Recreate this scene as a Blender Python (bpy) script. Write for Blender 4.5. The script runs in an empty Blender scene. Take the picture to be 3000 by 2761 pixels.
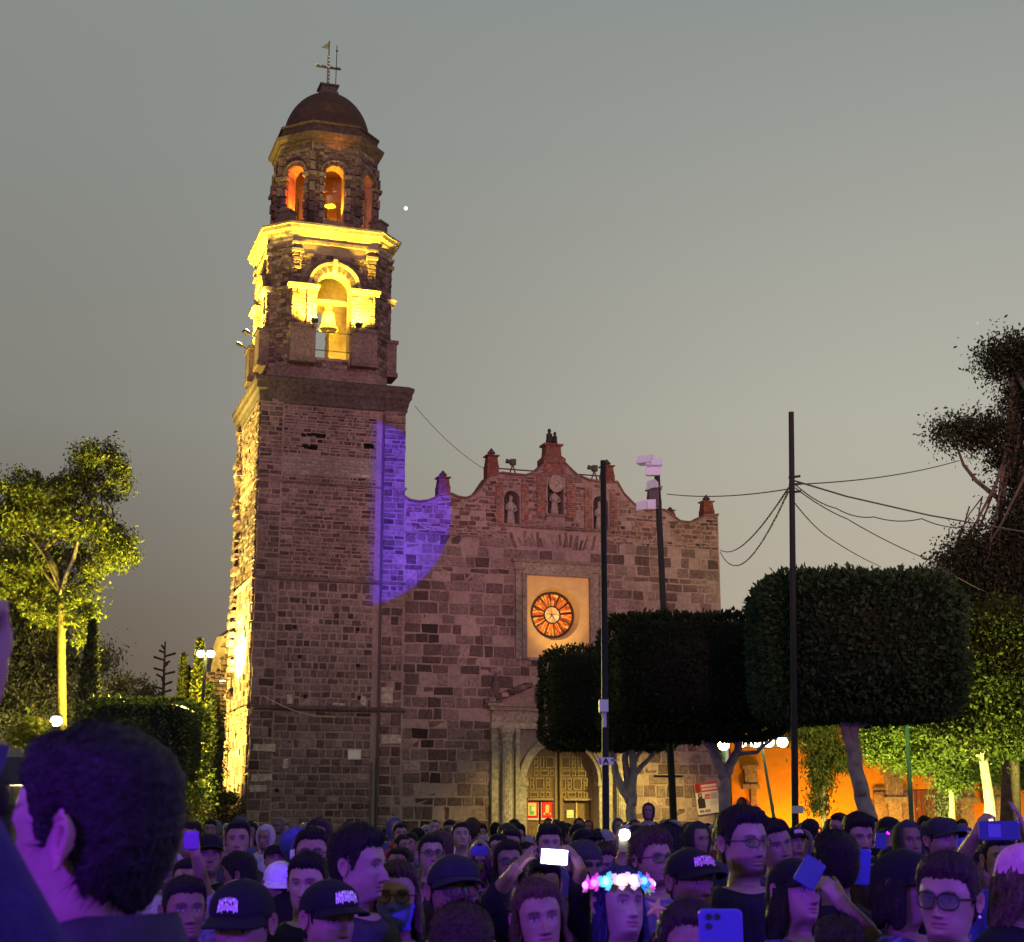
import bpy, math, random
import numpy as np
from mathutils import Vector, Matrix
from mathutils.geometry import tessellate_polygon

SC = bpy.context.scene
R = math.radians
PI = math.pi

# ------------------------------------------------------------------ camera
CAM_H = 1.8
PITCH = 12.8148
cam_d = bpy.data.cameras.new('camera')
cam = bpy.data.objects.new('camera', cam_d)
SC.collection.objects.link(cam)
cam.location = (0, 0, CAM_H)
cam.rotation_euler = (R(90 + PITCH), 0, 0)
cam_d.sensor_fit = 'HORIZONTAL'
cam_d.sensor_width = 36
cam_d.lens = 53.784
cam_d.clip_start = 0.1
cam_d.clip_end = 3000
cam_d.dof.use_dof = True
cam_d.dof.focus_distance = 28
cam_d.dof.aperture_fstop = 11
SC.camera = cam
SC.view_settings.view_transform = 'Standard'
SC.view_settings.look = 'None'
SC.view_settings.exposure = 0
SC.view_settings.gamma = 1
SC.view_settings.use_curve_mapping = False
SC.render.resolution_x, SC.render.resolution_y = 1024, 942
SC.cycles.use_denoising = True
SC.cycles.sample_clamp_indirect = 4
SC.cycles.max_bounces = 5
SC.cycles.transparent_max_bounces = 6

# ------------------------------------------------------------------ dusk sky
W = bpy.data.worlds.new('World')
SC.world = W
W.use_nodes = True
nt = W.node_tree
nt.nodes.clear()
def N(t, **k):
    n = nt.nodes.new(t)
    for a, b in k.items(): setattr(n, a, b)
    return n
L = nt.links.new
wo = N('ShaderNodeOutputWorld'); bg = N('ShaderNodeBackground')
bg.inputs[1].default_value = 1.0
tc = N('ShaderNodeTexCoord'); sx = N('ShaderNodeSeparateXYZ')
L(tc.outputs['Generated'], sx.inputs[0])
def ramp(stops):
    r = N('ShaderNodeValToRGB')
    e = r.color_ramp.elements
    e[0].position, e[0].color = stops[0][0], (*stops[0][1], 1)
    e[1].position, e[1].color = stops[-1][0], (*stops[-1][1], 1)
    for p, c in stops[1:-1]:
        q = e.new(p); q.color = (*c, 1)
    return r
# the afterglow stands on the right of the church, the sky on the left is already darker
r_l = ramp([(0, (.098, .070, .050)), (.10, (.125, .098, .073)), (.25, (.228, .220, .192)), (.5, (.250, .270, .258)), (1, (.18, .20, .21))])
r_r = ramp([(0, (.50, .40, .29)), (.10, (.49, .42, .325)), (.25, (.45, .438, .365)), (.5, (.272, .296, .286)), (1, (.17, .19, .20))])
L(sx.outputs['Z'], r_l.inputs[0]); L(sx.outputs['Z'], r_r.inputs[0])
mr = N('ShaderNodeMapRange', interpolation_type='SMOOTHSTEP')
mr.inputs['From Min'].default_value = -.36; mr.inputs['From Max'].default_value = .30
L(sx.outputs['X'], mr.inputs['Value'])
mx = N('ShaderNodeMix', data_type='RGBA')
L(mr.outputs[0], mx.inputs[0]); L(r_l.outputs[0], mx.inputs[6]); L(r_r.outputs[0], mx.inputs[7])
sky = N('ShaderNodeTexSky', sky_type='NISHITA', sun_disc=False)
sky.sun_elevation = R(-3.0); sky.sun_rotation = R(75)
sc_ = N('ShaderNodeMix', data_type='RGBA', blend_type='ADD'); sc_.inputs[0].default_value = .05
L(mx.outputs[2], sc_.inputs[6]); L(sky.outputs[0], sc_.inputs[7])
L(sc_.outputs[2], bg.inputs[0]); L(bg.outputs[0], wo.inputs[0])

# ------------------------------------------------------------------ church frame and pixel helpers
CX, CY, FPX = 1500., 1380.5, 4482.
_cp, _sp = math.cos(R(PITCH)), math.sin(R(PITCH))
def ray(px, py):
    a = (px - CX) / FPX; b = (CY - py) / FPX
    return (a, _cp - b * _sp, _sp + b * _cp)
def at(px, py, Y):
    """world point seen at a photo pixel, on the plane y = Y"""
    r = ray(px, py); t = Y / r[1]
    return Vector((t * r[0], Y, CAM_H + t * r[2]))
TH = R(18.4)
DX, DN = (math.cos(TH), math.sin(TH)), (-math.sin(TH), math.cos(TH))
OX, OY = -11.2194, 66.0
def fac(px, py, v=0):
    """u, z on the church front (offset v into the depth)"""
    r = ray(px, py)
    t = (v + OX * DN[0] + OY * DN[1]) / (r[0] * DN[0] + r[1] * DN[1])
    x, y = t * r[0] - OX, t * r[1] - OY
    return (x * DX[0] + y * DX[1], CAM_H + t * r[2])
def c2w(u, v, z):
    """church coordinates to world"""
    return Vector((OX + u * DX[0] + v * DN[0], OY + u * DX[1] + v * DN[1], z))

# ------------------------------------------------------------------ stage and park light
def lamp(kind, name, loc, color, energy, target=None, size=.1, angle=60, blend=.4):
    d = bpy.data.lights.new(name, kind)
    d.color = color; d.energy = energy
    if kind in ('POINT', 'SPOT'): d.shadow_soft_size = size
    if kind == 'SPOT': d.spot_size = R(angle); d.spot_blend = blend
    if kind == 'AREA': d.size = size
    o = bpy.data.objects.new(name, d)
    SC.collection.objects.link(o)
    o.location = loc
    if target is not None:
        o.rotation_euler = (Vector(target) - Vector(loc)).to_track_quat('-Z', 'Y').to_euler()
    return o
VIOLET = (.20, .035, 1.0)
# stage wash over the crowd, from the stage behind the camera
lamp('SPOT', 'stage_wash_lamp', (10.5, -2.5, 5.6), (.13, .003, 1.0), 8200, (.5, 8.5, 1.3), .3, 66, .6)
lamp('SPOT', 'stage_wash_lamp', (-4.0, -1.6, 3.1), (.17, .005, 1.0), 3300, (-.2, 5.5, 1.5), .25, 95, .6)
lamp('SPOT', 'stage_wash_lamp', (-15, 3, 4.5), (1, .42, .36), 380, (2, 11, .9), .4, 52, .7)
# far rosy floods that reach the church over the trees
lamp('SPOT', 'facade_wash_lamp', (-4, -22, 9), (1, .40, .50), 74000, (-4, 66, 22), 1.0, 26, .9)
lamp('SPOT', 'facade_wash_lamp', (10, -22, 9), (1, .40, .47), 76000, (10, 68, 17), 1.0, 26, .9)

# ------------------------------------------------------------------ mesh helpers
COL = SC.collection
class MB:
    def __init__(s): s.v = []; s.f = []; s.c = []; s.m = []
    def add(s, verts, faces, col=(.5, .5, .5), mat=0):
        o = len(s.v)
        s.v.extend([tuple(p) for p in verts])
        if len(col) and isinstance(col[0], (tuple, list, np.ndarray)): s.c.extend([tuple(q) for q in col])
        else: s.c.extend([tuple(col)] * len(verts))
        s.f.extend([tuple(i + o for i in f) for f in faces]); s.m.extend([mat] * len(faces))
    def box(s, x0, x1, y0, y1, z0, z1, col=(.5, .5, .5), T=None, mat=0):
        V = [(x0, y0, z0), (x1, y0, z0), (x1, y1, z0), (x0, y1, z0), (x0, y0, z1), (x1, y0, z1), (x1, y1, z1), (x0, y1, z1)]
        if T: V = [T(*p) for p in V]
        s.add(V, [(0, 3, 2, 1), (4, 5, 6, 7), (0, 1, 5, 4), (1, 2, 6, 5), (2, 3, 7, 6), (3, 0, 4, 7)], col, mat)
    def tube(s, pts, radii, n=8, col=(.5, .5, .5), cap=True, mat=0):
        pts = [Vector(p) for p in pts]
        if not hasattr(radii, '__len__'): radii = [radii] * len(pts)
        V = []; F = []
        up = None
        for i, p in enumerate(pts):
            t = (pts[min(i + 1, len(pts) - 1)] - pts[max(i - 1, 0)]).normalized()
            if up is None:
                up = Vector((0, 0, 1)) if abs(t.z) < .9 else Vector((1, 0, 0))
            a = t.cross(up)
            if a.length < 1e-5: a = t.cross(Vector((1, .3, .2)))
            a.normalize(); b = a.cross(t).normalized(); up = b
            for k in range(n):
                an = 2 * PI * k / n
                V.append(p + (a * math.cos(an) + b * math.sin(an)) * radii[i])
        for i in range(len(pts) - 1):
            for k in range(n):
                k2 = (k + 1) % n
                F.append((i * n + k, i * n + k2, (i + 1) * n + k2, (i + 1) * n + k))
        if cap:
            F.append(tuple(range(n))[::-1]); F.append(tuple((len(pts) - 1) * n + k for k in range(n)))
        s.add(V, F, col, mat)
    def lathe(s, prof, n=16, c=(0, 0), col=(.5, .5, .5), sq=None, T=None, mat=0, phase=0):
        V = []; F = []
        for r, z in prof:
            for k in range(n):
                a = 2 * PI * k / n + phase
                x, y = c[0] + r * math.cos(a), c[1] + r * math.sin(a)
                V.append((x, y, z))
        if T: V = [T(*p) for p in V]
        for i in range(len(prof) - 1):
            for k in range(n):
                k2 = (k + 1) % n
                F.append((i * n + k, i * n + k2, (i + 1) * n + k2, (i + 1) * n + k))
        F.append(tuple(range(n))[::-1]); F.append(tuple((len(prof) - 1) * n + k for k in range(n)))
        s.add(V, F, col, mat)
    def ball(s, c, r, n=10, m=6, col=(.5, .5, .5), mat=0):
        rx, ry, rz = (r, r, r) if not hasattr(r, '__len__') else r
        V = [(c[0], c[1], c[2] - rz)]; F = []
        for i in range(1, m):
            a = -PI / 2 + PI * i / m
            for k in range(n):
                b = 2 * PI * k / n
                V.append((c[0] + rx * math.cos(a) * math.cos(b), c[1] + ry * math.cos(a) * math.sin(b), c[2] + rz * math.sin(a)))
        V.append((c[0], c[1], c[2] + rz))
        for k in range(n): F.append((0, 1 + (k + 1) % n, 1 + k))
        for i in range(m - 2):
            for k in range(n):
                F.append((1 + i * n + k, 1 + i * n + (k + 1) % n, 1 + (i + 1) * n + (k + 1) % n, 1 + (i + 1) * n + k))
        b = 1 + (m - 2) * n
        for k in range(n): F.append((b + k, b + (k + 1) % n, len(V) - 1))
        s.add(V, F, col, mat)
    def build(s, name, mats, parent=None, smooth=False, loc=None):
        me = bpy.data.meshes.new(name)
        me.from_pydata(s.v, [], s.f)
        return finish(me, s.c, name, mats, parent, smooth, loc, s.m)

def finish(me, cols, name, mats, parent=None, smooth=False, loc=None, mi=None):
    if cols is not None and len(cols):
        at_ = me.color_attributes.new('tint', 'FLOAT_COLOR', 'POINT')
        c = np.ones((len(me.vertices), 4), dtype=np.float32)
        c[:, :3] = np.asarray(cols, dtype=np.float32)[:, :3]
        at_.data.foreach_set('color', c.ravel())
    if not isinstance(mats, (list, tuple)): mats = [mats]
    for m in mats: me.materials.append(m)
    if mi is not None and len(mats) > 1: me.polygons.foreach_set('material_index', mi)
    if smooth: me.polygons.foreach_set('use_smooth', [True] * len(me.polygons))
    me.update()
    o = bpy.data.objects.new(name, me)
    COL.objects.link(o)
    if parent is not None: o.parent = parent
    if loc is not None: o.location = loc
    return o

def np_mesh(name, V, F, cols, mats, parent=None, smooth=False, loc=None):
    """V (n,3), F (m,k) with constant k"""
    V = np.asarray(V, dtype=np.float32); F = np.asarray(F, dtype=np.int32)
    me = bpy.data.meshes.new(name)
    k = F.shape[1]
    me.vertices.add(len(V)); me.vertices.foreach_set('co', V.ravel())
    me.loops.add(F.size); me.loops.foreach_set('vertex_index', F.ravel())
    me.polygons.add(len(F))
    me.polygons.foreach_set('loop_start', np.arange(0, F.size, k, dtype=np.int32))
    me.update(calc_edges=True)
    return finish(me, cols, name, mats, parent, smooth, loc)

def empty(name, loc=(0, 0, 0), rz=0):
    o = bpy.data.objects.new(name, None)
    COL.objects.link(o); o.location = loc; o.rotation_euler = (0, 0, rz)
    o.empty_display_size = .2
    return o
def tag(o, label=None, cat=None, group=None, kind=None):
    if label: o['label'] = label
    if cat: o['category'] = cat
    if group: o['group'] = group
    if kind: o['kind'] = kind
    return o
def part_label(o, label): o['label'] = label; return o

# ------------------------------------------------------------------ materials
MATS = {}
def mat(name, col=(.5, .5, .5), rough=.7, metal=0, tint=False, noise=0, nscale=8, bump=0, bscale=40, emit=None, estr=1,
        spec=.5, trans=0, alpha=None, stain=0):
    if name in MATS: return MATS[name]
    m = bpy.data.materials.new(name); m.use_nodes = True
    t = m.node_tree; b = t.nodes['Principled BSDF']
    b.inputs['Base Color'].default_value = (*col, 1)
    b.inputs['Roughness'].default_value = rough
    b.inputs['Metallic'].default_value = metal
    b.inputs['Specular IOR Level'].default_value = spec
    ln = t.links.new
    src = None
    if tint:
        a = t.nodes.new('ShaderNodeAttribute'); a.attribute_name = 'tint'; src = a.outputs['Color']
    tcn = t.nodes.new('ShaderNodeTexCoord')
    def mul(src, lo, hi, scale, detail=5):
        nz = t.nodes.new('ShaderNodeTexNoise'); nz.inputs['Scale'].default_value = scale; nz.inputs['Detail'].default_value = detail
        ln(tcn.outputs['Object'], nz.inputs['Vector'])
        mp = t.nodes.new('ShaderNodeMapRange'); mp.inputs['From Min'].default_value = .3; mp.inputs['From Max'].default_value = .7
        mp.inputs['To Min'].default_value = lo; mp.inputs['To Max'].default_value = hi
        ln(nz.outputs['Fac'], mp.inputs['Value'])
        mm = t.nodes.new('ShaderNodeMix'); mm.data_type = 'RGBA'; mm.blend_type = 'MULTIPLY'; mm.inputs[0].default_value = 1
        if src is not None: ln(src, mm.inputs[6])
        else: mm.inputs[6].default_value = (*col, 1)
        ln(mp.outputs[0], mm.inputs[7])
        return mm.outputs[2]
    if noise: src = mul(src, 1 - noise, 1 + noise * .6, nscale)
    if stain: src = mul(src, 1 - stain, 1.08, .55, 7)
    if src is not None: ln(src, b.inputs['Base Color'])
    if bump:
        nz = t.nodes.new('ShaderNodeTexNoise'); nz.inputs['Scale'].default_value = bscale; nz.inputs['Detail'].default_value = 6
        ln(tcn.outputs['Object'], nz.inputs['Vector'])
        bp = t.nodes.new('ShaderNodeBump'); bp.inputs['Strength'].default_value = bump; bp.inputs['Distance'].default_value = .03
        ln(nz.outputs['Fac'], bp.inputs['Height']); ln(bp.outputs[0], b.inputs['Normal'])
    if emit is not None:
        if emit == 'tint':
            ln(src, b.inputs['Emission Color'])
        else: b.inputs['Emission Color'].default_value = (*emit, 1)
        b.inputs['Emission Strength'].default_value = estr
    if trans: b.inputs['Transmission Weight'].default_value = trans
    if alpha is not None: b.inputs['Alpha'].default_value = alpha
    MATS[name] = m
    return m
M_STONE = mat('stone', tint=True, rough=.9, noise=.42, nscale=7, bump=.7, bscale=12, stain=.34, spec=.15)
M_MORTAR = mat('mortar', tint=True, rough=.95, noise=.22, nscale=5, bump=.4, bscale=20, stain=.3, spec=.15)
M_PLASTER = mat('plaster', tint=True, rough=.9, noise=.12, nscale=2.5, bump=.15, bscale=25, spec=.2)
M_WOOD = mat('door_wood', tint=True, rough=.6, noise=.3, nscale=14, bump=.2, bscale=30, spec=.3)
M_IRON = mat('dark_iron', col=(.03, .032, .034), rough=.5, metal=.4)
M_PAINT = mat('painted', tint=True, rough=.5, spec=.4)
M_PRINT = mat('print', tint=True, rough=.7, spec=.2)
M_LAMP_W = mat('lamp_glass_white', col=(.9, .9, .8), emit=(1, .93, .62), estr=12)
M_LAMP_Y = mat('lamp_glass_yellow', col=(.9, .9, .5), emit=(1, .85, .35), estr=30)
# ================================================================== ground
g = MB(); g.add([(-400, -120, 0), (400, -120, 0), (400, 900, 0), (-400, 900, 0)], [(0, 1, 2, 3)], (.16, .14, .125))
tag(g.build('plaza_ground', M_MORTAR), kind='structure')

# ================================================================== stones
rng = random.Random(5)
STONES = [(.37, .275, .265), (.27, .195, .19), (.43, .335, .315), (.22, .16, .157), (.33, .25, .232), (.40, .32, .29)]
def stone_col(rg, dark=.18, light=.12):
    c = rg.choice(STONES)
    k = rg.uniform(.70, 1.10)
    q = rg.random()
    if q < dark: k *= .62
    elif q < dark + light: k *= 1.25
    k *= .76
    return (c[0] * k, c[1] * k * .91, c[2] * k * .94)
MORTAR = (.37, .27, .262)

def frame(ox, oy, ang):
    """local wall frame: s along the wall, d outward from it, z up"""
    ca, sa = math.cos(ang), math.sin(ang)
    def T(s, d, z): return (ox + s * ca + d * sa, oy + s * sa - d * ca, z)
    return T
FRONT = frame(0, 0, 0)

def minus(iv, cuts):
    out = [iv]
    for a, b in cuts:
        nx = []
        for x, y in out:
            if b <= x or a >= y: nx.append((x, y)); continue
            if a > x: nx.append((x, a))
            if b < y: nx.append((b, y))
        out = nx
    return out
def courses(s0, s1, z0, z1, h, w, rg, cut=None, top=None, gap=.025):
    """rectangles of a coursed wall; cut(za, zb) gives the intervals to leave free, top(s) the upper outline"""
    out = []; z = z0
    while z < z1 - h[0] * .5:
        hh = min(rg.uniform(*h), z1 - z)
        if z1 - z - hh < h[0] * .6: hh = z1 - z
        ivs = minus((s0, s1), cut(z, z + hh) if cut else [])
        for a, b in ivs:
            s = a
            while s < b - .04:
                ww = rg.uniform(*w)
                if b - s - ww < w[0] * .55: ww = b - s
                zt = z + hh
                if top:
                    zt = min(zt, min(top(s + ww * k / 4) for k in range(5)) - .04)
                if zt - z > .09: out.append((s + gap / 2, s + ww - gap / 2, z + gap / 2, zt - gap / 2))
                s += ww
        z += hh
    return out
def add_stone(mb, T, r, d, rg, depth=.08, bev=.022, col=None, rough=1.0):
    s0, s1, z0, z1 = r
    jit = lambda: rg.uniform(-.022, .022) * rough
    dd = d + rg.uniform(-.018, .02) * rough
    bv = min(bev, (s1 - s0) * .2, (z1 - z0) * .2)
    back = [(s0 + jit(), z0 + jit()), (s1 + jit(), z0 + jit()), (s1 + jit(), z1 + jit()), (s0 + jit(), z1 + jit())]
    fr = [(back[0][0] + bv, back[0][1] + bv), (back[1][0] - bv, back[1][1] + bv), (back[2][0] - bv, back[2][1] - bv), (back[3][0] + bv, back[3][1] - bv)]
    V = [T(a, d - depth, b) for a, b in back] + [T(a, d - bv, b) for a, b in back] + [T(a, dd + rg.uniform(-.008, .008), b) for a, b in fr]
    F = [(8, 9, 10, 11)]
    for o in (0, 4):
        for k in range(4):
            k2 = (k + 1) % 4
            F.append((o + k, o + k2, o + 4 + k2, o + 4 + k))
    mb.add(V, F, col or stone_col(rg))
def lay(parent, rects, T, d, rg, limit=0, stuff_name='small_stones', score=None, **kw):
    """the largest rects become stones of their own under parent, the rest one mesh"""
    order = sorted(range(len(rects)), key=lambda i: -(score(rects[i]) if score else (rects[i][1] - rects[i][0]) * (rects[i][3] - rects[i][2])))
    single = set(order[:limit])
    rest = MB()
    for i, r in enumerate(rects):
        if i in single:
            b = MB(); add_stone(b, T, r, d, rg, **kw); b.build('stone', M_STONE, parent)
        else: add_stone(rest, T, r, d, rg, **kw)
    if rest.v:
        o = rest.build(stuff_name, M_STONE, parent); o['kind'] = 'stuff'

def arch_pts(c, r, zs, sill, n=14):
    """arch opening outline, from lower left over the crown to lower right"""
    P = [(c - r, sill), (c - r, zs)]
    for k in range(1, n): a = PI - PI * k / n; P.append((c + r * math.cos(a), zs + r * math.sin(a)))
    return P + [(c + r, zs), (c + r, sill)]
def pierced(mb, T, outline, holes, d0, thick, col, back=True, edge=True):
    """flat wall with openings: front face, reveals, back face"""
    loops = [outline] + holes
    flat = [p for l in loops for p in l]
    tris = tessellate_polygon([[Vector((p[0], p[1], 0)) for p in l] for l in loops])
    V = [T(a, d0, b) for a, b in flat] + [T(a, d0 - thick, b) for a, b in flat]
    n = len(flat); F = []
    for t in tris:
        F.append(tuple(t))
        if back: F.append(tuple(i + n for i in reversed(t)))
    o = 0
    for li, l in enumerate(loops):
        for k in range(len(l)):
            k2 = (k + 1) % len(l)
            if li == 0 and not edge: continue
            F.append((o + k, o + k2, n + o + k2, n + o + k))
        o += len(l)
    mb.add(V, F, col)
def profile_ring(mb, poly, prof, col, cap=True):
    """sweep (offset, z) steps round a convex polygon (counter-clockwise)"""
    n = len(poly); V = []; F = []
    for off, z in prof:
        for i in range(n):
            p0, p1, p2 = Vector(poly[i - 1]), Vector(poly[i]), Vector(poly[(i + 1) % n])
            e1 = (p1 - p0).normalized(); e2 = (p2 - p1).normalized()
            n1 = Vector((e1.y, -e1.x)); n2 = Vector((e2.y, -e2.x))
            m = (n1 + n2); m /= (1 + n1.dot(n2))
            q = p1 + m * off
            V.append((q.x, q.y, z))
    for j in range(len(prof) - 1):
        for i in range(n):
            i2 = (i + 1) % n
            F.append((j * n + i, j * n + i2, (j + 1) * n + i2, (j + 1) * n + i))
    if cap: F.append(tuple(range(n))[::-1]); F.append(tuple((len(prof) - 1) * n + i for i in range(n)))
    mb.add(V, F, col)
def arc_ring(mb, T, c, zc, r0, r1, d0, d1, col, a0=0, a1=PI, n=18, split=None, rg=None):
    """half ring with depth; split lays it as separate voussoirs"""
    segs = [(a0 + (a1 - a0) * k / n, a0 + (a1 - a0) * (k + 1) / n) for k in range(n)]
    for k, (a, b) in enumerate(segs):
        if split: g_ = (b - a) * .07; a += g_; b -= g_
        dd = d1 + (rg.uniform(-.02, .02) if rg else 0)
        cc = col if not split else (stone_col(rg) if rg else col)
        V = []
        for d in (d0, dd):
            for an, r in ((a, r0), (b, r0), (b, r1), (a, r1)):
                V.append(T(c + r * math.cos(an), d, zc + r * math.sin(an)))
        mb.add(V, [(4, 5, 6, 7), (0, 1, 5, 4), (1, 2, 6, 5), (2, 3, 7, 6), (3, 0, 4, 7)], cc)

# ================================================================== bell tower
tower = empty('bell_tower', (OX, OY, 0), TH)
tag(tower, 'tall stone bell tower with two octagonal belfries under a dome topped by a cross', 'bell tower')
TW = 6.68
def sq(w=TW, o=0): return [(-o, -o), (w + o, -o), (w + o, w + o), (-o, w + o)]
DARKS = (.20, .15, .14)
b = MB()
profile_ring(b, [(.025, .025), (TW - .025, .025), (TW - .025, TW - .025), (.025, TW - .025)], [(0, -.3), (0, 20.3)], MORTAR)
for a_, c_ in ((.02, 1.0), (5.70, TW - .02)):
    b.box(a_, c_, -.045, .1, -.3, 20.05, MORTAR)
shaft = b.build('tower_shaft', M_MORTAR, tower)
# drain seam and pilaster edges on the front
b = MB(); b.tube([(5.62, -.07, .1), (5.62, -.07, 19.9)], .05, 8, (.07, .055, .06)); 
b.tube([(5.44, -.09, .1), (5.44, -.09, 4.2)], .09, 8, (.17, .14, .15)); b.build('drainpipe', M_PAINT, tower)
rg = random.Random(11)
zones = [(0.0, 6.35, (.27, .40), (.26, .62), .02), (6.55, 12.0, (.26, .38), (.24, .58), 0), (12.18, 16.4, (.15, .24), (.22, .60), 0), (16.5, 20.2, (.11, .21), (.14, .50), 0)]
singles = []; small = MB()
holes_ = [(1.6, 3.2, 18.3, 18.75), (1.9, 2.7, 17.95, 18.2), (4.7, 5.2, 18.2, 18.45)]
for z0, z1, h, w, extra in zones:
    for s0, s1, d in ((.0, 1.02, .07), (1.06, 5.34, .0), (5.68, TW, .07)):
        ww = w if s1 - s0 > 2 else (.3, .66)
        hh = h if s1 - s0 > 2 else (h[0] * 1.25, h[1] * 1.25)
        for r in courses(s0, s1, z0, z1, hh, ww, rg, gap=.075 if z0 < 12 else .05):
            ok = True; cx, cz = (r[0] + r[1]) / 2, (r[2] + r[3]) / 2
            col = stone_col(rg, .2, .07)
            hole = any(a < cx < b_ and c < cz < e for a, b_, c, e in holes_) and rg.random() < .55
            if hole: continue
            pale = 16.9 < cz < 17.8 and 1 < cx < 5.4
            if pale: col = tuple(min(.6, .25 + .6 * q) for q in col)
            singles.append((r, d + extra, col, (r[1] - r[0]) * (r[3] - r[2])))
for r, z in (((1.6, 3.2, 18.3, 18.75)), 0),: pass
singles.sort(key=lambda q: -q[3])
for i, (r, d, col, a) in enumerate(singles):
    if i < 300:
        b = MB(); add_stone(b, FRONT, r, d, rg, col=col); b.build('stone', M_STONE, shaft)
    else: add_stone(small, FRONT, r, d, rg, col=col, bev=.014)
# near-black blocks stand for the shade of putlog pits where stones are missing
for a, b_, c, e in holes_:
    for k in range(7):
        u = rg.uniform(a, b_ - .3); z = rg.uniform(c, e - .12)
        pit = MB(); pit.box(u, u + rg.uniform(.2, .4), -.012, .05, z, z + .13, (.02, .016, .015)); pit.build('painted_putlog_hole', M_MORTAR, shaft)
for u, z in ((1.75, 9.9), (2.0, 8.6), (4.6, 8.3), (4.55, 9.9), (1.2, 2.9), (2.3, 6.9), (4.7, 6.9), (1.65, 4.9)):
    pit = MB(); pit.box(u, u + .17, -.03, .05, z, z + .16, (.03, .022, .02)); pit.build('painted_putlog_hole', M_MORTAR, shaft)

# pale blocks
for u, z, w_, h_ in ((1.55, 6.62, .28, .42), (4.85, 6.62, .26, .4), (3.6, 6.6, .55, .12), (1.5, 3.9, .25, .4), (.2, 4.6, .95, .32), (.15, 3.35, .9, .3), (.1, 2.9, .75, .3), (5.72, 6.75, .55, .7), (5.75, 5.0, .9, .4)):
    add_stone(small, FRONT, (u, u + w_, z, z + h_), .04 if 1 < u < 5.3 else .1, rg, col=(.56, .46, .41))
# left flank: the strip the yellow floods light
LEFT = frame(0, TW, -PI / 2)   # s runs from the back corner to the front corner, outward is -u
for z0, z1, h, w, extra in zones:
    for s0, s1, d in ((0, 1.0, .07), (1.05, 5.6, 0), (5.66, TW, .07)):
        for r in courses(s0, s1, z0, z1, (h[0] * 1.15, h[1] * 1.2), (.4, .9), rg, gap=.04):
            add_stone(small, LEFT, r, d + extra, rg, rough=1.8)
# plain right flank
RIGHT = frame(TW, 0, PI / 2)
for z0, z1, h, w, extra in zones:
    if z1 < 12: continue
    for r in courses(0, TW, z0, z1, (.3, .4), (.5, 1), rg): add_stone(small, RIGHT, r, .0, rg)
o = small.build('small_stones', M_STONE, shaft); o['kind'] = 'stuff'
# string courses
b = MB()
profile_ring(b, sq(), [(.0, 6.35), (.10, 6.37), (.17, 6.45), (.17, 6.53), (.05, 6.57), (0, 6.57)], (.15, .11, .105)); b.build('string_course', M_STONE, tower)
b = MB(); profile_ring(b, sq(), [(.0, 12.0), (.10, 12.04), (.13, 12.12), (0, 12.2)], (.22, .16, .15)); b.build('string_course', M_STONE, tower)
b = MB(); profile_ring(b, sq(), [(.0, 16.4), (.08, 16.42), (.1, 16.48), (0, 16.53)], (.30, .22, .2)); b.build('string_course', M_STONE, tower)
b = MB(); profile_ring(b, sq(), [(.0, 20.0), (.06, 20.05), (.06, 20.18), (.10, 20.32), (.13, 20.5), (.22, 20.62), (.24, 20.85), (.30, 20.95), (.32, 21.12), (.1, 21.25)], (.13, .10, .098)); b.build('cornice', M_STONE, tower)
# torn edges of the flank: broken ashlar ends and a small corbelled niche
b = MB()
for k in range(46):
    z = rg.uniform(7, 20); w_ = rg.uniform(.2, .5)
    add_stone(b, LEFT, (rg.uniform(.0, 3), 0, z, z + .25)[:0] or (0.2 + w_, .7 + w_ * 2, z, z + rg.uniform(.15, .3)), rg.uniform(.1, .32), rg, depth=.4)
o = b.build('toothing_stones', M_STONE, tower); o['kind'] = 'stuff'

OC = (3.27, 3.4)
def octagon(half, fw):
    x, y = OC
    return [(x - fw, y - half), (x + fw, y - half), (x + half, y - fw), (x + half, y + fw), (x + fw, y + half), (x - fw, y + half), (x - half, y + fw), (x - half, y - fw)]
def face_frame(poly, i):
    a, b_ = Vector(poly[i]), Vector(poly[(i + 1) % 8])
    e = b_ - a
    return frame(a.x, a.y, math.atan2(e.y, e.x)), e.length
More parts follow.
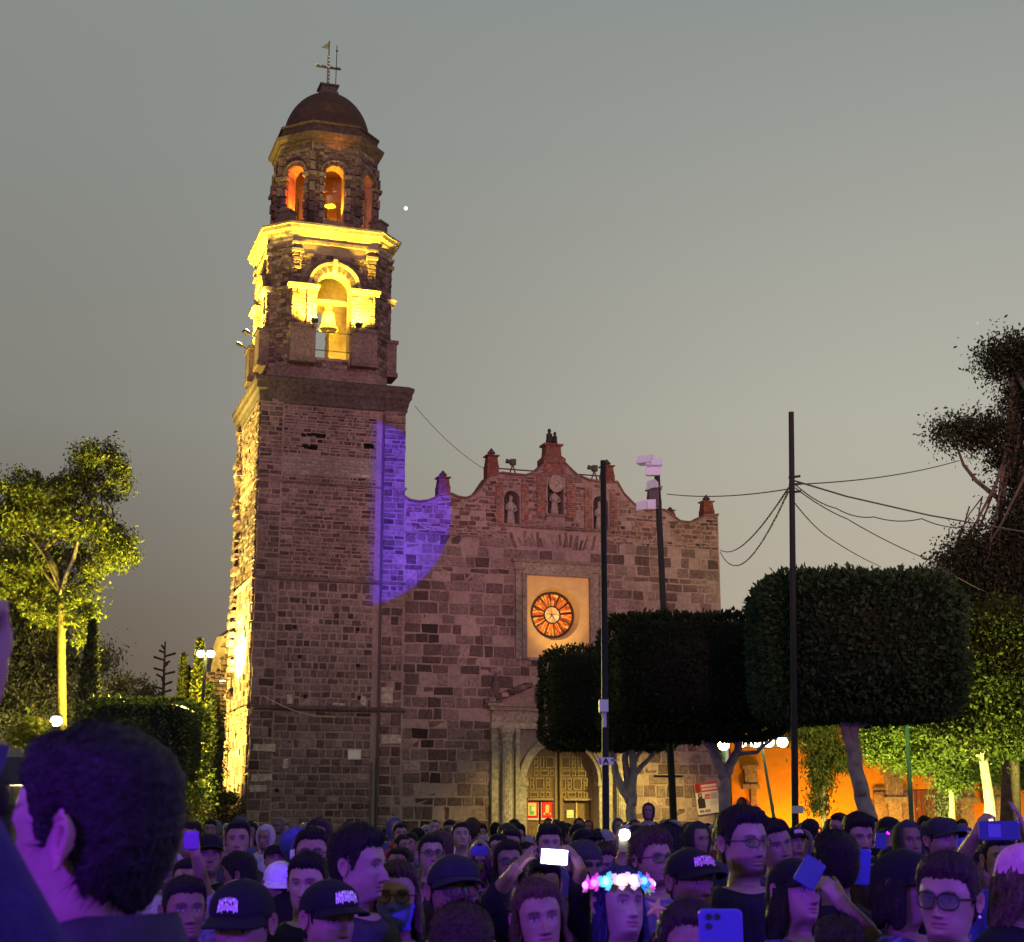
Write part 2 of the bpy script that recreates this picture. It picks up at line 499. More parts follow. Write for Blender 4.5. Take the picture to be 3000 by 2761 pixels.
# ---- first belfry
O1 = octagon(2.8, 1.98)
b = MB(); profile_ring(b, O1, [(.12, 21.1), (.12, 21.5), (.02, 21.6), (.02, 22.0)], (.30, .21, .2)); b.build('belfry_plinth', M_STONE, tower)
bw = MB(); bs = MB()
Z0, Z1 = 22.0, 28.1
for i in range(8):
    trim = MB()
    T, ln_ = face_frame(O1, i)
    if i % 2 == 0:
        c = ln_ / 2
        hole = arch_pts(c, .81, 25.85, 22.5)
        pierced(bw, T, [(0, Z0), (ln_, Z0), (ln_, Z1), (0, Z1)], [hole], 0, .75, (.40, .30, .24), edge=True)
        def cut(za, zb, c=c):
            zm = (za + zb) / 2; out = []
            if zm > 22.4 and zm < 25.9: out.append((c - .86, c + .86))
            elif zm >= 25.9 and zm < 27.25:
                q = math.sqrt(max(0, 1.42 ** 2 - (zm - 25.85) ** 2)); out.append((c - q, c + q))
            return out
        for r in courses(.02, ln_ - .02, Z0, 27.5, (.13, .24), (.16, .42), rg, cut=cut): add_stone(bs, T, r, .05, rg, bev=.012)
        # piers, imposts, archivolt, keystone, pilaster strips
        for s0, s1 in ((.0, .42), (ln_ - .42, ln_)):
            for r in courses(s0, s1, 23.9, 27.45, (.14, .24), (.2, .42), rg): add_stone(bs, T, r, .17, rg, depth=.2)
            trim.box(s0 - .06, s1 + .06, -.1, .27, 27.45, 27.6, (.45, .36, .28), T)
            trim.box(s0 - .02, s1 + .02, -.1, .19, 27.6, 27.82, (.16, .12, .11), T)
            trim.box(s0 - .06, s1 + .06, -.1, .27, 27.82, 27.95, (.45, .36, .28), T)
        for s0, s1 in ((c - 1.28, c - .80), (c + .80, c + 1.28)):
            for r in courses(s0, s1, 23.9, 25.66, (.14, .22), (.16, .3), rg): add_stone(bs, T, r, .22, rg, depth=.3)
        for s0, s1 in ((-.16, c - .74), (c + .74, ln_ + .16)):
            trim.box(s0, s1, -.1, .30, 25.66, 25.76, (.46, .37, .28), T); trim.box(s0 - .04, s1 + .04, -.1, .38, 25.76, 25.88, (.46, .37, .28), T)
        arc_ring(trim, T, c, 25.87, .81, 1.12, -.1, .12, (.42, .33, .27), n=22, split=True, rg=rg)
        arc_ring(trim, T, c, 25.87, 1.12, 1.24, -.1, .26, (.44, .35, .28), n=22)
        arc_ring(trim, T, c, 25.87, 1.26, 1.44, -.1, .10, (.17, .12, .115), n=22)
        trim.box(c - .1, c + .1, -.1, .36, 26.66, 27.2, (.5, .42, .32), T)
        trim.box(-.02, ln_ + .02, -.1, .16, 27.95, 28.1, (.4, .3, .25), T)
        # pedestals under the ledge, either side of the opening
        for s0, s1 in ((-.05, c - .86), (c + .86, ln_ + .05)):
            trim.box(s0, s1, -.05, .46, 22.3, 23.75, (.28, .2, .19), T); trim.box(s0 - .05, s1 + .05, -.05, .54, 23.75, 23.9, (.24, .17, .16), T)
            trim.box(s0 - .04, s1 + .04, -.05, .52, 22.1, 22.3, (.24, .17, .16), T)
    else:
        pierced(bw, T, [(0, Z0), (ln_, Z0), (ln_, Z1), (0, Z1)], [], 0, .75, MORTAR)
        for r in courses(.02, ln_ - .02, Z0, 25.7, (.14, .24), (.16, .42), rg): add_stone(bs, T, r, .05, rg, bev=.012)
        for r in courses(.02, ln_ - .02, 25.84, 27.9, (.14, .24), (.16, .42), rg): add_stone(bs, T, r, .05, rg, bev=.012)
        trim.box(.1, ln_ - .1, -.05, .12, 25.72, 25.82, (.2, .15, .14), T)
        trim.box(0, ln_, -.05, .1, 23.75, 23.88, (.24, .17, .16), T)
    trim.build('belfry_moulding', M_STONE, tower)
bf1 = bw.build('belfry_wall', M_MORTAR, tower); part_label(bf1, 'lower belfry wall with round arched openings')
o = bs.build('small_stones', M_STONE, bf1); o['kind'] = 'stuff'
b = MB(); profile_ring(b, O1, [(.05, 28.05), (.10, 28.12), (.10, 28.22), (.26, 28.32), (.30, 28.42), (.46, 28.52), (.50, 28.66), (.56, 28.70), (.56, 28.80), (.1, 28.95), (-.5, 29.05)], (.44, .35, .27)); b.build('cornice', M_STONE, tower)
b = MB(); profile_ring(b, O1, [(-.1, 21.95), (-.1, 22.02)], (.3, .25, .2)); b.build('belfry_floor', M_STONE, tower)
# railings across the openings and the bell beam
b = MB()
for i in (0, 6):
    T, ln_ = face_frame(O1, i); c = ln_ / 2
    for z in (22.75, 23.62):
        b.tube([T(c - .86, .3, z), T(c + .86, .3, z)], .022, 6, (.05, .04, .03))
b.build('railing', M_PAINT, tower)
b = MB(); b.box(1.6, 5.3, 1.15, 1.45, 25.35, 25.5, (.35, .25, .15)); b.box(1.0, 1.3, 1.6, 5.2, 25.35, 25.5, (.35, .25, .15)); b.build('bell_beam', M_WOOD, tower)
# ---- second belfry
O2 = octagon(2.32, 1.10)
b = MB(); profile_ring(b, O2, [(.16, 28.9), (.16, 29.15), (.05, 29.25)], (.25, .18, .17)); b.build('belfry_plinth', M_STONE, tower)
bw = MB(); bs = MB()
Z0, Z1 = 29.2, 33.4
for i in range(8):
    trim = MB()
    T, ln_ = face_frame(O2, i); c = ln_ / 2
    rr = .47
    pierced(bw, T, [(0, Z0), (ln_, Z0), (ln_, Z1), (0, Z1)], [arch_pts(c, rr, 31.75, 29.45)], 0, .6, (.40, .29, .22))
    def cut(za, zb, c=c):
        zm = (za + zb) / 2
        if zm < 31.75: return [(c - .5, c + .5)]
        if zm < 32.45: q = math.sqrt(max(0, .7 ** 2 - (zm - 31.75) ** 2)); return [(c - q, c + q)]
        return []
    for r in courses(.02, ln_ - .02, Z0, 33.3, (.13, .22), (.15, .4), rg, cut=cut): add_stone(bs, T, r, .05, rg, bev=.012)
    arc_ring(trim, T, c, 31.75, rr, .64, -.1, .12, (.44, .33, .25), n=14, split=True, rg=rg)
    arc_ring(trim, T, c, 31.75, .64, .70, -.1, .2, (.3, .22, .2), n=14)
    for s0, s1 in ((c - .78, c - .45), (c + .45, c + .78)):
        trim.box(s0, s1, -.1, .2, 31.58, 31.75, (.42, .32, .26), T)
        for k in range(5):
            trim.box(s0 + .06, s1 - .04, -.1, .14 + .05 * (k % 2), 29.5 + k * .42, 29.82 + k * .42, stone_col(rg), T)
    # banded corner columns
    for k in range(7):
        trim.box(-.13, .13, -.1, .12 + .06 * (k % 2), 29.25 + k * .52, 29.68 + k * .52, stone_col(rg, .3), T)
    trim.box(-.2, .22, -.1, .26, 31.6, 31.74, (.3, .22, .2), T)
    trim.build('belfry_moulding', M_STONE, tower)
bf2 = bw.build('belfry_wall', M_MORTAR, tower); part_label(bf2, 'narrower upper belfry wall with tall arched openings on every face')
o = bs.build('small_stones', M_STONE, bf2); o['kind'] = 'stuff'
b = MB(); profile_ring(b, O2, [(.03, 33.3), (.14, 33.36), (.14, 33.5), (.30, 33.62), (.34, 33.78), (.06, 33.9), (.02, 34.0), (.02, 34.3), (.1, 34.34), (.1, 34.42), (-.3, 34.5)], (.17, .115, .105)); b.build('cornice', M_STONE, tower)
b = MB(); profile_ring(b, O2, [(-.1, 29.15), (-.1, 29.3)], (.3, .25, .2)); b.build('belfry_floor', M_STONE, tower)
for i in (1, 3, 5, 7):   # corner stubs on the lower cornice
    b = MB(); T, ln_ = face_frame(O1, i); b.box(.25, ln_ - .25, -.55, .05, 28.9, 29.55, (.25, .18, .17), T); b.box(.2, ln_ - .2, -.6, .1, 29.55, 29.65, (.22, .16, .15), T); b.build('corner_block', M_STONE, tower)
# ---- dome, pedestal
b = MB(); pr = [(2.16, 34.3)]
for k in range(0, 15):
    a = PI / 2 * k / 14.5; pr.append((2.14 * math.cos(a), 34.35 + 2.62 * math.sin(a)))
b.lathe(pr, 40, OC, (.125, .075, .07)); b.build('dome', M_MORTAR, tower, smooth=True)
b = MB()
profile_ring(b, [(OC[0] - .4, OC[1] - .4), (OC[0] + .4, OC[1] - .4), (OC[0] + .4, OC[1] + .4), (OC[0] - .4, OC[1] + .4)], [(.06, 36.85), (.06, 37.0), (0, 37.05), (0, 37.3), (.08, 37.34), (.08, 37.42)], (.2, .15, .14)); b.build('dome_pedestal', M_STONE, tower)
# cross on the dome
cr = empty('dome_cross', c2w(OC[0], OC[1], 37.42), TH)
tag(cr, 'white beaded metal cross with a pennant vane on top of the dome', 'cross')
b = MB(); b.tube([(0, 0, 0), (0, 0, 1.75)], .07, 8, (.25, .25, .27)); b.tube([(-.62, 0, 1.1), (.62, 0, 1.1)], .07, 8, (.18, .18, .2)); b.build('cross_bars', M_PAINT, cr)
for k in range(17):
    b = MB()
    if k < 9: b.ball((0, -.1, .12 + k * .19), .06, 8, 5, (.85, .85, .9))
    else: b.ball((-.6 + (k - 9) * .17, -.1, 1.1 + .06 * (k % 2)), .055, 8, 5, (.85, .85, .9))
    b.build('bead', M_PAINT, cr)
b = MB(); b.tube([(0, 0, 1.75), (0, 0, 2.55)], .03, 6, (.06, .05, .06)); b.build('vane_rod', M_PAINT, cr)
b = MB(); b.add([(0, -.01, 2.5), (-.42, -.01, 2.12), (0, -.01, 2.1), (0, .01, 2.5), (-.42, .01, 2.12), (0, .01, 2.1)], [(0, 1, 2), (3, 5, 4), (0, 3, 4, 1), (1, 4, 5, 2), (2, 5, 3, 0)], (.3, .3, .3)); b.build('pennant', M_PAINT, cr)
lr = MB(); lr.tube([(0, 0, 0), (.02, 0, 2.3)], .022, 6, (.05, .05, .06)); lr.ball((.02, 0, 2.1), .06, 8, 6, (.06, .06, .07)); lr.tube([(.02, 0, 2.3), (.02, 0, 2.45)], [.03, .003], 6, (.06, .06, .07))
o = lr.build('lightning_rod', M_PAINT, None, loc=c2w(OC[0] + .38, OC[1], 37.38)); tag(o, 'thin lightning rod standing beside the dome cross', 'lightning rod')
# ---- bells
def bell(loc, s, label):
    e = empty('bell', loc)
    tag(e, label, 'bell', 'bells in the tower')
    b = MB(); pr = [(.02, 0), (.16, -.02), (.24, -.10), (.28, -.25), (.30, -.5), (.34, -.7), (.43, -.84), (.47, -.92), (.44, -.95), (.40, -.9), (.3, -.7), (.25, -.45), (.2, -.15), (.02, -.1)]
    b.lathe([(r * s, z * s) for r, z in pr], 24, (0, 0), (.62, .52, .25)); b.build('bell_cup', mat('bronze', tint=True, rough=.45, metal=.3), e, smooth=True)
    b = MB(); b.tube([(0, 0, -.2 * s), (0, 0, -.95 * s)], .03 * s, 6, (.3, .25, .15)); b.ball((0, 0, -1.0 * s), .08 * s, 10, 6, (.35, .3, .18)); b.build('clapper', M_PAINT, e)
    b = MB(); b.box(-.16 * s, .16 * s, -.05, .05, 0, .32 * s, (.2, .14, .08)); b.tube([(-.5 * s, 0, .3 * s), (.5 * s, 0, .3 * s)], .05, 8, (.2, .14, .08)); b.build('yoke', M_WOOD, e)
bell(c2w(3.2, .62 + .68, 25.02), 1.0, 'large bell hanging in the yellow lit arch of the lower belfry')
bell(c2w(1.15, 3.4, 25.0), .9, 'bell in the left side arch of the lower belfry')
bell(c2w(3.2, 1.75, 31.0), .62, 'small bell hanging in the orange lit arch of the upper belfry')

# ---- tower floodlights
YEL = (1, .69, .04)
def flood(name_label, loc, aim, e, col=YEL, size=.1, ang=120, sz=.16, mat_l=None, group='floodlights on the bell tower', brk=None):
    f = empty('floodlight', loc)
    d = (Vector(aim) - Vector(loc)).normalized()
    f.rotation_euler = d.to_track_quat('-Y', 'Z').to_euler()
    tag(f, name_label, 'floodlight', group)
    b = MB(); b.box(-sz, sz, 0, sz * .8, -sz * .7, sz * .7, (.05, .05, .05)); b.box(-sz * .3, sz * .3, sz * .1, sz * .5, -sz * 1.3, -sz * .7, (.05, .05, .05)); b.build('lamp_housing', M_PAINT, f)
    b = MB(); b.box(-sz * .9, sz * .9, -.02, -.003, -sz * .6, sz * .6, (1, .9, .4)); b.build('lamp_glass', mat_l or M_LAMP_Y, f)
    if brk is not None:
        q = f.rotation_euler.to_matrix().inverted() @ (Vector(brk) - Vector(loc)); b = MB(); b.tube([(0, sz * .4, 0), tuple(q)], .03, 6, (.05, .045, .04)); b.build('bracket', M_PAINT, f)
    l = lamp('SPOT', 'floodlight_lamp', Vector(loc) + d * .06, col, e, aim, size, ang, .5)
    return f
for i, nm in ((0, 'front'), (6, 'left')):
    T, ln_ = face_frame(O1, i); c = ln_ / 2
    for s, w_ in ((c - 1.02, 'left'), (c + 1.02, 'right')):
        p = c2w(*T(s, .92, 24.0)); a = c2w(*T(c + (s - c) * .7, .0, 26.6))
        flood('small yellow floodlight on the %s ledge of the lower belfry, %s of the arch' % (nm, w_), p, a, 5200, ang=150, brk=c2w(*T(s, .4, 23.7)))
T, ln_ = face_frame(O1, 2); p = c2w(*T(ln_ / 2, .6, 24.1)); lamp('SPOT', 'floodlight_lamp', p, YEL, 500, c2w(*T(ln_ / 2, 0, 27)), .1, 140, .5)
lamp('POINT', 'belfry_lamp', c2w(3.9, 3.3, 23.0), YEL, 800, size=.15)
ORA = (1, .30, .015)
lamp('POINT', 'belfry_lamp', c2w(3.5, 3.3, 29.7), ORA, 260, size=.15)
T, ln_ = face_frame(O2, 0); lamp('SPOT', 'belfry_lamp', c2w(*T(ln_ / 2 + .2, -.34, 29.6)), (1, .45, .02), 800, c2w(*T(ln_ / 2, -.45, 32)), .05, 84, .5)
T, ln_ = face_frame(O2, 7); lamp('SPOT', 'belfry_lamp', c2w(*T(ln_ / 2 - .1, -.3, 29.6)), (1, .13, .005), 1200, c2w(*T(ln_ / 2 + .1, -.42, 31.5)), .05, 90, .5)
T, ln_ = face_frame(O2, 0); lamp('SPOT', 'belfry_lamp', c2w(*T(ln_ / 2, .75, 32.9)), (1, .3, .05), 40, c2w(*T(ln_ / 2, .2, 34.3)), .05, 120, .6)
# flank floods
flood('floodlight on a bracket halfway up the left flank of the bell tower', c2w(-.75, 3.2, 7.8), c2w(0, 3.6, 13), 16000, (1, .78, .16), ang=150, sz=.12)
lamp('SPOT', 'ground_floodlight_lamp', c2w(-7, 4.5, .6), (1, .76, .12), 60000, c2w(0, 3.5, 9), .2, 80, .7)
lamp('SPOT', 'ground_floodlight_lamp', c2w(-5, 5.0, 14.6), (1, .76, .12), 9000, c2w(0, 3.5, 18.5), .2, 62, .7)
# the violet disc from the stage, cut by a shutter blade
GP = Vector((-10, -16, 7.0)); ga = c2w(4.2, 0, 15.25)
g_l = lamp('SPOT', 'stage_profile_lamp', GP, (.03, .0, 1.0), 640000, ga, .006, 6.0, .09)
dv = (ga - GP).normalized(); rt = dv.cross(Vector((0, 0, 1))).normalized(); upv = rt.cross(dv)
edge = c2w(5.35, -.05, 15.25); de = (edge - GP).normalized()
pe = GP + de * (1.2 / de.dot(dv))
b = MB(); V = []
for q in (0, .004):
    for a, c in ((-.4, -.3), (0, -.3), (0, .3), (-.4, .3)): V.append(pe + rt * a + upv * c + dv * q)
b.add(V, [(0, 1, 2, 3), (7, 6, 5, 4), (0, 4, 5, 1), (1, 5, 6, 2), (2, 6, 7, 3), (3, 7, 4, 0)], (.02, .02, .02))
o = b.build('shutter_blade', M_PAINT); tag(o, 'black shutter blade of the stage projector behind the crowd', 'shutter blade')
# white box and slung rope on the tower front
b = MB(); b.box(-.28, .28, -.16, 0, -.2, .2, (.75, .72, .66)); b.box(-.31, .31, -.19, 0, .2, .24, (.6, .57, .5)); b.box(-.2, .2, -.175, -.16, -.13, .13, (.8, .78, .74))
o = b.build('junction_box', M_PAINT, None, loc=c2w(4.57, -.06, 4.51)); o.rotation_euler.z = TH; tag(o, 'white junction box on the lower front of the bell tower', 'junction box')
b = MB(); pts = []
for k in range(13):
    t = k / 12; pts.append(c2w(.5 + 3.2 * t, -.25, 6.95 - .85 * t - .25 * math.sin(PI * t)))
b.tube(pts, .02, 6, (.6, .45, .3)); o = b.build('hanging_cable', M_PAINT); tag(o, 'pale cable slung across the lower front of the bell tower', 'cable')
# ================================================================== church front
church = empty('church', (OX, OY, 0), TH)
tag(church, 'weathered stone church front with curved gable, round window and arched portal', 'church')
def z5(x, y): return fac(1200 + .498 * x, 1200 + .498 * y)
OUT = [(6.0, 16.5)] + [z5(*p) for p in ((0, 535), (50, 545), (100, 540), (150, 522), (175, 505), (245, 498), (285, 517), (330, 524), (380, 505), (420, 465), (450, 420), (468, 395), (538, 375), (600, 383), (680, 390), (735, 372), (775, 338), (805, 312),
      (908, 312), (940, 345), (985, 388), (1050, 415), (1120, 430), (1150, 430), (1222, 430), (1262, 500), (1320, 560), (1400, 600), (1465, 590), (1500, 595), (1545, 625), (1590, 660), (1640, 667), (1690, 652), (1732, 628), (1810, 622))]
OUT[-1] = (22.4, OUT[-1][1])
def top_at(u):
    for (a, za), (b_, zb) in zip(OUT, OUT[1:]):
        if a <= u <= b_: return za + (zb - za) * (u - a) / max(b_ - a, 1e-6)
    return OUT[-1][1] if u > OUT[-1][0] else OUT[0][1]
DC, DR, DSP = 14.2, 1.74, 3.45           # door centre, radius, spring
WIN = (12.52, 15.6, 9.0, 12.78)
NICHES = [(11.83, .38, 16.35, 15.15), (14.0, .40, 17.05, 15.75), (16.27, .38, 16.4, 15.15)]
door_h = arch_pts(DC, DR, DSP, 0.02, 20)
win_h = [(WIN[0], WIN[2]), (WIN[0], WIN[3]), (WIN[1], WIN[3]), (WIN[1], WIN[2])]
nich_h = [arch_pts(c, r, zs, zb, 10) for c, r, zs, zb in NICHES]
wall = MB()
outline = [(6.0, 0), (22.4, 0)] + OUT[::-1]
pierced(wall, FRONT, outline, [door_h, win_h] + nich_h, -.018, 1.15, MORTAR)
fw = wall.build('facade_wall', M_MORTAR, church)
b = MB(); b.box(8, 22.0, 1.4, 30, 0, 12.5, (.3, .22, .2)); b.box(9, 21, 1.4, 30, 12.5, 12.8, (.25, .2, .2)); b.build('nave', M_MORTAR, church)
rg = random.Random(21)
def cut(za, zb):
    zm = (za + zb) / 2; out = []
    if zm < 5.3:
        q = DR + .42 if zm < DSP else math.sqrt(max(0, (DR + .42) ** 2 - (zm - DSP) ** 2))
        out.append((DC - max(q, 3.35 if zm < 7 else 0), DC + max(q, 3.35)))
    elif zm < 7.4: out.append((DC - 3.3, DC + 3.3))
    if 8.85 < zm < 13.55: out.append((11.98, 16.06))
    for c, r, zs, zn in NICHES:
        if zb > zn - .1 and za < zs + r + .1: out.append((c - r - .04, c + r + .04))
    if 13.9 < zm < 14.95: out.append((11.6, 16.4))
    return out
lower = courses(6.75, 22.36, 0.0, 13.0, (.36, .60), (.38, .95), rg, cut=cut, top=top_at, gap=.05)
mid = courses(6.75, 22.36, 13.0, 14.5, (.40, .55), (.4, .9), rg, cut=cut, top=top_at, gap=.045)
upper = courses(6.75, 22.36, 14.5, 18.3, (.13, .25), (.16, .58), rg, cut=cut, top=top_at, gap=.045)
def score(r): return (r[1] - r[0]) * (r[3] - r[2])
rects = lower + mid + upper
order = sorted(range(len(rects)), key=lambda i: -score(rects[i]))
rank = {i: k for k, i in enumerate(order)}
rest = MB()
for i, r in enumerate(rects):
    u, z = (r[0] + r[1]) / 2, (r[2] + r[3]) / 2
    col = stone_col(rg, .12, .22)
    # soot and water streak at the tower side
    st = math.exp(-((u - 7.9 - .2 * math.sin(z * 2)) / .55) ** 2) * (z < 11.5) * (.6 + .4 * rg.random())
    col = tuple(q * (1 - .82 * st) for q in col)
    if z > 14.5: col = (col[0] * 1.0, col[1] * .88, col[2] * .84)
    if rank[i] < 300:
        b = MB(); add_stone(b, FRONT, r, .0, rg, col=col, bev=.03, depth=.14, rough=1.6); b.build('stone', M_STONE, fw)
    else: add_stone(rest, FRONT, r, .0, rg, col=col, bev=.018, depth=.1, rough=1.5)
# relieving fan of voussoirs over the window
for k in range(30):
    u = 11.7 + k * .158; lean = (u - 14.0) * .16
    if rg.random() < .2: continue
    z0 = 14.0 + .16 * math.cos((u - 14) / 2.4 * 1.5) + rg.uniform(-.06, .08); h = rg.uniform(.3, .72); lean += rg.uniform(-.25, .25)
    V = []
    for d in (-.1, rg.uniform(-.02, .04)):
        for s, z in ((u - .06, z0), (u + .06, z0), (u + .06 + lean * h, z0 + h), (u - .06 + lean * h, z0 + h)): V.append(FRONT(s, d, z))
    rest.add(V, [(4, 5, 6, 7), (0, 1, 5, 4), (1, 2, 6, 5), (2, 3, 7, 6), (3, 0, 4, 7)], stone_col(rg, .3))
o = rest.build('small_stones', M_STONE, fw); o['kind'] = 'stuff'
# coping along the gable
b = MB(); V = []; F = []
for i, (u, z) in enumerate(OUT):
    for d, dz in ((-.0, -.03), (.09, -.02), (.09, .07), (-1.2, .07), (-1.2, -.03)): V.append(FRONT(u, d, z + dz))
n = len(OUT)
for i in range(n - 1):
    for k in range(5): F.append((i * 5 + k, i * 5 + (k + 1) % 5, (i + 1) * 5 + (k + 1) % 5, (i + 1) * 5 + k))
b.add(V, F, (.25, .13, .115)); b.build('gable_coping', M_STONE, church)
# string course between ashlar and rubble
b = MB(); b.box(6.72, 10.9, -.03, .05, 14.42, 14.5, (.25, .18, .17), FRONT); b.build('string_course', M_STONE, church)
# brick pilasters round the three niches
RED = (.34, .185, .155)
b = MB()
for c, w_, z0, z1 in ((11.2, .36, 15.1, 17.1), (12.45, .36, 15.1, 17.1), (13.25, .42, 15.6, 17.6), (14.75, .42, 15.6, 17.6), (15.6, .36, 15.1, 17.1), (16.9, .36, 15.1, 17.0)):
    z = z0
    while z < min(z1, top_at(c) - .2):
        for k in range(2):
            b.box(c - w_ / 2 + k * w_ / 2, c - w_ / 2 + (k + 1) * w_ / 2 - .01, .02, .07 + rg.uniform(0, .015), z, z + .085, tuple(q * rg.uniform(.75, 1.25) for q in RED), FRONT)
        z += .1
o = b.build('bricks', M_STONE, fw); o['kind'] = 'stuff'
for c, r, zs, zb in NICHES:
    b = MB(); b.box(c - r - .03, c + r + .03, -.62, -.55, zb - .05, zs + r + .05, (.10, .08, .08), FRONT)
    b.box(c - r - .12, c + r + .12, -.02, .14, zb - .12, zb - .02, (.25, .19, .18), FRONT); b.build('niche_back', M_STONE, church)
# centre oval shield
b = MB(); b.lathe([(.40, 0), (.40, .05), (.34, .07), (.33, .04), (.02, .06)], 24, (0, 0), (.42, .33, .29), T=lambda x, y, z: FRONT(13.98 + x * .92, z + .1, 17.18 + y * 1.05)); b.build('oval_shield', M_STONE, church)
b = MB(); b.box(12.85, 15.15, .0, .1, 17.55, 17.65, (.26, .19, .18), FRONT); b.box(11.6, 16.4, .0, .09, 15.02, 15.09, (.22, .16, .15), FRONT); b.build('gable_moulding', M_STONE, church)
def statue(u, z, s, label):
    e = empty('statue', c2w(u, .2, z), TH); tag(e, label, 'statue', 'saints in the gable niches')
    b = MB(); b.lathe([(.24, 0), (.22, .25), (.17, .55), (.20, .85), (.21, 1.0), (.10, 1.12), (.06, 1.16), (.09, 1.22), (.105, 1.32), (.07, 1.42), (.01, 1.45)], 12, (0, 0), (.42, .36, .33), T=lambda x, y, zz: (x * s * (1.0), y * s * .7, zz * s))
    b.tube([(-.2 * s, 0, .95 * s), (-.26 * s, -.1 * s, .7 * s), (-.05 * s, -.22 * s, .72 * s)], [.07 * s, .06 * s, .05 * s], 6, (.4, .34, .31))
    b.tube([(.2 * s, 0, .95 * s), (.27 * s, -.08 * s, .7 * s), (.08 * s, -.22 * s, .6 * s)], [.07 * s, .06 * s, .05 * s], 6, (.4, .34, .31)); b.build('robed_figure', M_STONE, e, smooth=True)
statue(11.83, 15.17, .95, 'stone saint in the left niche of the gable')
statue(14.0, 15.77, .9, 'stone saint in the middle niche under the oval shield')
statue(16.27, 15.17, .95, 'stone saint in the right niche of the gable')
# finials
def finial(u, z, h, w_, label):
    e = empty('finial', c2w(u, .45, z - .05), TH); tag(e, label, 'finial', 'pointed finials along the gable')
    b = MB(); sqp = [(-w_, -w_), (w_, -w_), (w_, w_), (-w_, w_)]
    profile_ring(b, sqp, [(0, -.2), (0, h * .36), (-.02, h * .36), (-.06, h * .66), (.02, h * .68), (.03, h * .72), (-.1, h * .74)], (.24, .09, .075)); b.build('pedestal', M_STONE, e)
    b = MB(); k = .95 if w_ > .25 else .6
    b.lathe([(.16 * k, h * .74), (.12 * k, h * .77), (.20 * k, h * .81), (.21 * k, h * .83), (.12 * k, h * .9), (.015, h)], 10, (0, 0), (.13, .095, .09)); b.build('pointed_cap', M_STONE, e)
finial(8.6, 16.36, 1.25, .29, 'pointed red finial on the gable next to the bell tower')
finial(10.95, 17.5, 1.35, .29, 'pointed red finial at the left shoulder of the gable')
finial(16.78, 17.5, 1.25, .29, 'pointed red finial at the right shoulder of the gable')
finial(19.2, 16.35, 1.5, .29, 'pointed red finial behind the floodlight pole')
finial(22.0, 16.1, 1.25, .29, 'pointed red finial on the right end of the gable')
finial(20.05, 16.0, .62, .2, 'small low finial between the two right finials')
e = empty('gable_statue', c2w(13.95, .45, 18.0), TH); tag(e, 'dark paired figures on the stepped pedestal crowning the gable', 'statue')
b = MB(); profile_ring(b, [(-.5, -.4), (.5, -.4), (.5, .4), (-.5, .4)], [(.06, -.3), (.06, .45), (-.04, .55), (-.10, .62), (-.12, 1.05), (-.02, 1.1), (-.02, 1.18), (-.2, 1.2)], (.26, .12, .1)); b.build('pedestal', M_STONE, e)
b = MB(); b.lathe([(.20, 1.2), (.16, 1.5), (.15, 1.7), (.06, 1.76), (.09, 1.84), (.08, 1.94), (.01, 1.98)], 10, (-.1, 0), (.06, .05, .05)); b.lathe([(.13, 1.2), (.11, 1.5), (.12, 1.6), (.05, 1.66), (.08, 1.74), (.06, 1.82), (.01, 1.85)], 10, (.18, 0), (.06, .05, .05)); b.build('figures', M_STONE, e, smooth=True)
# roof spotlights with a rail
for u, nm, s in ((12.02, 'left', 1), (16.15, 'right', 1)):
    e = empty('roof_spotlight', c2w(u, .5, 17.35), TH); tag(e, 'spotlight on a tripod on the gable, %s of the crowning figures' % nm, 'spotlight', 'spotlights on the gable')
    b = MB()
    for dx in (-.28, .28): b.tube([(dx, 0, -.1), (.0, 0, .75)], .035, 6, (.16, .05, .045))
    b.tube([(-.18, 0, .3), (.18, 0, .3)], .03, 6, (.16, .05, .045)); b.build('tripod', M_PAINT, e)
    b = MB(); b.box(-.1, .14, -.12, .12, .72, 1.0, (.07, .06, .06)); b.tube([(-.1, 0, .86), (-.32, 0, .9)], [.09, .12], 8, (.07, .06, .06)); b.build('lamp_head', M_PAINT, e)
for a, c, nm in ((11.3, 13.5, 'left'), (14.6, 16.5, 'right')):
    b = MB(); b.tube([(0, 0, 0), (c - a, 0, 0)], .035, 6, (.12, .05, .05)); b.tube([(c - a, 0, 0), (c - a, 0, -.5)], .03, 6, (.12, .05, .05)); b.tube([(0, 0, 0), (0, 0, -.6)], .03, 6, (.12, .05, .05))
    o = b.build('guard_rail', M_PAINT, None, loc=c2w(a, .6, 17.88)); o.rotation_euler.z = TH; tag(o, 'thin red guard rail on the %s half of the gable' % nm, 'rail')
# ---- window surround and rose window
b = MB(); fr = (.30, .25, .235)
b.box(11.98, 12.28, -.1, .10, 8.9, 13.0, fr, FRONT); b.box(12.28, 12.50, -.1, .17, 8.9, 12.8, (.26, .21, .2), FRONT)
b.box(15.62, 15.80, -.1, .17, 8.9, 12.8, (.26, .21, .2), FRONT); b.box(15.80, 16.06, -.1, .10, 8.9, 13.0, fr, FRONT)
b.box(12.28, 15.80, -.1, .14, 12.80, 13.02, fr, FRONT); b.box(11.90, 16.14, -.1, .16, 13.02, 13.36, (.33, .27, .25), FRONT); b.box(11.78, 16.26, -.1, .30, 13.36, 13.5, (.24, .19, .18), FRONT)
b.box(12.5, 15.62, -.1, .2, 8.85, 8.98, fr, FRONT)
b.build('window_surround', M_STONE, church)
RC = (13.95, 11.05)
OCHRE = (.74, .50, .20)
b = MB()
ro, ri = 1.22, 1.06
NN = 48
ring = [(RC[0] + ro * math.cos(2 * PI * k / NN), RC[1] + ro * math.sin(2 * PI * k / NN)) for k in range(NN)]
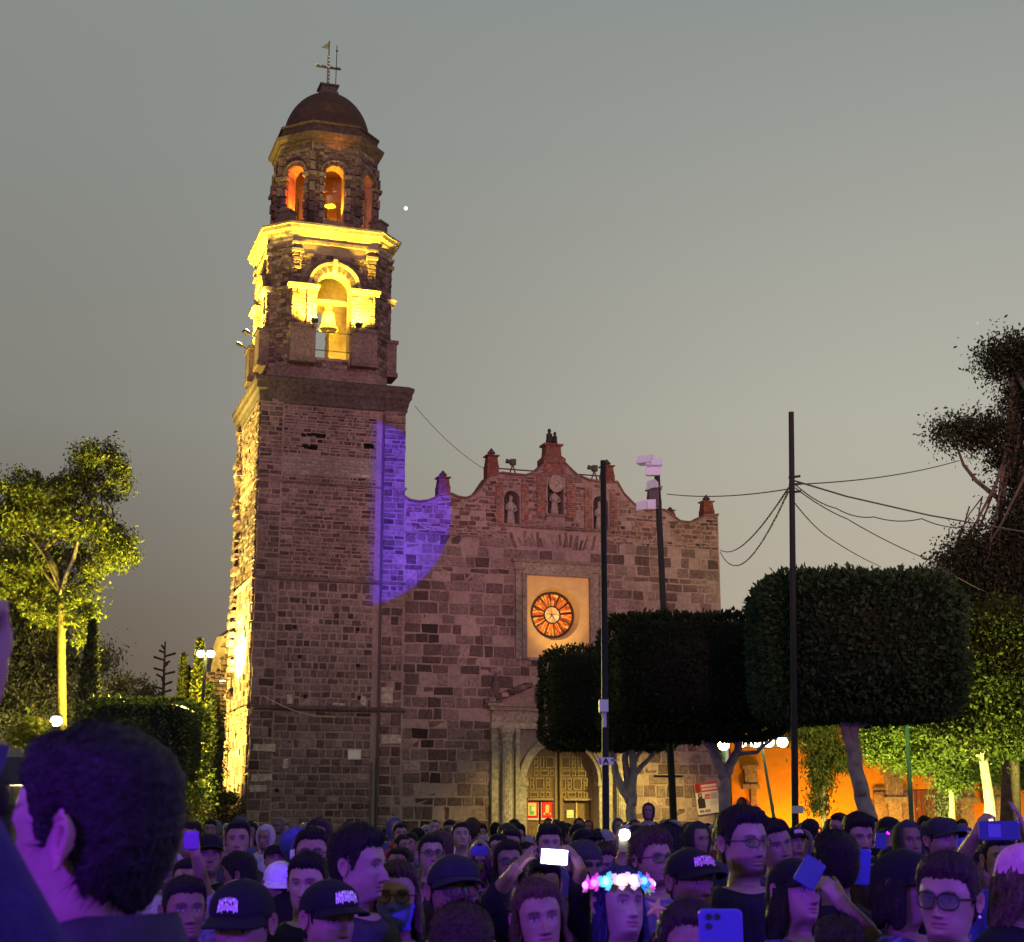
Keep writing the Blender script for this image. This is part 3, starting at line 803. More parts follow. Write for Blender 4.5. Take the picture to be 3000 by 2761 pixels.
pierced(b, FRONT, [(WIN[0], WIN[2]), (WIN[1], WIN[2]), (WIN[1], WIN[3]), (WIN[0], WIN[3])], [ring], -.04, .1, OCHRE)
V = []; F = []
for k in range(NN):
    a = 2 * PI * k / NN
    V.append(FRONT(RC[0] + ro * math.cos(a), -.05, RC[1] + ro * math.sin(a))); V.append(FRONT(RC[0] + ri * math.cos(a), -.55, RC[1] + ri * math.sin(a)))
for k in range(NN): k2 = (k + 1) % NN; F.append((2 * k, 2 * k + 1, 2 * k2 + 1, 2 * k2))
b.add(V, F, OCHRE); b.build('ochre_panel', M_PLASTER, church)
rw = MB(); lead = (.05, .03, .02)
for r0, r1, dd in ((.98, 1.08, -.44), (.37, .42, -.44)):
    arc_ring(rw, FRONT, RC[0], RC[1], r0, r1, -.56, dd, lead, 0, 2 * PI, 40)
SP = 12
for k in range(SP):
    for off in (-.035, .035):
        a = 2 * PI * k / SP + .13; c_, s_ = math.cos(a), math.sin(a); p = (-s_ * off, c_ * off)
        rw.tube([FRONT(RC[0] + c_ * .40 + p[0] * .5, -.47, RC[1] + s_ * .40 + p[1] * .5), FRONT(RC[0] + c_ * 1.0 + p[0], -.47, RC[1] + s_ * 1.0 + p[1])], .014, 5, lead)
rose = rw.build('rose_window', M_PAINT, church)
M_GLASS = mat('stained_glass', tint=True, rough=.25, emit='tint', estr=.62)
for k in range(SP):
    pb = MB(); a0 = 2 * PI * k / SP + .13; a1 = a0 + 2 * PI / SP; m = 7
    for i in range(m):
        x0, x1 = a0 + .03 + (a1 - a0 - .06) * i / m, a0 + .03 + (a1 - a0 - .06) * (i + 1) / m
        cutr = .42 + (.98 - .42) * rg.uniform(.3, .75); c2r = cutr + (.98 - cutr) * rg.uniform(.3, .7)
        for r0, r1 in ((.42, cutr), (cutr, c2r), (c2r, .98)):
            c = rg.choice([(.75, .22, .02), (.55, .10, .01), (.9, .42, .05), (.30, .045, .006), (.62, .15, .012), (.42, .07, .008)])
            arc_ring(pb, FRONT, RC[0], RC[1], r0, r1 - .008, -.55, -.51, c, x0, x1 - .006, 1)
    pb.build('pane', M_GLASS, rose)
pb = MB()
for k in range(8):
    a0 = 2 * PI * k / 8; c = rg.choice([(.8, .45, .12), (.9, .6, .25), (.6, .3, .08)])
    arc_ring(pb, FRONT, RC[0], RC[1], .05, .37, -.55, -.51, c, a0 + .03, a0 + PI / 4 - .03, 2)
    a = a0; rw2 = None
pb.build('pane', M_GLASS, rose)
pb = MB()
for k in range(5):
    a = PI / 2 + 2 * PI * k / 5; pb.add([FRONT(RC[0] + .05 * math.cos(a + .6), -.49, RC[1] + .05 * math.sin(a + .6)), FRONT(RC[0] + .3 * math.cos(a), -.49, RC[1] + .3 * math.sin(a)), FRONT(RC[0] + .05 * math.cos(a - .6), -.49, RC[1] + .05 * math.sin(a - .6))], [(0, 2, 1)], (.12, .11, .10))
pb.build('star_motif', M_PAINT, rose)
# lamp that washes the ochre panel, standing on the portal cornice
flood('small floodlight on the portal cornice below the round window', c2w(14.0, -2.4, 7.75), c2w(14.0, 0, 11.3), 420, (1, .66, .22), .3, 58, .12, group='floodlights at the church front')
# ---- portal
PST = (.46, .40, .33)
b = MB()
for sgn in (-1, 1):
    for a, w_, d in ((3.25, .28, .22), (2.2, .20, .30)): b.box(DC + sgn * a - w_ / 2, DC + sgn * a + w_ / 2, -.1, d, 0, 5.75, PST, FRONT)
    b.box(DC + sgn * 2.72 - .42, DC + sgn * 2.72 + .42, -.1, .12, 0, 5.75, (.40, .34, .28), FRONT)
    b.box(DC + sgn * 2.72 - .34, DC + sgn * 2.72 + .34, -.1, .62, 0, .75, PST, FRONT)
b.box(DC - 3.45, DC + 3.45, -.1, .34, 5.75, 6.0, PST, FRONT); b.box(DC - 3.4, DC + 3.4, -.1, .26, 6.0, 6.55, (.38, .32, .27), FRONT)
b.box(DC - 3.55, DC + 3.55, -.1, .50, 6.55, 6.72, (.34, .28, .24), FRONT); b.box(DC - 3.7, DC + 3.7, -.1, .66, 6.72, 6.85, (.30, .24, .21), FRONT)
for k in range(14):   # raking pediment blocks
    t = k / 13
    for sgn in (-1, 1):
        u = DC + sgn * (3.6 - 1.9 * t); z = 6.85 + .75 * t
        b.box(u - .16, u + .16, -.1, .42 + .1 * (k % 2), z, z + .2, stone_col(rg), FRONT)
b.box(DC - 1.3, DC + 1.3, -.1, .3, 6.85, 7.6, (.36, .30, .26), FRONT)
for s in (-1, 1):
    for k in range(5): b.box(DC + s * 2.9 - .3, DC + s * 2.9 + .3, -.08, .05 + .03 * (k % 2), 1 + k * .9, 1.75 + k * .9, stone_col(rg), FRONT)
b.build('portal_frame', M_STONE, church)
for sgn in (-1, 1):
    b = MB(); pr = [(.30, .75), (.30, .85), (.24, .95), (.235, 3.0), (.20, 5.1), (.25, 5.2), (.25, 5.3), (.22, 5.35), (.34, 5.6), (.36, 5.75)]
    V = []; F = []; n = 32
    for r, z in pr:
        for k in range(n):
            rr = r * (1 - (.10 if (k % 2 and .9 < z < 5.2) else 0)); a = 2 * PI * k / n
            V.append(FRONT(DC + sgn * 2.72 + rr * math.cos(a), .34 + rr * math.sin(a), z))
    for i in range(len(pr) - 1):
        for k in range(n): k2 = (k + 1) % n; F.append((i * n + k, i * n + k2, (i + 1) * n + k2, (i + 1) * n + k))
    b.add(V, F, (.5, .43, .35)); b.build('portal_column', M_STONE, church)
    # urn over the outer pilaster
    b = MB(); b.box(DC + sgn * 3.2 - .22, DC + sgn * 3.2 + .22, -.1, .4, 6.85, 7.2, (.2, .16, .15), FRONT)
    b.lathe([(.2, 7.2), (.12, 7.3), (.2, 7.55), (.14, 7.8), (.03, 8.3)], 10, (DC + sgn * 3.2, -.15), (.17, .13, .125)); b.build('portal_finial', M_STONE, church)
b = MB()
for sgn in (-1, 1):
    b.box(DC + sgn * (DR + .17) - .17, DC + sgn * (DR + .17) + .17, -.2, .16, 0, DSP - .2, (.52, .45, .36), FRONT)
    b.box(DC + sgn * (DR + .17) - .24, DC + sgn * (DR + .17) + .24, -.2, .24, DSP - .2, DSP, (.52, .45, .36), FRONT)
arc_ring(b, FRONT, DC, DSP, DR, DR + .16, -.2, .12, (.52, .45, .36), n=20); arc_ring(b, FRONT, DC, DSP, DR + .16, DR + .30, -.2, .20, (.50, .43, .34), n=20); arc_ring(b, FRONT, DC, DSP, DR + .30, DR + .38, -.2, .26, (.44, .38, .3), n=20)
b.build('portal_arch', M_STONE, church)
# ---- door leaves with coffers
WD = (.22, .15, .078)
for sgn in (-1, 1):
    b = MB()
    a0, a1 = (DC - DR - .02, DC - .06) if sgn < 0 else (DC + .06, DC + DR + .02)
    P = [(a0, 0.05), (a1, 0.05)]
    arc = [(DC + sgn * -0 + (DR + .02) * math.cos(t), DSP + (DR + .02) * math.sin(t)) for t in [PI / 2 * k / 10 for k in range(11)]]
    if sgn > 0: P = [(DC + .06, .05), (DC + DR + .02, .05)] + arc[:-1] + [(DC + .06, DSP + DR)]
    else: P = [(DC - DR - .02, .05), (DC - .06, .05), (DC - .06, DSP + DR)] + [(2 * DC - x, z) for x, z in arc[:-1][::-1]]
    wick = (DC - 1.45, DC - .25) if sgn < 0 else (DC + .28, DC + 1.62)
    hole = [(wick[0], .1), (wick[0], 2.62), (wick[1], 2.62), (wick[1], .1)]
    pierced(b, FRONT, P, [hole], -.55, .12, WD)
    leaf = b.build('door_leaf', M_WOOD, church)
    # grid of raised and sunk panels, recess shade painted darker in the centres
    zrow = 2.75; row = 0
    while zrow < DSP + DR - .2:
        hgt = [.30, .56, .30, .56, .56, .30][row % 6]
        u = a0 + .1; k = 0
        while u < a1 - .16:
            ww = [.25, .46, .25, .25, .46][(k + row * 2) % 5]
            if u + ww > a1 - .04: break
            far = max(abs(u - DC), abs(u + ww - DC))
            if zrow + hgt < DSP or (zrow + hgt - DSP) ** 2 + far ** 2 < (DR - .05) ** 2:
                split = 2 if ww < .3 and hgt > .5 and k % 2 else 1
                for q in range(split):
                    z0 = zrow + hgt / split * q; z1 = z0 + hgt / split - .05
                    pb = MB(); e_ = .045
                    pb.box(u, u + ww - .05, -.55, -.47, z0, z0 + e_, (.38, .27, .14), FRONT); pb.box(u, u + ww - .05, -.55, -.47, z1 - e_, z1, (.38, .27, .14), FRONT)
                    pb.box(u, u + e_, -.55, -.47, z0 + e_, z1 - e_, (.38, .27, .14), FRONT); pb.box(u + ww - .05 - e_, u + ww - .05, -.55, -.47, z0 + e_, z1 - e_, (.38, .27, .14), FRONT)
                    pb.box(u + e_ + .02, u + ww - .05 - e_ - .02, -.55, -.50, z0 + e_ + .02, z1 - e_ - .02, (.13, .082, .04), FRONT)
                    pb.build('panel', M_WOOD, leaf)
            u += ww + .035; k += 1
        zrow += hgt + .05; row += 1
    pb = MB(); pb.box(DC + sgn * .06, DC + sgn * .18, -.55, -.44, .05, DSP + DR - .08, (.3, .2, .1), FRONT); pb.box(wick[0], wick[1], -.55, -.45, 2.62, 2.72, (.36, .26, .14), FRONT); pb.build('rail', M_WOOD, leaf)
b = MB(); b.box(DC - 1.5, DC + 1.7, -.95, -.9, .05, 2.7, (.05, .03, .02), FRONT); b.build('vestibule_shade_board', M_WOOD, church)  # near-black board painted as the shade inside the doorway
# wicket doors and what is fixed on them
wk = MB(); 
for a, c in ((DC - 1.45, DC - .88), (DC - .82, DC - .25)): wk.box(a, c, -.72, -.66, .1, 2.6, (.20, .12, .06), FRONT)
for k in range(6): wk.box(DC - 1.4 + k * .19, DC - 1.27 + k * .19, -.66, -.63, 1.15, 1.35, (.27, .17, .08), FRONT)
wk.build('wicket_door', M_WOOD, church)
def poster_panel(u0, u1, z0, z1, d, parts, name, label, cat, rz=None):
    b = MB(); b.box(u0, u1, d, d + .03, z0, z1, parts[0], FRONT)
    for k, (x0, x1, y0, y1, c) in enumerate(parts[1:]):
        b.box(u0 + (u1 - u0) * x0, u0 + (u1 - u0) * x1, d + .03, d + .036 + .003 * k, z0 + (z1 - z0) * y0, z0 + (z1 - z0) * y1, c, FRONT)
    o = b.build(name, M_PRINT, None, loc=(OX, OY, 0)); o.rotation_euler.z = TH
    tag(o, label, cat); return o
poster_panel(DC - 1.5, DC - .92, 1.75, 2.55, -.60, [(.75, .6, .6), (.04, .96, .12, 1, (.75, .02, .03)), (.14, .8, .25, .95, (.85, .75, .3)), (.25, .6, .3, .8, (.2, .5, .15)), (.4, .7, .5, .75, (.9, .85, .6))], 'framed_picture', 'red bordered picture with a green figure on the left wicket door', 'picture')
poster_panel(DC - .80, DC - .22, 1.75, 2.55, -.60, [(.75, .6, .6), (.04, .96, .12, 1, (.75, .02, .03)), (.15, .85, .22, .95, (.85, .06, .04)), (.35, .65, .4, .85, (.9, .6, .25)), (.2, .3, .3, .4, (.9, .7, .3)), (.7, .8, .3, .4, (.9, .7, .3))], 'framed_picture', 'red bordered picture with an orange figure beside the middle of the door', 'picture')
wk = MB(); wk.box(DC + .3, DC + .92, -.80, -.74, .1, 2.6, (.14, .085, .05), FRONT); wk.box(DC + .4, DC + .85, -.74, -.71, 1.5, 1.56, (.2, .13, .08), FRONT); wk.box(DC + 1.0, DC + 1.6, -.80, -.74, .1, 2.6, (.22, .14, .07), FRONT); wk.box(DC + .92, DC + .99, -.74, -.68, .1, 2.6, (.62, .5, .22), FRONT); wk.build('wicket_door', M_WOOD, church)
poster_panel(DC + .47, DC + .8, 1.85, 2.2, -.70, [(.75, .8, .5), (.15, .85, .2, .3, (.5, .55, .35))], 'paper_notice', 'yellowish paper notice on the dark right wicket door', 'notice')
poster_panel(DC + 1.12, DC + 1.52, 1.05, 1.75, -.72, [(.8, .8, .78), (.15, .85, .82, .9, (.3, .3, .3)), (.35, .6, .35, .6, (.25, .25, .25)), (.2, .8, .15, .2, (.5, .5, .5))], 'paper_notice', 'white paper notice at the right edge of the church door', 'notice')
# banner on the church wall at the right
PB = (20.75, 21.95, 2.0, 3.4)
ob = poster_panel(0, 1.15, 0, 1.42, 0, [(.66, .58, .56), (.0, 1, .70, 1, (.55, .05, .06)), (.28, .97, .85, .93, (.85, .55, .5)), (.28, .97, .75, .82, (.85, .5, .45)), (.02, .2, .70, .98, (.25, .03, .03)), (.40, .62, .47, .62, (.5, .06, .07)), (.44, .60, .52, .56, (.75, .4, .4)), (.66, .95, .45, .65, (.42, .36, .34)), (.60, .9, .26, .4, (.55, .48, .45)), (.10, .26, .47, .68, (.04, .03, .03)), (.05, .36, .20, .5, (.03, .025, .03)), (.13, .22, .56, .66, (.4, .25, .2)), (.08, .26, .06, .14, (.2, .18, .2)), (.32, .55, .06, .14, (.25, .2, .2))], 'hanging_banner', 'tilted printed banner with red headline and dark portrait on the church wall', 'banner')
pw = c2w(20.85, -.12, 1.98); ob.location = pw; ob.rotation_euler = (0, R(-7), TH)

# ================================================================== low wall left of the tower, arcade building on the right
sw = empty('stone_wall', c2w(-.2, 9.5, 0), TH + R(16)); tag(sw, 'rough brown ruined wall behind the left flank of the bell tower', 'wall')
b = MB(); OUTW = [(-3.2, 0), (1.5, 0), (1.5, 11.5), (.3, 10.6), (-.3, 8.8), (-.9, 8.6), (-1.2, 7.0), (-1.8, 6.6), (-2.2, 4.0), (-3.2, 3.4)]
pierced(b, FRONT, OUTW, [], -.05, .8, (.38, .28, .2)); sww = b.build('wall_core', M_MORTAR, sw)
def topw(s):
    pts = sorted(OUTW[2:], key=lambda p: p[0])
    for (a, za), (c, zc) in zip(pts, pts[1:]):
        if a <= s <= c and c > a: return za + (zc - za) * (s - a) / (c - a)
    return 3.0
b = MB()
for r in courses(-3.2, 1.5, 0, 11.4, (.16, .3), (.25, .7), rg, top=topw): add_stone(b, FRONT, r, .02, rg, col=tuple(q * k for q, k in zip(stone_col(rg), (1, 1, .85))))
o = b.build('small_stones', M_STONE, sw); o['kind'] = 'stuff'

AY = 80.0
arc_b = empty('arcade_building', (0, AY, 0), R(2)); tag(arc_b, 'low orange cloister building with stone pillars beside the church', 'building')
def ax(px): return at(px, 2400, AY).x
def az(py): return at(2500, py, AY).z
AT = frame(0, 0, 0)
x0, x1, zt = ax(2150), ax(3330), az(2105)
def_h = [arch_pts((ax(2165) + ax(2198)) / 2, .32, 2.6, .05, 10), ]
gx = (ax(2690), ax(2795))
gate_h = [(gx[0], .05), (gx[0], 3.3), (gx[1], 3.3), (gx[1], .05)]
b = MB(); ORW = (.78, .29, .022)
pierced(b, AT, [(x0, 0), (x1, 0), (x1, zt), (x0, zt)], [def_h[0], gate_h], 0, .6, ORW); b.build('orange_wall', M_PLASTER, arc_b)
b = MB(); b.box(x0, x1, -.7, -.62, 0, 3.6, (.03, .025, .02), AT); b.build('interior_shade_sheet', M_PLASTER, arc_b)  # near-black sheet stands in for the unlit room behind the openings
b = MB(); b.box(x0 - .2, x1, -.8, .25, zt, zt + .3, (.35, .22, .14), AT); b.build('roof_edge', M_STONE, arc_b)
# stone pier by the doorway
SD = (.42, .27, .17)
b = MB()
for k in range(11): b.box(ax(2205) - .0, ax(2222), 0, .18 + .02 * (k % 2), k * .3, k * .3 + .29, tuple(q * rg.uniform(.8, 1.2) for q in SD), AT)
b.box(ax(2180), ax(2232), 0, .28, 3.3, 3.55, SD, AT); b.box(ax(2188), ax(2226), 0, .22, 3.55, 4.3, SD, AT); b.box(ax(2180), ax(2235), 0, .32, 4.3, 4.5, SD, AT); b.build('stone_pier', M_STONE, arc_b)
for k in range(5):
    b = MB(); u = ax(2203) + k * .09; b.tube([AT(u, .25, 0), AT(u, .25, 1.2)], .03, 8, (.3, .16, .1)); b.build('baluster', M_STONE, arc_b)
# half columns with capitals
for px, lab in ((2630, 0), (2845, 0), (2925, 0)):
    b = MB(); c = ax(px)
    b.box(c - .34, c + .34, 0, .3, 0, 2.6, (.45, .33, .2), AT); b.box(c - .55, c + .55, 0, .5, 2.6, 2.9, (.45, .35, .2), AT); b.box(c - .42, c + .42, 0, .4, 2.9, 4.0, (.48, .38, .22), AT)
    for q in range(5): b.box(c - .36 + q * .16, c - .28 + q * .16, .4, .45, 3.0, 3.9, (.36, .26, .15), AT)
    b.box(c - .6, c + .6, 0, .55, 4.0, 4.3, (.45, .35, .2), AT); b.build('stone_column', M_STONE, arc_b)
b = MB(); b.box(gx[0] - 2.1, gx[0], 0, .12, 0, 3.4, (.40, .26, .14), AT); b.box(gx[0] - 2.1, gx[0], 0, .2, 3.0, 3.15, (.33, .2, .11), AT); b.build('stone_dado', M_STONE, arc_b)
for k in range(8):
    b = MB(); w_ = (gx[1] - gx[0]) / 8; b.box(gx[0] + w_ * k + .01, gx[0] + w_ * (k + 1) - .01, -.25, -.15, .05, 3.25, (.26 * rg.uniform(.7, 1.3), .09, .035), AT); b.build('plank', M_WOOD, arc_b)
for px, e_ in ((2262, 600), (2345, 480), (2460, 650), (2590, 600), (2700, 340), (2960, 520)):
    p = at(px, 2400, AY - 1.6); p.z = .25
    lamp('SPOT', 'arcade_uplight_lamp', p, (1, .52, .06), e_, (p.x, AY, 3.5), .15, 130, .6)
# ================================================================== foliage
M_LEAF = bpy.data.materials.new('leaf'); M_LEAF.use_nodes = True
t_ = M_LEAF.node_tree; b_ = t_.nodes['Principled BSDF']
a_ = t_.nodes.new('ShaderNodeAttribute'); a_.attribute_name = 'tint'
t_.links.new(a_.outputs['Color'], b_.inputs['Base Color'])
b_.inputs['Roughness'].default_value = .55; b_.inputs['Specular IOR Level'].default_value = .12
tr_ = t_.nodes.new('ShaderNodeBsdfTranslucent'); t_.links.new(a_.outputs['Color'], tr_.inputs['Color'])
mx_ = t_.nodes.new('ShaderNodeMixShader'); mx_.inputs[0].default_value = .25
t_.links.new(b_.outputs[0], mx_.inputs[1]); t_.links.new(tr_.outputs[0], mx_.inputs[2])
t_.links.new(mx_.outputs[0], t_.nodes['Material Output'].inputs['Surface'])
M_BARK = mat('bark', tint=True, rough=.9, noise=.35, nscale=6, bump=.5, bscale=18, spec=.2)
def leaf_quads(P, size, rg, droop=0, aspect=.5, normal=None, spread=1.0):
    """diamond leaves of the given length at points P; returns V, F"""
    n = len(P)
    d = rg.normal(size=(n, 3))
    if normal is not None: d = d * spread + normal * 1.2
    d[:, 2] -= droop
    d /= np.linalg.norm(d, axis=1)[:, None] + 1e-9
    q = rg.normal(size=(n, 3)); w = np.cross(d, q); w /= np.linalg.norm(w, axis=1)[:, None] + 1e-9
    s = (size * rg.uniform(.6, 1.35, n))[:, None]
    bend = np.cross(d, w) * s * .12
    V = np.empty((n, 4, 3))
    V[:, 0] = P; V[:, 1] = P + d * s * .5 + w * s * aspect * .5 + bend; V[:, 2] = P + d * s; V[:, 3] = P + d * s * .5 - w * s * aspect * .5 + bend
    F = np.arange(4 * n).reshape(n, 4)
    return V.reshape(-1, 3), F
def leaf_cols(n, base, rg, var=.35):
    k = rg.uniform(1 - var, 1 + var, (n, 1)); c = np.asarray(base)[None] * k
    c[:, 0] *= rg.uniform(.8, 1.25, n)
    return np.repeat(c, 4, axis=0)
def clump_crown(blobs, clumps, per, rg, rad=.4, surf=.55):
    """points gathered in clumps through ellipsoid blobs (x, y, z, rx, ry, rz)"""
    vol = np.array([b[3] * b[4] * b[5] for b in blobs]) ** .72; vol /= vol.sum()
    out = []
    for b, p in zip(blobs, vol):
        m = max(3, int(clumps * p))
        u = rg.normal(size=(m, 3)); u /= np.linalg.norm(u, axis=1)[:, None]
        r = rg.uniform(surf, 1.0, m) ** .8
        C = np.array(b[:3]) + u * r[:, None] * np.array(b[3:6])
        Q = rg.normal(size=(m, per, 3)) * rad * rg.uniform(.5, 1.2, (m, 1, 1))
        Q[:, :, 2] *= .75
        out.append((C[:, None] + Q).reshape(-1, 3))
    return np.concatenate(out)
def limb(mb, a, c, r0, r1, rg, col, sag=.1, n=6):
    a, c = Vector(a), Vector(c); pts = []
    off = Vector((rg.normal(), rg.normal(), rg.normal() * .5)) * (c - a).length * sag
    for k in range(n): t = k / (n - 1); pts.append(a.lerp(c, t) + off * math.sin(PI * t))
    mb.tube(pts, [r0 + (r1 - r0) * k / (n - 1) for k in range(n)], 7, col)
def tree(name, label, base, trunk, blobs, leaf, nclump, per, rad, col, bark=(.30, .26, .22), seed=1, group=None, droop=.3, surf=.5, r0=.3, twigs=40, var=.4, cat='tree', aspect=.45):
    """trunk: points relative to base; crown blobs relative to base"""
    rg = np.random.default_rng(seed)
    e = empty(name, base); tag(e, label, cat, group)
    mb = MB(); n = len(trunk)
    mb.tube(trunk, [r0 * (1.25 if k == 0 else 1 - .65 * k / n) for k in range(n)], 10, bark)
    top = Vector(trunk[-1])
    for b in blobs:
        st = Vector(trunk[max(1, min(n - 1, int(n * rg.uniform(.5, 1))))])
        limb(mb, st, b[:3], r0 * .38, r0 * .08, rg, bark)
        for k in range(max(2, twigs // len(blobs))):
            u = rg.normal(size=3); u /= np.linalg.norm(u)
            q = Vector(b[:3]) + Vector(u * np.array(b[3:6]) * rg.uniform(.5, .95))
            limb(mb, Vector(b[:3]).lerp(st, rg.uniform(0, .4)), q, r0 * .1, r0 * .02, rg, bark, .15, 4)
    mb.build('trunk', M_BARK, e, smooth=True)
    P = clump_crown(blobs, nclump, per, rg, rad, surf)
    V, F = leaf_quads(P, leaf, rg, droop, aspect)
    np_mesh('crown', V, F, leaf_cols(len(P), col, rg, var), M_LEAF, e)
    return e
def hedge_crown(name, parent, c, half, leaf, n, col, seed, ex=7.0, core=.90):
    """clipped block crown: leaves over a rounded box, with an added dark core to close the gaps"""
    rg = np.random.default_rng(seed); half = np.array(half)
    u = rg.normal(size=(n, 3)); 
    # even spread over box faces, then rounded
    ax_ = rg.choice(3, n, p=(half[[1, 0, 0]] * half[[2, 2, 1]]) / (half[[1, 0, 0]] * half[[2, 2, 1]]).sum())
    q = rg.uniform(-1, 1, (n, 3)); q[np.arange(n), ax_] = rg.choice([-1, 1], n)
    nrm = (np.abs(q) ** ex).sum(1) ** (1 / ex); s = q / nrm[:, None]
    g = np.sign(s) * np.abs(s) ** (ex - 1) / half; g /= np.linalg.norm(g, axis=1)[:, None]
    lump = 1 + .02 * np.sin(s[:, 0] * 9 + seed) * np.sin(s[:, 2] * 8 + 1) + .018 * np.sin(s[:, 1] * 11 + s[:, 0] * 5)
    P = s * half * lump[:, None] * (1 - np.abs(rg.normal(0, .035, n)))[:, None] + np.array(c)
    # shoots standing out at the top edge
    sh = (s[:, 2] > .8) & (rg.uniform(size=n) < .16)
    P[sh, 2] += rg.uniform(0, leaf * .9, sh.sum())
    V, F = leaf_quads(P, leaf, rg, 0, .5, g, .8)
    cols = leaf_cols(n, col, rg, .45)
    # added opaque core, dark leaf colour for the shade inside
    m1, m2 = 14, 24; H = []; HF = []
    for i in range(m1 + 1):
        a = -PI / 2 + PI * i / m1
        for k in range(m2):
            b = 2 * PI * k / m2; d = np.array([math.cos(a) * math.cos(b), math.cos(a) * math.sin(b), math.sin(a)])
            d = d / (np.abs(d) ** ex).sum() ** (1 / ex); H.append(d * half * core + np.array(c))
    for i in range(m1):
        for k in range(m2): HF.append((i * m2 + k, i * m2 + (k + 1) % m2, (i + 1) * m2 + (k + 1) % m2, (i + 1) * m2 + k))
    V2 = np.concatenate([V, np.array(H)]); F2 = np.concatenate([F, np.array(HF) + len(V)])
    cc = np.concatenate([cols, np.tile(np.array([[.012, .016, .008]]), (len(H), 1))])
    return np_mesh(name, V2, F2, cc, M_LEAF, parent)
DKG = (.026, .040, .016)
GB = (.36, .33, .33)
def topiary(label, px, Y, half, pz, stems, seed, n=14000, leaf=.11, depth=1.7, col=None):
    """clipped laurel: px is the photo column of the crown centre, pz the crown centre row"""
    p = at(px, pz, Y)
    e = empty('clipped_laurel', (p.x, Y, 0)); tag(e, label, 'tree', 'clipped laurel trees on the plaza')
    hedge_crown('crown', e, (0, 0, p.z), (half[0], depth, half[1]), leaf, n, col or DKG, seed)
    mb = MB()
    for pts, r in stems:
        P = []
        for sx_, sy_, dy in pts:
            w = at(sx_, sy_, Y + dy); P.append((w.x - p.x, dy, max(-.05, w.z)))
        fine = []
        for k in range(len(P) - 1):
            for q in range(4): fine.append(Vector(P[k]).lerp(Vector(P[k + 1]), q / 4) + Vector((math.sin(q * 2.1 + k) * .02, math.cos(q * 1.7) * .02, 0)))
        fine.append(Vector(P[-1])); m = len(fine)
        mb.tube(fine, [r * (1 - .5 * k / m) for k in range(m)], 10, GB)
    mb.build('trunk', M_BARK, e, smooth=True)
    return e
topiary('largest clipped block shaped laurel at the right with a leaning pale trunk', 2500, 30, (1.86, 1.34), 1903,
        [([(2570, 2640, 0), (2545, 2400, 0), (2512, 2280, 0), (2500, 2180, 0), (2500, 2070, 0)], .19), ([(2525, 2330, -.1), (2492, 2200, -.1), (2462, 2080, -.1)], .12), ([(2505, 2130, 0), (2560, 2112, .3), (2620, 2090, .6)], .06)], 3, 24000, .13, col=(.046, .088, .034))
topiary('middle clipped laurel with a forked trunk beside the lit park lamps', 2030, 35, (2.08, 1.34), 1990,
        [([(2125, 2600, 0), (2125, 2400, 0), (2122, 2270, 0)], .20), ([(2122, 2280, 0), (2085, 2190, 0), (2040, 2140, 0), (1990, 2100, 0)], .13), ([(2122, 2280, 0), (2160, 2200, 0), (2175, 2130, 0)], .12), ([(2155, 2210, -.2), (2215, 2205, -.2), (2262, 2165, -.2), (2300, 2130, 0)], .05)], 4, 18000)
topiary('smallest and darkest clipped laurel in front of the church door with a many stemmed trunk', 1790, 44, (2.02, 1.38), 2050,
        [([(1855, 2580, 0), (1852, 2420, 0), (1845, 2340, 0)], .22), ([(1845, 2350, 0), (1812, 2290, 0), (1795, 2230, 0), (1785, 2150, 0)], .13), ([(1846, 2350, 0), (1835, 2270, .1), (1830, 2180, .1), (1815, 2130, 0)], .12), ([(1850, 2360, 0), (1855, 2260, 0), (1850, 2150, 0)], .15), ([(1858, 2270, 0), (1900, 2225, .2), (1950, 2165, .2)], .08), ([(1853, 2240, 0), (1885, 2190, 0), (1905, 2140, 0)], .07)], 5, 12000)
# left clipped block
p = at(425, 2170, 38)
e = empty('clipped_laurel', (p.x, 38, 0)); tag(e, 'clipped block shaped laurel with a lit yellow top at the left of the tower', 'tree', 'clipped laurel trees on the plaza')
hedge_crown('crown', e, (0, 0, p.z), (1.36, 1.6, .92), .10, 9000, (.055, .075, .02), 7)
mb = MB(); mb.tube([(0, 0, 0), (.05, 0, 1.2), (0, 0, p.z)], [.16, .13, .1], 8, GB); mb.build('trunk', M_BARK, e, smooth=True)

def rel(base, *px):
    """blobs from photo spots: (px, py, dy, r_across, r_deep, r_up) in metres relative to the base"""
    out = []
    for x, y, dy, rx, ry, rz in px:
        w = at(x, y, base[1] + dy); out.append((w.x - base[0], dy, w.z, rx, ry, rz))
    return out
def relp(base, *px):
    out = []
    for x, y, dy in px:
        w = at(x, y, base[1] + dy); out.append((w.x - base[0], dy, max(w.z, -.05)))
    return out
def gpos(px, Y): w = at(px, 2400, Y); return (w.x, Y, 0)
EUC = (.105, .125, .035)
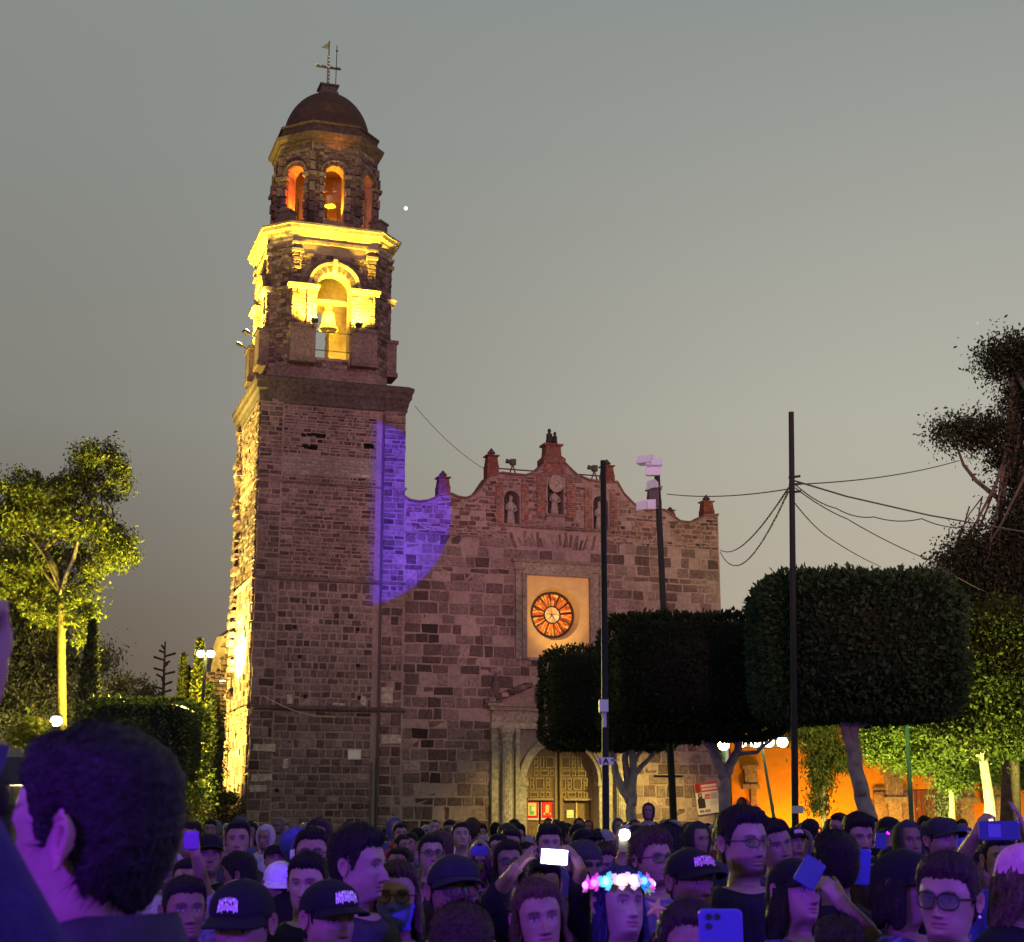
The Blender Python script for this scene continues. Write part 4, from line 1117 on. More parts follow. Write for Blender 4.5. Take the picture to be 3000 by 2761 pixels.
# big eucalyptus on the left
B0 = gpos(180, 50)
tree('eucalyptus_tree', 'tall lit eucalyptus with a pale forked trunk at the left of the tower', B0,
     relp(B0, (182, 2480, 0), (182, 2150, 0), (180, 1900, 0), (180, 1740, 0), (160, 1660, 0), (132, 1605, 0)),
     rel(B0, (275, 1350, 0, 1.0, 1, .75), (330, 1400, 0, .6, .8, .9), (220, 1440, .3, .9, .9, .7), (150, 1450, 0, .9, .9, .7), (60, 1440, 0, .9, 1, .8), (20, 1510, 0, 1, 1, .8), (120, 1540, .2, 1.2, 1.1, .8), (250, 1530, -.3, 1.1, .9, .7), (330, 1580, 0, .7, .8, .5), (375, 1610, 0, .4, .6, .45), (280, 1640, 0, .9, .9, .7), (180, 1650, .6, 1.0, .9, .8), (90, 1650, .6, 1.1, .9, .9), (240, 1760, 0, .65, .8, .9), (130, 1770, .5, .8, .8, .8), (30, 1680, .4, 1, .9, .9), (250, 1850, 0, .35, .5, .6)),
     .14, 860, 40, .17, EUC, (.20, .165, .11), 11, 'eucalyptus trees on the left', .9, .45, .17, 150)
mb = MB(); mb.tube([Vector(q) + Vector(B0) for q in relp(B0, (180, 1745, -.1), (193, 1690, -.2), (215, 1640, -.2), (235, 1560, -.1), (262, 1480, 0))], [.09, .08, .07, .055, .04], 8, (.55, .47, .33))
mb.v = [tuple(Vector(v) - Vector(B0)) for v in mb.v]
mb.build('limb', M_BARK, bpy.data.objects['eucalyptus_tree'], smooth=True)
B1 = gpos(40, 58)
tree('eucalyptus_tree', 'dim drooping tree behind the lit eucalyptus at the left edge', B1,
     relp(B1, (45, 2480, 0), (50, 2200, 0), (60, 1900, 0), (70, 1700, 0)),
     rel(B1, (20, 1780, 0, 1.3, 1.2, 1.4), (110, 1850, 0, 1.2, 1.2, 1.3), (30, 1960, 0, 1.3, 1.2, 1.3), (130, 2020, 0, 1.1, 1.2, 1.1), (60, 2090, 0, 1.2, 1.1, .8), (170, 1930, .5, .8, .9, 1.0), (290, 1930, 1, .6, .6, .7), (-20, 1640, 0, 1.2, 1.1, 1.2), (90, 1740, .5, 1.0, 1, 1.0), (20, 2060, 0, 1.3, 1, 1.0), (200, 2060, .8, .8, .8, .8)),
     .15, 1000, 44, .34, (.085, .085, .045), (.3, .26, .2), 12, 'eucalyptus trees on the left', 1.2, .3, .2, 60)
# dark cypress and the lit pointed ones
def cypress(label, px, ytop, ybot, Y, w_, col, seed, n=3500):
    b0 = gpos(px, Y); zt_ = at(px, ytop, Y).z; zb = max(.3, at(px, ybot, Y).z)
    rg = np.random.default_rng(seed); e = empty('cypress_tree', b0); tag(e, label, 'tree', 'pointed cypresses left of the tower')
    t = rg.uniform(0, 1, n) ** .8; a = rg.uniform(0, 2 * PI, n)
    rr = w_ * np.clip((1 - t) ** .75 * (.55 + .9 * np.minimum(t * 5, 1) * .5), .02, 1) * (1 + .12 * np.sin(a * 3 + t * 14)) * np.sqrt(rg.uniform(.5, 1, n))
    P = np.stack([rr * np.cos(a), rr * np.sin(a), zb + (zt_ - zb) * t], 1)
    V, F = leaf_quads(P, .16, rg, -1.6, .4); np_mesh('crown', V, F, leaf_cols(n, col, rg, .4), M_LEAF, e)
    mb = MB(); mb.tube([(0, 0, 0), (0, 0, zb + (zt_ - zb) * .8)], [.14, .03], 8, (.2, .15, .1)); mb.build('trunk', M_BARK, e)
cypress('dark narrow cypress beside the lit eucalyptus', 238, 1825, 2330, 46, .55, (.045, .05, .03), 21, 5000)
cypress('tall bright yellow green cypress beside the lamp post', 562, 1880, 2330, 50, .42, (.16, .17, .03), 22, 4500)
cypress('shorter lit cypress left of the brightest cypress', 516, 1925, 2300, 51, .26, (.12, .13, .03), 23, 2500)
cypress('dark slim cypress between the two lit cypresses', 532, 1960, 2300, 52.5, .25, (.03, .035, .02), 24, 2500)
cypress('dim cypress against the ruined wall right of the lamp post', 598, 2010, 2340, 52, .40, (.07, .085, .03), 25, 3000)
# shrubs and creepers at the tower foot
def bush(name, label, px, py, Y, r, col, seed, n=2500, leaf=.12, group='shrubs at the foot of the church'):
    p = at(px, py, Y); rg = np.random.default_rng(seed)
    e = empty(name, (p.x, Y, 0)); tag(e, label, 'shrub', group)
    P = clump_crown([(0, 0, max(p.z, r[2] * .8), *r)], max(12, n // 30), 30, rg, .18, .3)
    P[:, 2] = np.maximum(P[:, 2], .02)
    V, F = leaf_quads(P, leaf, rg, .1, .5); np_mesh('foliage', V, F, leaf_cols(len(P), col, rg, .4), M_LEAF, e)
    mb = MB(); z = max(p.z, r[2] * .8)
    for k in range(5): mb.tube([(.05 * k - .1, 0, 0), (rg.normal() * r[0] * .3, rg.normal() * r[1] * .3, z * .6), (rg.normal() * r[0] * .5, rg.normal() * r[1] * .5, z)], [.04, .03, .01], 5, (.2, .16, .1))
    mb.build('stems', M_BARK, e)
bush('ivy_shrub', 'tall climbing shrub on the ruined wall next to the lamp post', 612, 2190, 57, (.55, .4, 2.3), (.075, .10, .03), 31, 4200)
bush('shrub', 'low dark bush at the left foot of the bell tower', 645, 2375, 56, (.75, .6, .8), (.06, .065, .025), 32, 2600)
bush('shrub', 'bright yellow lit shrub below the lamp post', 585, 2405, 45, (.40, .4, .42), (.22, .19, .05), 33, 1200)
bush('shrub', 'lit green bush under the clipped laurel by the lamp post', 555, 2330, 41, (.5, .5, .9), (.10, .13, .03), 34, 2400)
bush('shrub', 'yellow lit leafy shrub under the park lamp at the far left', 90, 2195, 40, (.55, .5, .85), (.20, .21, .03), 35, 2400, .14)
bush('shrub', 'pale tangled shrub behind the clipped laurel', 380, 2035, 58, (1.6, 1, .8), (.10, .095, .05), 36, 2600, .14)
# bare spindly stalk
bs_ = gpos(458, 60); e = empty('dead_stalk', bs_); tag(e, 'dark dead plant stalk rising behind the clipped laurel', 'plant')
mb = MB(); zz = at(458, 1880, 60).z; mb.tube([(0, 0, 0), (.05, 0, zz * .6), (0, 0, zz)], [.12, .09, .03], 7, (.09, .07, .05))
for k in range(16):
    z = zz * (.72 + .26 * k / 16); a = k * 2.4; mb.tube([(0, 0, z), (.45 * math.cos(a), .3 * math.sin(a), z + .12)], [.04, .05], 5, (.08, .06, .05))
for k in range(14):
    a = k * .7; mb.tube([(.1, 0, zz * .55), (math.cos(a) * 1.2 - .6, math.sin(a), zz * .62 + .5 * math.sin(k)), (math.cos(a) * 2.4 - 1.0, math.sin(a), zz * .58 + .6 * math.sin(k * 1.7))], [.04, .03, .012], 5, (.16, .13, .09))
mb.build('stalk', M_BARK, e)
# right hand side: tall eucalyptus cut by the frame
B2 = gpos(2965, 44)
tree('eucalyptus_tree', 'tall dark eucalyptus at the right edge of the picture', B2,
     relp(B2, (2960, 2480, 0), (2962, 2100, 0), (2975, 1800, 0), (2985, 1500, 0), (2985, 1250, 0), (2970, 1080, 0)),
     rel(B2, (2945, 1045, 0, .70, .8, .5), (2990, 1060, 0, .6, .8, .9), (2985, 1180, .2, .4, .6, .6), (2900, 1260, 0, .9, .8, .45), (2800, 1270, 0, .55, .6, .45), (2960, 1330, 0, .6, .7, .5), (2985, 1450, 0, .45, .7, .7), (2960, 1560, 0, .6, .7, .6), (2840, 1610, 0, .65, .7, .65), (2790, 1640, 0, .5, .5, .3), (2900, 1680, 0, .8, .8, .6), (2985, 1720, 0, .7, .8, .8), (2870, 1760, 0, .5, .7, .5), (2990, 1640, .3, .9, .8, .8), (2900, 1850, .3, .9, .8, .8), (2940, 1770, .3, .9, .8, .9), (2830, 1700, .2, .6, .6, .5), (3060, 1200, 0, .9, .9, 1.0), (3080, 1600, 0, 1, .9, 1.4)),
     .13, 1300, 44, .32, (.050, .058, .030), (.16, .13, .10), 41, 'trees at the right edge', .7, .4, .24, 90)
# lit green trees
B3 = gpos(2930, 42.5)
tree('broadleaf_tree', 'wide leafy green tree lit from below at the right edge', B3,
     relp(B3, (2905, 2500, 0), (2900, 2350, 0), (2880, 2220, 0), (2900, 2050, 0), (2930, 1900, 0)),
     rel(B3, (2870, 1870, 0, 1.0, 1.1, .8), (2950, 1850, 0, 1.0, 1.1, .8), (2850, 1990, -.3, .9, 1, .9), (2950, 2000, 0, 1.1, 1.2, 1.0), (2870, 2110, 0, 1.1, 1, .7), (2960, 2130, 0, 1.1, 1.1, .8), (2810, 2150, -.3, .6, .8, .5), (3050, 1980, 0, 1.2, 1.2, 1.6)),
     .13, 1500, 46, .28, (.060, .085, .018), (.42, .40, .30), 42, 'trees at the right edge', .5, .35, .17, 70, aspect=.6)
B4 = gpos(2700, 56)
tree('broadleaf_tree', 'bright yellow green tree under the largest clipped laurel', B4,
     relp(B4, (2790, 2480, 0), (2790, 2350, 0), (2780, 2250, 0), (2750, 2180, 0)),
     rel(B4, (2620, 2150, 0, 1.2, 1, .55), (2720, 2120, 0, 1.3, 1, .8), (2790, 2170, 0, .8, .9, .6), (2580, 2200, 0, .6, .7, .35), (2680, 2220, 0, .9, .8, .45), (2800, 2270, 0, .5, .7, .5)),
     .12, 1000, 44, .26, (.085, .125, .025), (.4, .36, .26), 43, 'trees before the orange building', .5, .3, .13, 60, aspect=.65)
B5 = gpos(2410, 62)
tree('willow_tree', 'drooping dark green willow in front of the orange wall', B5,
     relp(B5, (2415, 2500, 0), (2412, 2300, 0), (2408, 2200, 0), (2405, 2140, 0)),
     rel(B5, (2400, 2130, 0, .9, .9, .5), (2375, 2180, 0, .35, .5, .9), (2430, 2200, 0, .5, .6, 1.0), (2400, 2270, 0, .5, .6, .9), (2470, 2210, 0, .35, .5, .7), (2395, 2340, 0, .35, .5, .6), (2250, 2110, 0, .9, .8, .4), (2320, 2150, 0, .3, .5, .5)),
     .17, 260, 44, .22, (.065, .08, .022), (.3, .24, .16), 44, 'trees before the orange building', 2.2, .2, .12, 50, aspect=.3)
B6 = gpos(2765, 58)
tree('grey_tree', 'greyish drooping tree beside the brown gate', B6,
     relp(B6, (2765, 2500, 0), (2768, 2300, 0), (2775, 2180, 0)),
     rel(B6, (2750, 2240, 0, .4, .5, .8), (2780, 2300, 0, .45, .5, .7), (2765, 2360, 0, .4, .5, .5), (2800, 2200, 0, .4, .5, .5)),
     .16, 130, 40, .22, (.15, .16, .10), (.4, .36, .3), 45, 'trees before the orange building', 2.0, .2, .10, 30, aspect=.3)
B7 = gpos(2960, 47)
tree('broadleaf_tree', 'bright lit low tree crown at the lower right edge with a pale trunk', B7,
     relp(B7, (2975, 2500, 0), (2965, 2380, 0), (2945, 2290, 0), (2930, 2220, 0)),
     rel(B7, (2960, 2225, 0, .6, .6, .35), (2990, 2260, 0, .5, .6, .4), (2890, 2260, .6, .4, .5, .3)),
     .11, 260, 40, .22, (.10, .16, .03), (.6, .52, .34), 46, 'trees at the right edge', .5, .3, .12, 24, aspect=.6)
# lights on the planting
GRN = (1, .82, .10)
lamp('SPOT', 'unseen_tree_uplight', gpos(90, 53)[:2] + (.6,), (1, .84, .25), 7000, at(60, 1850, 57.5), .2, 70, .7)  # unseen spot added to brighten the dim tree at the left edge
lamp('SPOT', 'unseen_tree_uplight', gpos(310, 46)[:2] + (.6,), (1, .80, .07), 22000, at(230, 1540, 50), .2, 50, .7)
lamp('SPOT', 'unseen_tree_uplight', gpos(420, 47)[:2] + (.6,), (1, .80, .07), 13000, at(300, 1600, 50), .2, 60, .7)
lamp('SPOT', 'unseen_tree_uplight', gpos(612, 48.5)[:2] + (.6,), (1, .82, .08), 26000, at(480, 2060, 49), .2, 85, .7)
lamp('SPOT', 'unseen_tree_uplight', gpos(2600, 52)[:2] + (.4,), (.98, .92, .20), 9000, at(2740, 2130, 55.5), .2, 100, .7)
lamp('SPOT', 'unseen_tree_uplight', gpos(2800, 40)[:2] + (.5,), (.98, .92, .20), 5600, at(2950, 2040, 42.5), .2, 95, .7)
lamp('SPOT', 'unseen_tree_uplight', gpos(2350, 59)[:2] + (.4,), (1, .85, .2), 1800, at(2410, 2200, 62), .2, 90, .7)

# ================================================================== poles, lamps, wires
M_POLE = mat('pole_paint', col=(.022, .025, .027), rough=.6, spec=.2, noise=.2, nscale=3)
M_GPOLE = mat('green_pole', col=(.03, .11, .075), rough=.5, noise=.2, nscale=3)
def pole(name, label, cat, bot, top, Y, r, mt=M_POLE, group='poles on the plaza'):
    b = at(*bot, Y); t = at(*top, Y); b = Vector((b.x + (b.x - t.x) * b.z / max(t.z - b.z, .1), Y, 0))
    e = empty(name, b); tag(e, label, cat, group)
    m = MB(); m.tube([(0, 0, 0), (t - b) * .5, t - b], [r * 1.1, r, r * .85], 12); m.tube([(0, 0, 0), (0, 0, .5)], [r * 1.7, r * 1.5], 12); m.build('shaft', mt, e, smooth=False)
    return e, b, t
e, b1, t1 = pole('slim_pole', 'slim dark pole with a small camera in front of the church door', 'pole', (1775, 2430), (1767, 1350), 26, .058)
q = at(1770, 2070, 26) - b1
m = MB(); m.box(q.x - .09, q.x + .06, -.2, .1, q.z - .1, q.z + .1, (.75, .75, .8)); m.box(q.x - .03, q.x + .03, -.1, .1, q.z - .35, q.z - .1, (.6, .6, .65)); m.build('camera_box', M_PAINT, e)
q = at(1772, 2231, 26) - b1
m = MB(); m.box(q.x - .12, q.x + .14, -.1, -.08, q.z - .06, q.z + .06, (.78, .76, .78))
A = [(-.05, -.045), (-.025, -.045), (-.014, -.018), (.014, -.018), (.025, -.045), (.05, -.045), (.013, .048), (-.013, .048)]
m.add([(q.x + .01 + x, -.104, q.z + z) for x, z in A], [(0, 1, 2, 7), (3, 4, 5, 6), (2, 3, 6, 7)], (.05, .05, .1))
m.add([(q.x - .1 + x, -.104, q.z + z) for x, z in ((0, .045), (.02, .045), (.03, -.045), (.01, -.045))], [(3, 2, 1, 0)], (.08, .08, .16)); m.box(q.x + .1, q.x + .2, -.1, -.06, q.z, q.z + .03, (.5, .48, .5)); m.build('sign_plate', M_PRINT, e)
e2, b2, t2 = pole('floodlight_pole', 'pole carrying a cluster of white floodlights before the gable', 'pole', (1975, 2430), (1925, 1390), 38, .085)
e3, b3, t3 = pole('utility_pole', 'tall dark utility pole holding the wires by the clipped laurels', 'pole', (2330, 2430), (2318, 1208), 28, .06)
q = at(2330, 2375, 28) - b3; m = MB(); m.box(q.x - .08, q.x + .12, -.13, -.10, q.z - .05, q.z + .08, (.6, .6, .6)); m.build('torn_paper', M_PRINT, e3)
m = MB()
for k in range(3):
    z = (at(2318, 1400 + k * 22, 28) - b3).z; m.tube([(t3.x - b3.x - .1, 0, z), (t3.x - b3.x + .12, 0, z + .03)], .025, 6, (.05, .05, .05))
m.build('cross_arm', M_PAINT, e3)
# floodlight heads on their pole
for k, (px, py, s, tilt, yaw) in enumerate(((1888, 1345, .22, 35, -30), (1915, 1352, .22, 35, 10), (1912, 1380, .20, 15, -5), (1906, 1420, .18, 5, -60), (1898, 1478, .20, 0, -10), (1880, 1482, .17, 0, -40))):
    p = at(px, py, 37.8)
    f = empty('floodlight', p, R(yaw)); tag(f, ['topmost left white floodlight of the pole cluster', 'topmost right white floodlight of the pole cluster', 'white floodlight just under the topmost pair on the pole', 'white floodlight on the pole seen edge on', 'lowest white floodlight against the pole', 'lowest white floodlight hanging left of the pole'][k], 'floodlight', 'floodlights on the pole')
    m = MB(); V = []
    for y, w_ in ((0, 1), (.16, .6)):
        for x, z in ((-1, -1), (1, -1), (1, 1), (-1, 1)): V.append((x * s * w_, y, z * s * .62 * w_))
    ct, st = math.cos(R(tilt)), math.sin(R(tilt))
    V = [(x, y * ct + z * st, -y * st + z * ct) for x, y, z in V]
    m.add(V, [(0, 1, 2, 3), (7, 6, 5, 4), (0, 4, 5, 1), (1, 5, 6, 2), (2, 6, 7, 3), (3, 7, 4, 0)], (.56, .64, .80)); m.build('lamp_housing', M_PAINT, f)
    m = MB(); 
    g_ = [(x * .86, -.006, z * .86) for x, z in ((-s, -s * .62), (s, -s * .62), (s, s * .62), (-s, s * .62))]
    m.add([(x, y * ct + z * st, -y * st + z * ct) for x, y, z in g_], [(0, 1, 2, 3)], (.62, .70, .88)); m.build('lamp_glass', mat('unlit_glass', tint=True, rough=.15, spec=.6), f)
    m = MB(); d = t2 - p; m.tube([(0, .12, 0), (d.x * .9 * math.cos(R(yaw)), .3, -.05)], .025, 6, (.2, .2, .22)); m.build('bracket', M_PAINT, f)
m = MB()
m.box(t2.x - b2.x - .22, t2.x - b2.x + .02, -.12, .12, (t2 - b2).z - .85, (t2 - b2).z - .3, (.03, .03, .035))
m.build('control_box', M_PAINT, e2)
m = MB(); q = at(1958, 2275, 38) - b2; m.tube([(q.x - .35, 0, q.z), (q.x + .35, 0, q.z)], .03, 6, (.06, .06, .06)); m.build('cross_arm', M_PAINT, e2)
# lit lamps
def park_lamp(label, px, py, Y, e_, col, r=.13, mt=M_LAMP_Y, gp=M_GPOLE, foot=None, heads=1, glass=(.9, .85, .5)):
    p = at(px, py, Y); fx = at(foot or px, 2400, Y).x
    e = empty('park_lamp', (fx, Y, 0)); tag(e, label, 'street lamp', 'lit lamps in the park')
    m = MB(); m.tube([(0, 0, 0), (p.x - fx, 0, p.z - r)], [.07, .045], 10); m.tube([(0, 0, 0), (0, 0, .4)], [.12, .09], 10); m.build('post', gp, e)
    for k in range(heads):
        dx = (k - (heads - 1) / 2) * r * 2.4
        m = MB(); m.ball((p.x - fx + dx, 0, p.z), (r, r, r * .9), 14, 8, glass); m.build('lamp_globe', mt, e, smooth=True)
        m = MB(); m.tube([(p.x - fx + dx, 0, p.z + r * .75), (p.x - fx + dx, 0, p.z + r * 1.3)], [r * 1.15, r * .3], 10, (.05, .06, .05)); m.tube([(p.x - fx, 0, p.z - r), (p.x - fx + dx, 0, p.z - r * .8)], .03, 6, (.05, .06, .05)); m.build('lamp_cap', M_PAINT, e)
        if e_: lamp('POINT', 'park_lamp_light', (p.x + dx, Y - .02, p.z), col, e_ / heads, size=r * 1.05 + .02)
    return e
park_lamp('lit park lamp between the two trunks right of the church door', 2120, 2184, 47, 520, (1, .75, .16), .17)
park_lamp('row of white lamp heads on a post before the orange wall', 2232, 2175, 52, 700, (1, .82, .30), .19, M_LAMP_W, M_GPOLE, 2290, 4)
park_lamp('lit lamp on a tall black post left of the bell tower', 603, 1916, 44, 1500, (1, .86, .22), .12, M_LAMP_W, M_POLE, 568, 2)
park_lamp('lit globe lamp below the eucalyptus at the far left', 165, 2113, 44, 420, (1, .85, .25), .17, M_LAMP_W, M_POLE)
park_lamp('small lit lamp just above the head of the nearest man', 212, 2178, 36, 300, (1, .88, .35), .13, M_LAMP_W, M_POLE)
ee, bb, tt = pole('green_post', 'green lamp post before the orange building under the largest laurel', 'post', (2672, 2430), (2655, 2085), 46, .07, M_GPOLE)
lamp('SPOT', 'door_floodlight_lamp', c2w(18.0, -5, 5.0), (1, .74, .14), 2600, c2w(17.5, 0, .2), .3, 100, .9)
lamp('SPOT', 'door_floodlight_lamp', c2w(12.8, -5, 4.5), (1, .76, .18), 1000, c2w(12.5, 0, .2), .3, 95, .9)
lamp('SPOT', 'park_lamp_light', at(600, 1935, 43.8), (1, .84, .12), 16000, at(470, 2150, 39), .15, 90, .6)
# wires
def wire(label, pts, r=.012, group='wires over the plaza', n=14, sag=.0):
    P = [at(*p) if len(p) == 3 else p[0] for p in pts]
    out = []
    for k in range(len(P) - 1):
        for q in range(n):
            t = q / n; v = P[k].lerp(P[k + 1], t); v.z -= sag * 4 * t * (1 - t); out.append(v)
    out.append(P[-1]); o = P[0].copy(); m = MB(); m.tube([v - o for v in out], r, 5, (.10, .09, .08))
    ob = m.build('wire', M_PAINT, None, loc=o); tag(ob, label, 'wire', group)
TW_ = c2w(6.9, .2, 20.6); 
wire('wire from the tower cornice down to the left shoulder of the gable', [(c2w(7.1, 0, 20.4),), (c2w(10.6, .4, 17.75),)], .014, sag=.25)
wire('wire from the floodlight pole to the utility pole', [(1955, 1448, 37.6), (2318, 1432, 28)], .012, sag=.1)
wire('wire rising from the utility pole to the dark tree at the right', [(2322, 1420, 28), (2810, 1350, 40)], .013, sag=.12)
wire('thick twisted cable from the utility pole to the right edge', [(2330, 1410, 28), (2480, 1455, 30), (2720, 1510, 32), (3120, 1580, 36)], .018)
wire('loose loop of cable below the thick twisted cable', [(2330, 1420, 28), (2450, 1490, 30), (2560, 1515, 30.5), (2700, 1520, 31.5), (2830, 1545, 33)], .012, sag=.07)
wire('long wire from the utility pole down behind the largest laurel', [(2330, 1430, 28), (2480, 1520, 32), (2720, 1640, 38), (2900, 1740, 42)], .012, sag=.05)
wire('short wire from the utility pole down to the top of the largest laurel', [(2325, 1470, 28), (2420, 1570, 34), (2580, 1660, 44)], .012, sag=.05)
wire('upper of two wires from the utility pole down to the church corner', [(2312, 1428, 28), (2110, 1612, 72)], .020, sag=.5)
wire('lower of two wires from the utility pole down to the church corner', [(2310, 1440, 28), (2110, 1618, 72)], .020, sag=1.0)
# evening star
st_ = at(1189, 611, 900); m = MB(); m.ball((0, 0, 0), 1.25, 12, 8, (1, 1, 1)); o = m.build('evening_star', mat('star_light', col=(1, 1, 1), emit=(1, 1, .9), estr=1.3), None, smooth=True, loc=st_); tag(o, 'bright evening star in the grey sky right of the belfry', 'star')
st_ = at(2864, 948, 900); m = MB(); m.ball((0, 0, 0), .55, 10, 6, (1, 1, 1)); o = m.build('evening_star', mat('faint_star', col=(1, 1, 1), emit=(1, 1, .9), estr=.45), None, smooth=True, loc=st_); tag(o, 'faint star low in the sky above the right hand trees', 'star')
# dark marquee and railings at the far left behind the crowd
B8 = gpos(20, 34); e = empty('marquee', B8); tag(e, 'small dark marquee with lit posts at the far left edge', 'marquee')
w0 = at(-90, 2400, 34).x - B8[0]; w1 = at(66, 2400, 34).x - B8[0]; zt2 = at(20, 2205, 34).z; zb2 = at(20, 2300, 34).z
m = MB(); m.box(w0, w1, 0, 2.5, zb2, zt2 - .1, (.05, .05, .07)); m.add([(w0, 0, zt2 - .1), (w1, 0, zt2 - .1), (w1, 2.5, zt2 - .1), (w0, 2.5, zt2 - .1), ((w0 + w1) / 2, 1.2, zt2 + .15)], [(0, 1, 4), (1, 2, 4), (2, 3, 4), (3, 0, 4)], (.07, .07, .09)); m.build('canopy', M_PAINT, e)
for k in range(4):
    x = w0 + (w1 - w0) * k / 3; m = MB(); m.tube([(x, .05, 0), (x, .05, zb2)], .035, 8, (.6, .55, .35)); m.build('post', M_PAINT, e)
lamp('POINT', 'marquee_lamp', (B8[0] + w1 - .4, 35, 2.0), (1, .85, .4), 260, size=.1)
# ================================================================== people
M_SKIN = mat('skin', tint=True, rough=.55, spec=.28, noise=.10, nscale=30, bump=.06, bscale=220)
M_HAIR = mat('hair', tint=True, rough=.5, spec=.12, noise=.5, nscale=90, bump=.4, bscale=150)
M_CLOTH = mat('cloth', tint=True, rough=.85, spec=.2, noise=.22, nscale=22, bump=.25, bscale=60)
M_LENS = mat('lens', col=(.02, .02, .03), rough=.03, spec=1.0, alpha=.2)
M_SCREEN = mat('phone_case', tint=True, rough=.3, spec=.5)
def smooth(a, b, x):
    t = np.clip((x - a) / (b - a), 0, 1); return t * t * (3 - 2 * t)
_hz = np.array([-.215, -.19, -.165, -.14, -.124, -.114, -.105, -.095, -.075, -.055, -.03, 0, .03, .06, .085, .103, .112, .1155])
_hw = np.array([.078, .067, .062, .059, .058, .056, .054, .055, .062, .066, .0715, .0755, .0765, .071, .058, .036, .018, .002])
_hf = np.array([.056, .046, .038, .034, .046, .066, .078, .084, .086, .088, .0895, .0895, .0915, .083, .064, .037, .018, .002])
_hb = np.array([.078, .072, .067, .064, .060, .055, .053, .053, .058, .070, .086, .097, .099, .092, .074, .046, .022, .002])
_zz = np.linspace(-.215, .1155, 400)
def _sm(v):
    y = np.interp(_zz, _hz, v); k = np.exp(-np.linspace(-2, 2, 15) ** 2); k /= k.sum()
    yp = np.concatenate([np.full(7, y[0]), y, np.full(7, y[-1])]); o = np.convolve(yp, k, 'valid'); o[-8:] = y[-8:]; return o
_HW, _HF, _HB = _sm(_hw), _sm(_hf), _sm(_hb)
# body sections: z, then ellipses (cx, cy, rx, ry) for trunk, arm, leg (mirrored)
_BODY = [(1.43, (.080, .072), (0, .01, .03, .03), (0, 0, .02, .02)), (1.415, (.110, .078), (.03, .012, .04, .04), (0, 0, .02, .02)), (1.397, (.150, .086), (.06, .012, .05, .05), (0, 0, .02, .02)), (1.372, (.178, .099), (.12, .01, .07, .06), (0, 0, .02, .02)),
         (1.32, (.178, .108), (.15, .01, .065, .065), (0, 0, .02, .02)), (1.20, (.165, .122), (.178, .01, .055, .06), (0, 0, .02, .02)), (1.05, (.148, .115), (.20, .012, .046, .052), (0, 0, .02, .02)), (.92, (.150, .112), (.214, .0, .04, .045), (.02, 0, .03, .03)),
         (.80, (.165, .12), (.224, -.02, .034, .04), (.06, 0, .08, .09)), (.70, (.13, .10), (.20, -.03, .024, .04), (.085, 0, .088, .10)), (.60, (.06, .05), (.1, 0, .02, .02), (.088, 0, .08, .09)), (.45, (.04, .03), (.05, 0, .02, .02), (.088, .005, .058, .062)),
         (.12, (.04, .03), (.05, 0, .02, .02), (.09, .01, .042, .05)), (.06, (.04, .03), (.05, 0, .02, .02), (.09, -.04, .045, .12)), (.0, (.04, .03), (.05, 0, .02, .02), (.09, -.04, .046, .125))]
def body_rad(z, ph, build=1.0):
    """polar radius of the clothed-free body at heights z (rows) and azimuths ph"""
    zs = np.array([r[0] for r in _BODY])[::-1]
    def col(i, j): return np.interp(z, zs, np.array([r[i][j] for r in _BODY])[::-1])
    dx, dy = np.sin(ph)[None], -np.cos(ph)[None]
    out = np.full((len(z), len(ph)), .004)
    def ell(cx, cy, rx, ry):
        cx, cy, rx, ry = (np.asarray(q)[:, None] for q in (cx, cy, rx, ry))
        A = (dx / rx) ** 2 + (dy / ry) ** 2; B = dx * cx / rx ** 2 + dy * cy / ry ** 2; C = (cx / rx) ** 2 + (cy / ry) ** 2 - 1
        D = B * B - A * C
        return np.where(D > 0, (B + np.sqrt(np.maximum(D, 0))) / A, 0)
    out = np.maximum(out, ell(np.zeros_like(z), np.zeros_like(z), col(1, 0) * build, col(1, 1) * build))
    for s in (-1, 1):
        for i in (2, 3): out = np.maximum(out, ell(s * col(i, 0) * build, col(i, 1), col(i, 2) * build, col(i, 3)))
    return out
HZ = 1.585
def phis(n):
    t = np.linspace(-1, 1, n, endpoint=False) + 1 / n
    return PI * (.60 * t + .40 * t ** 3)
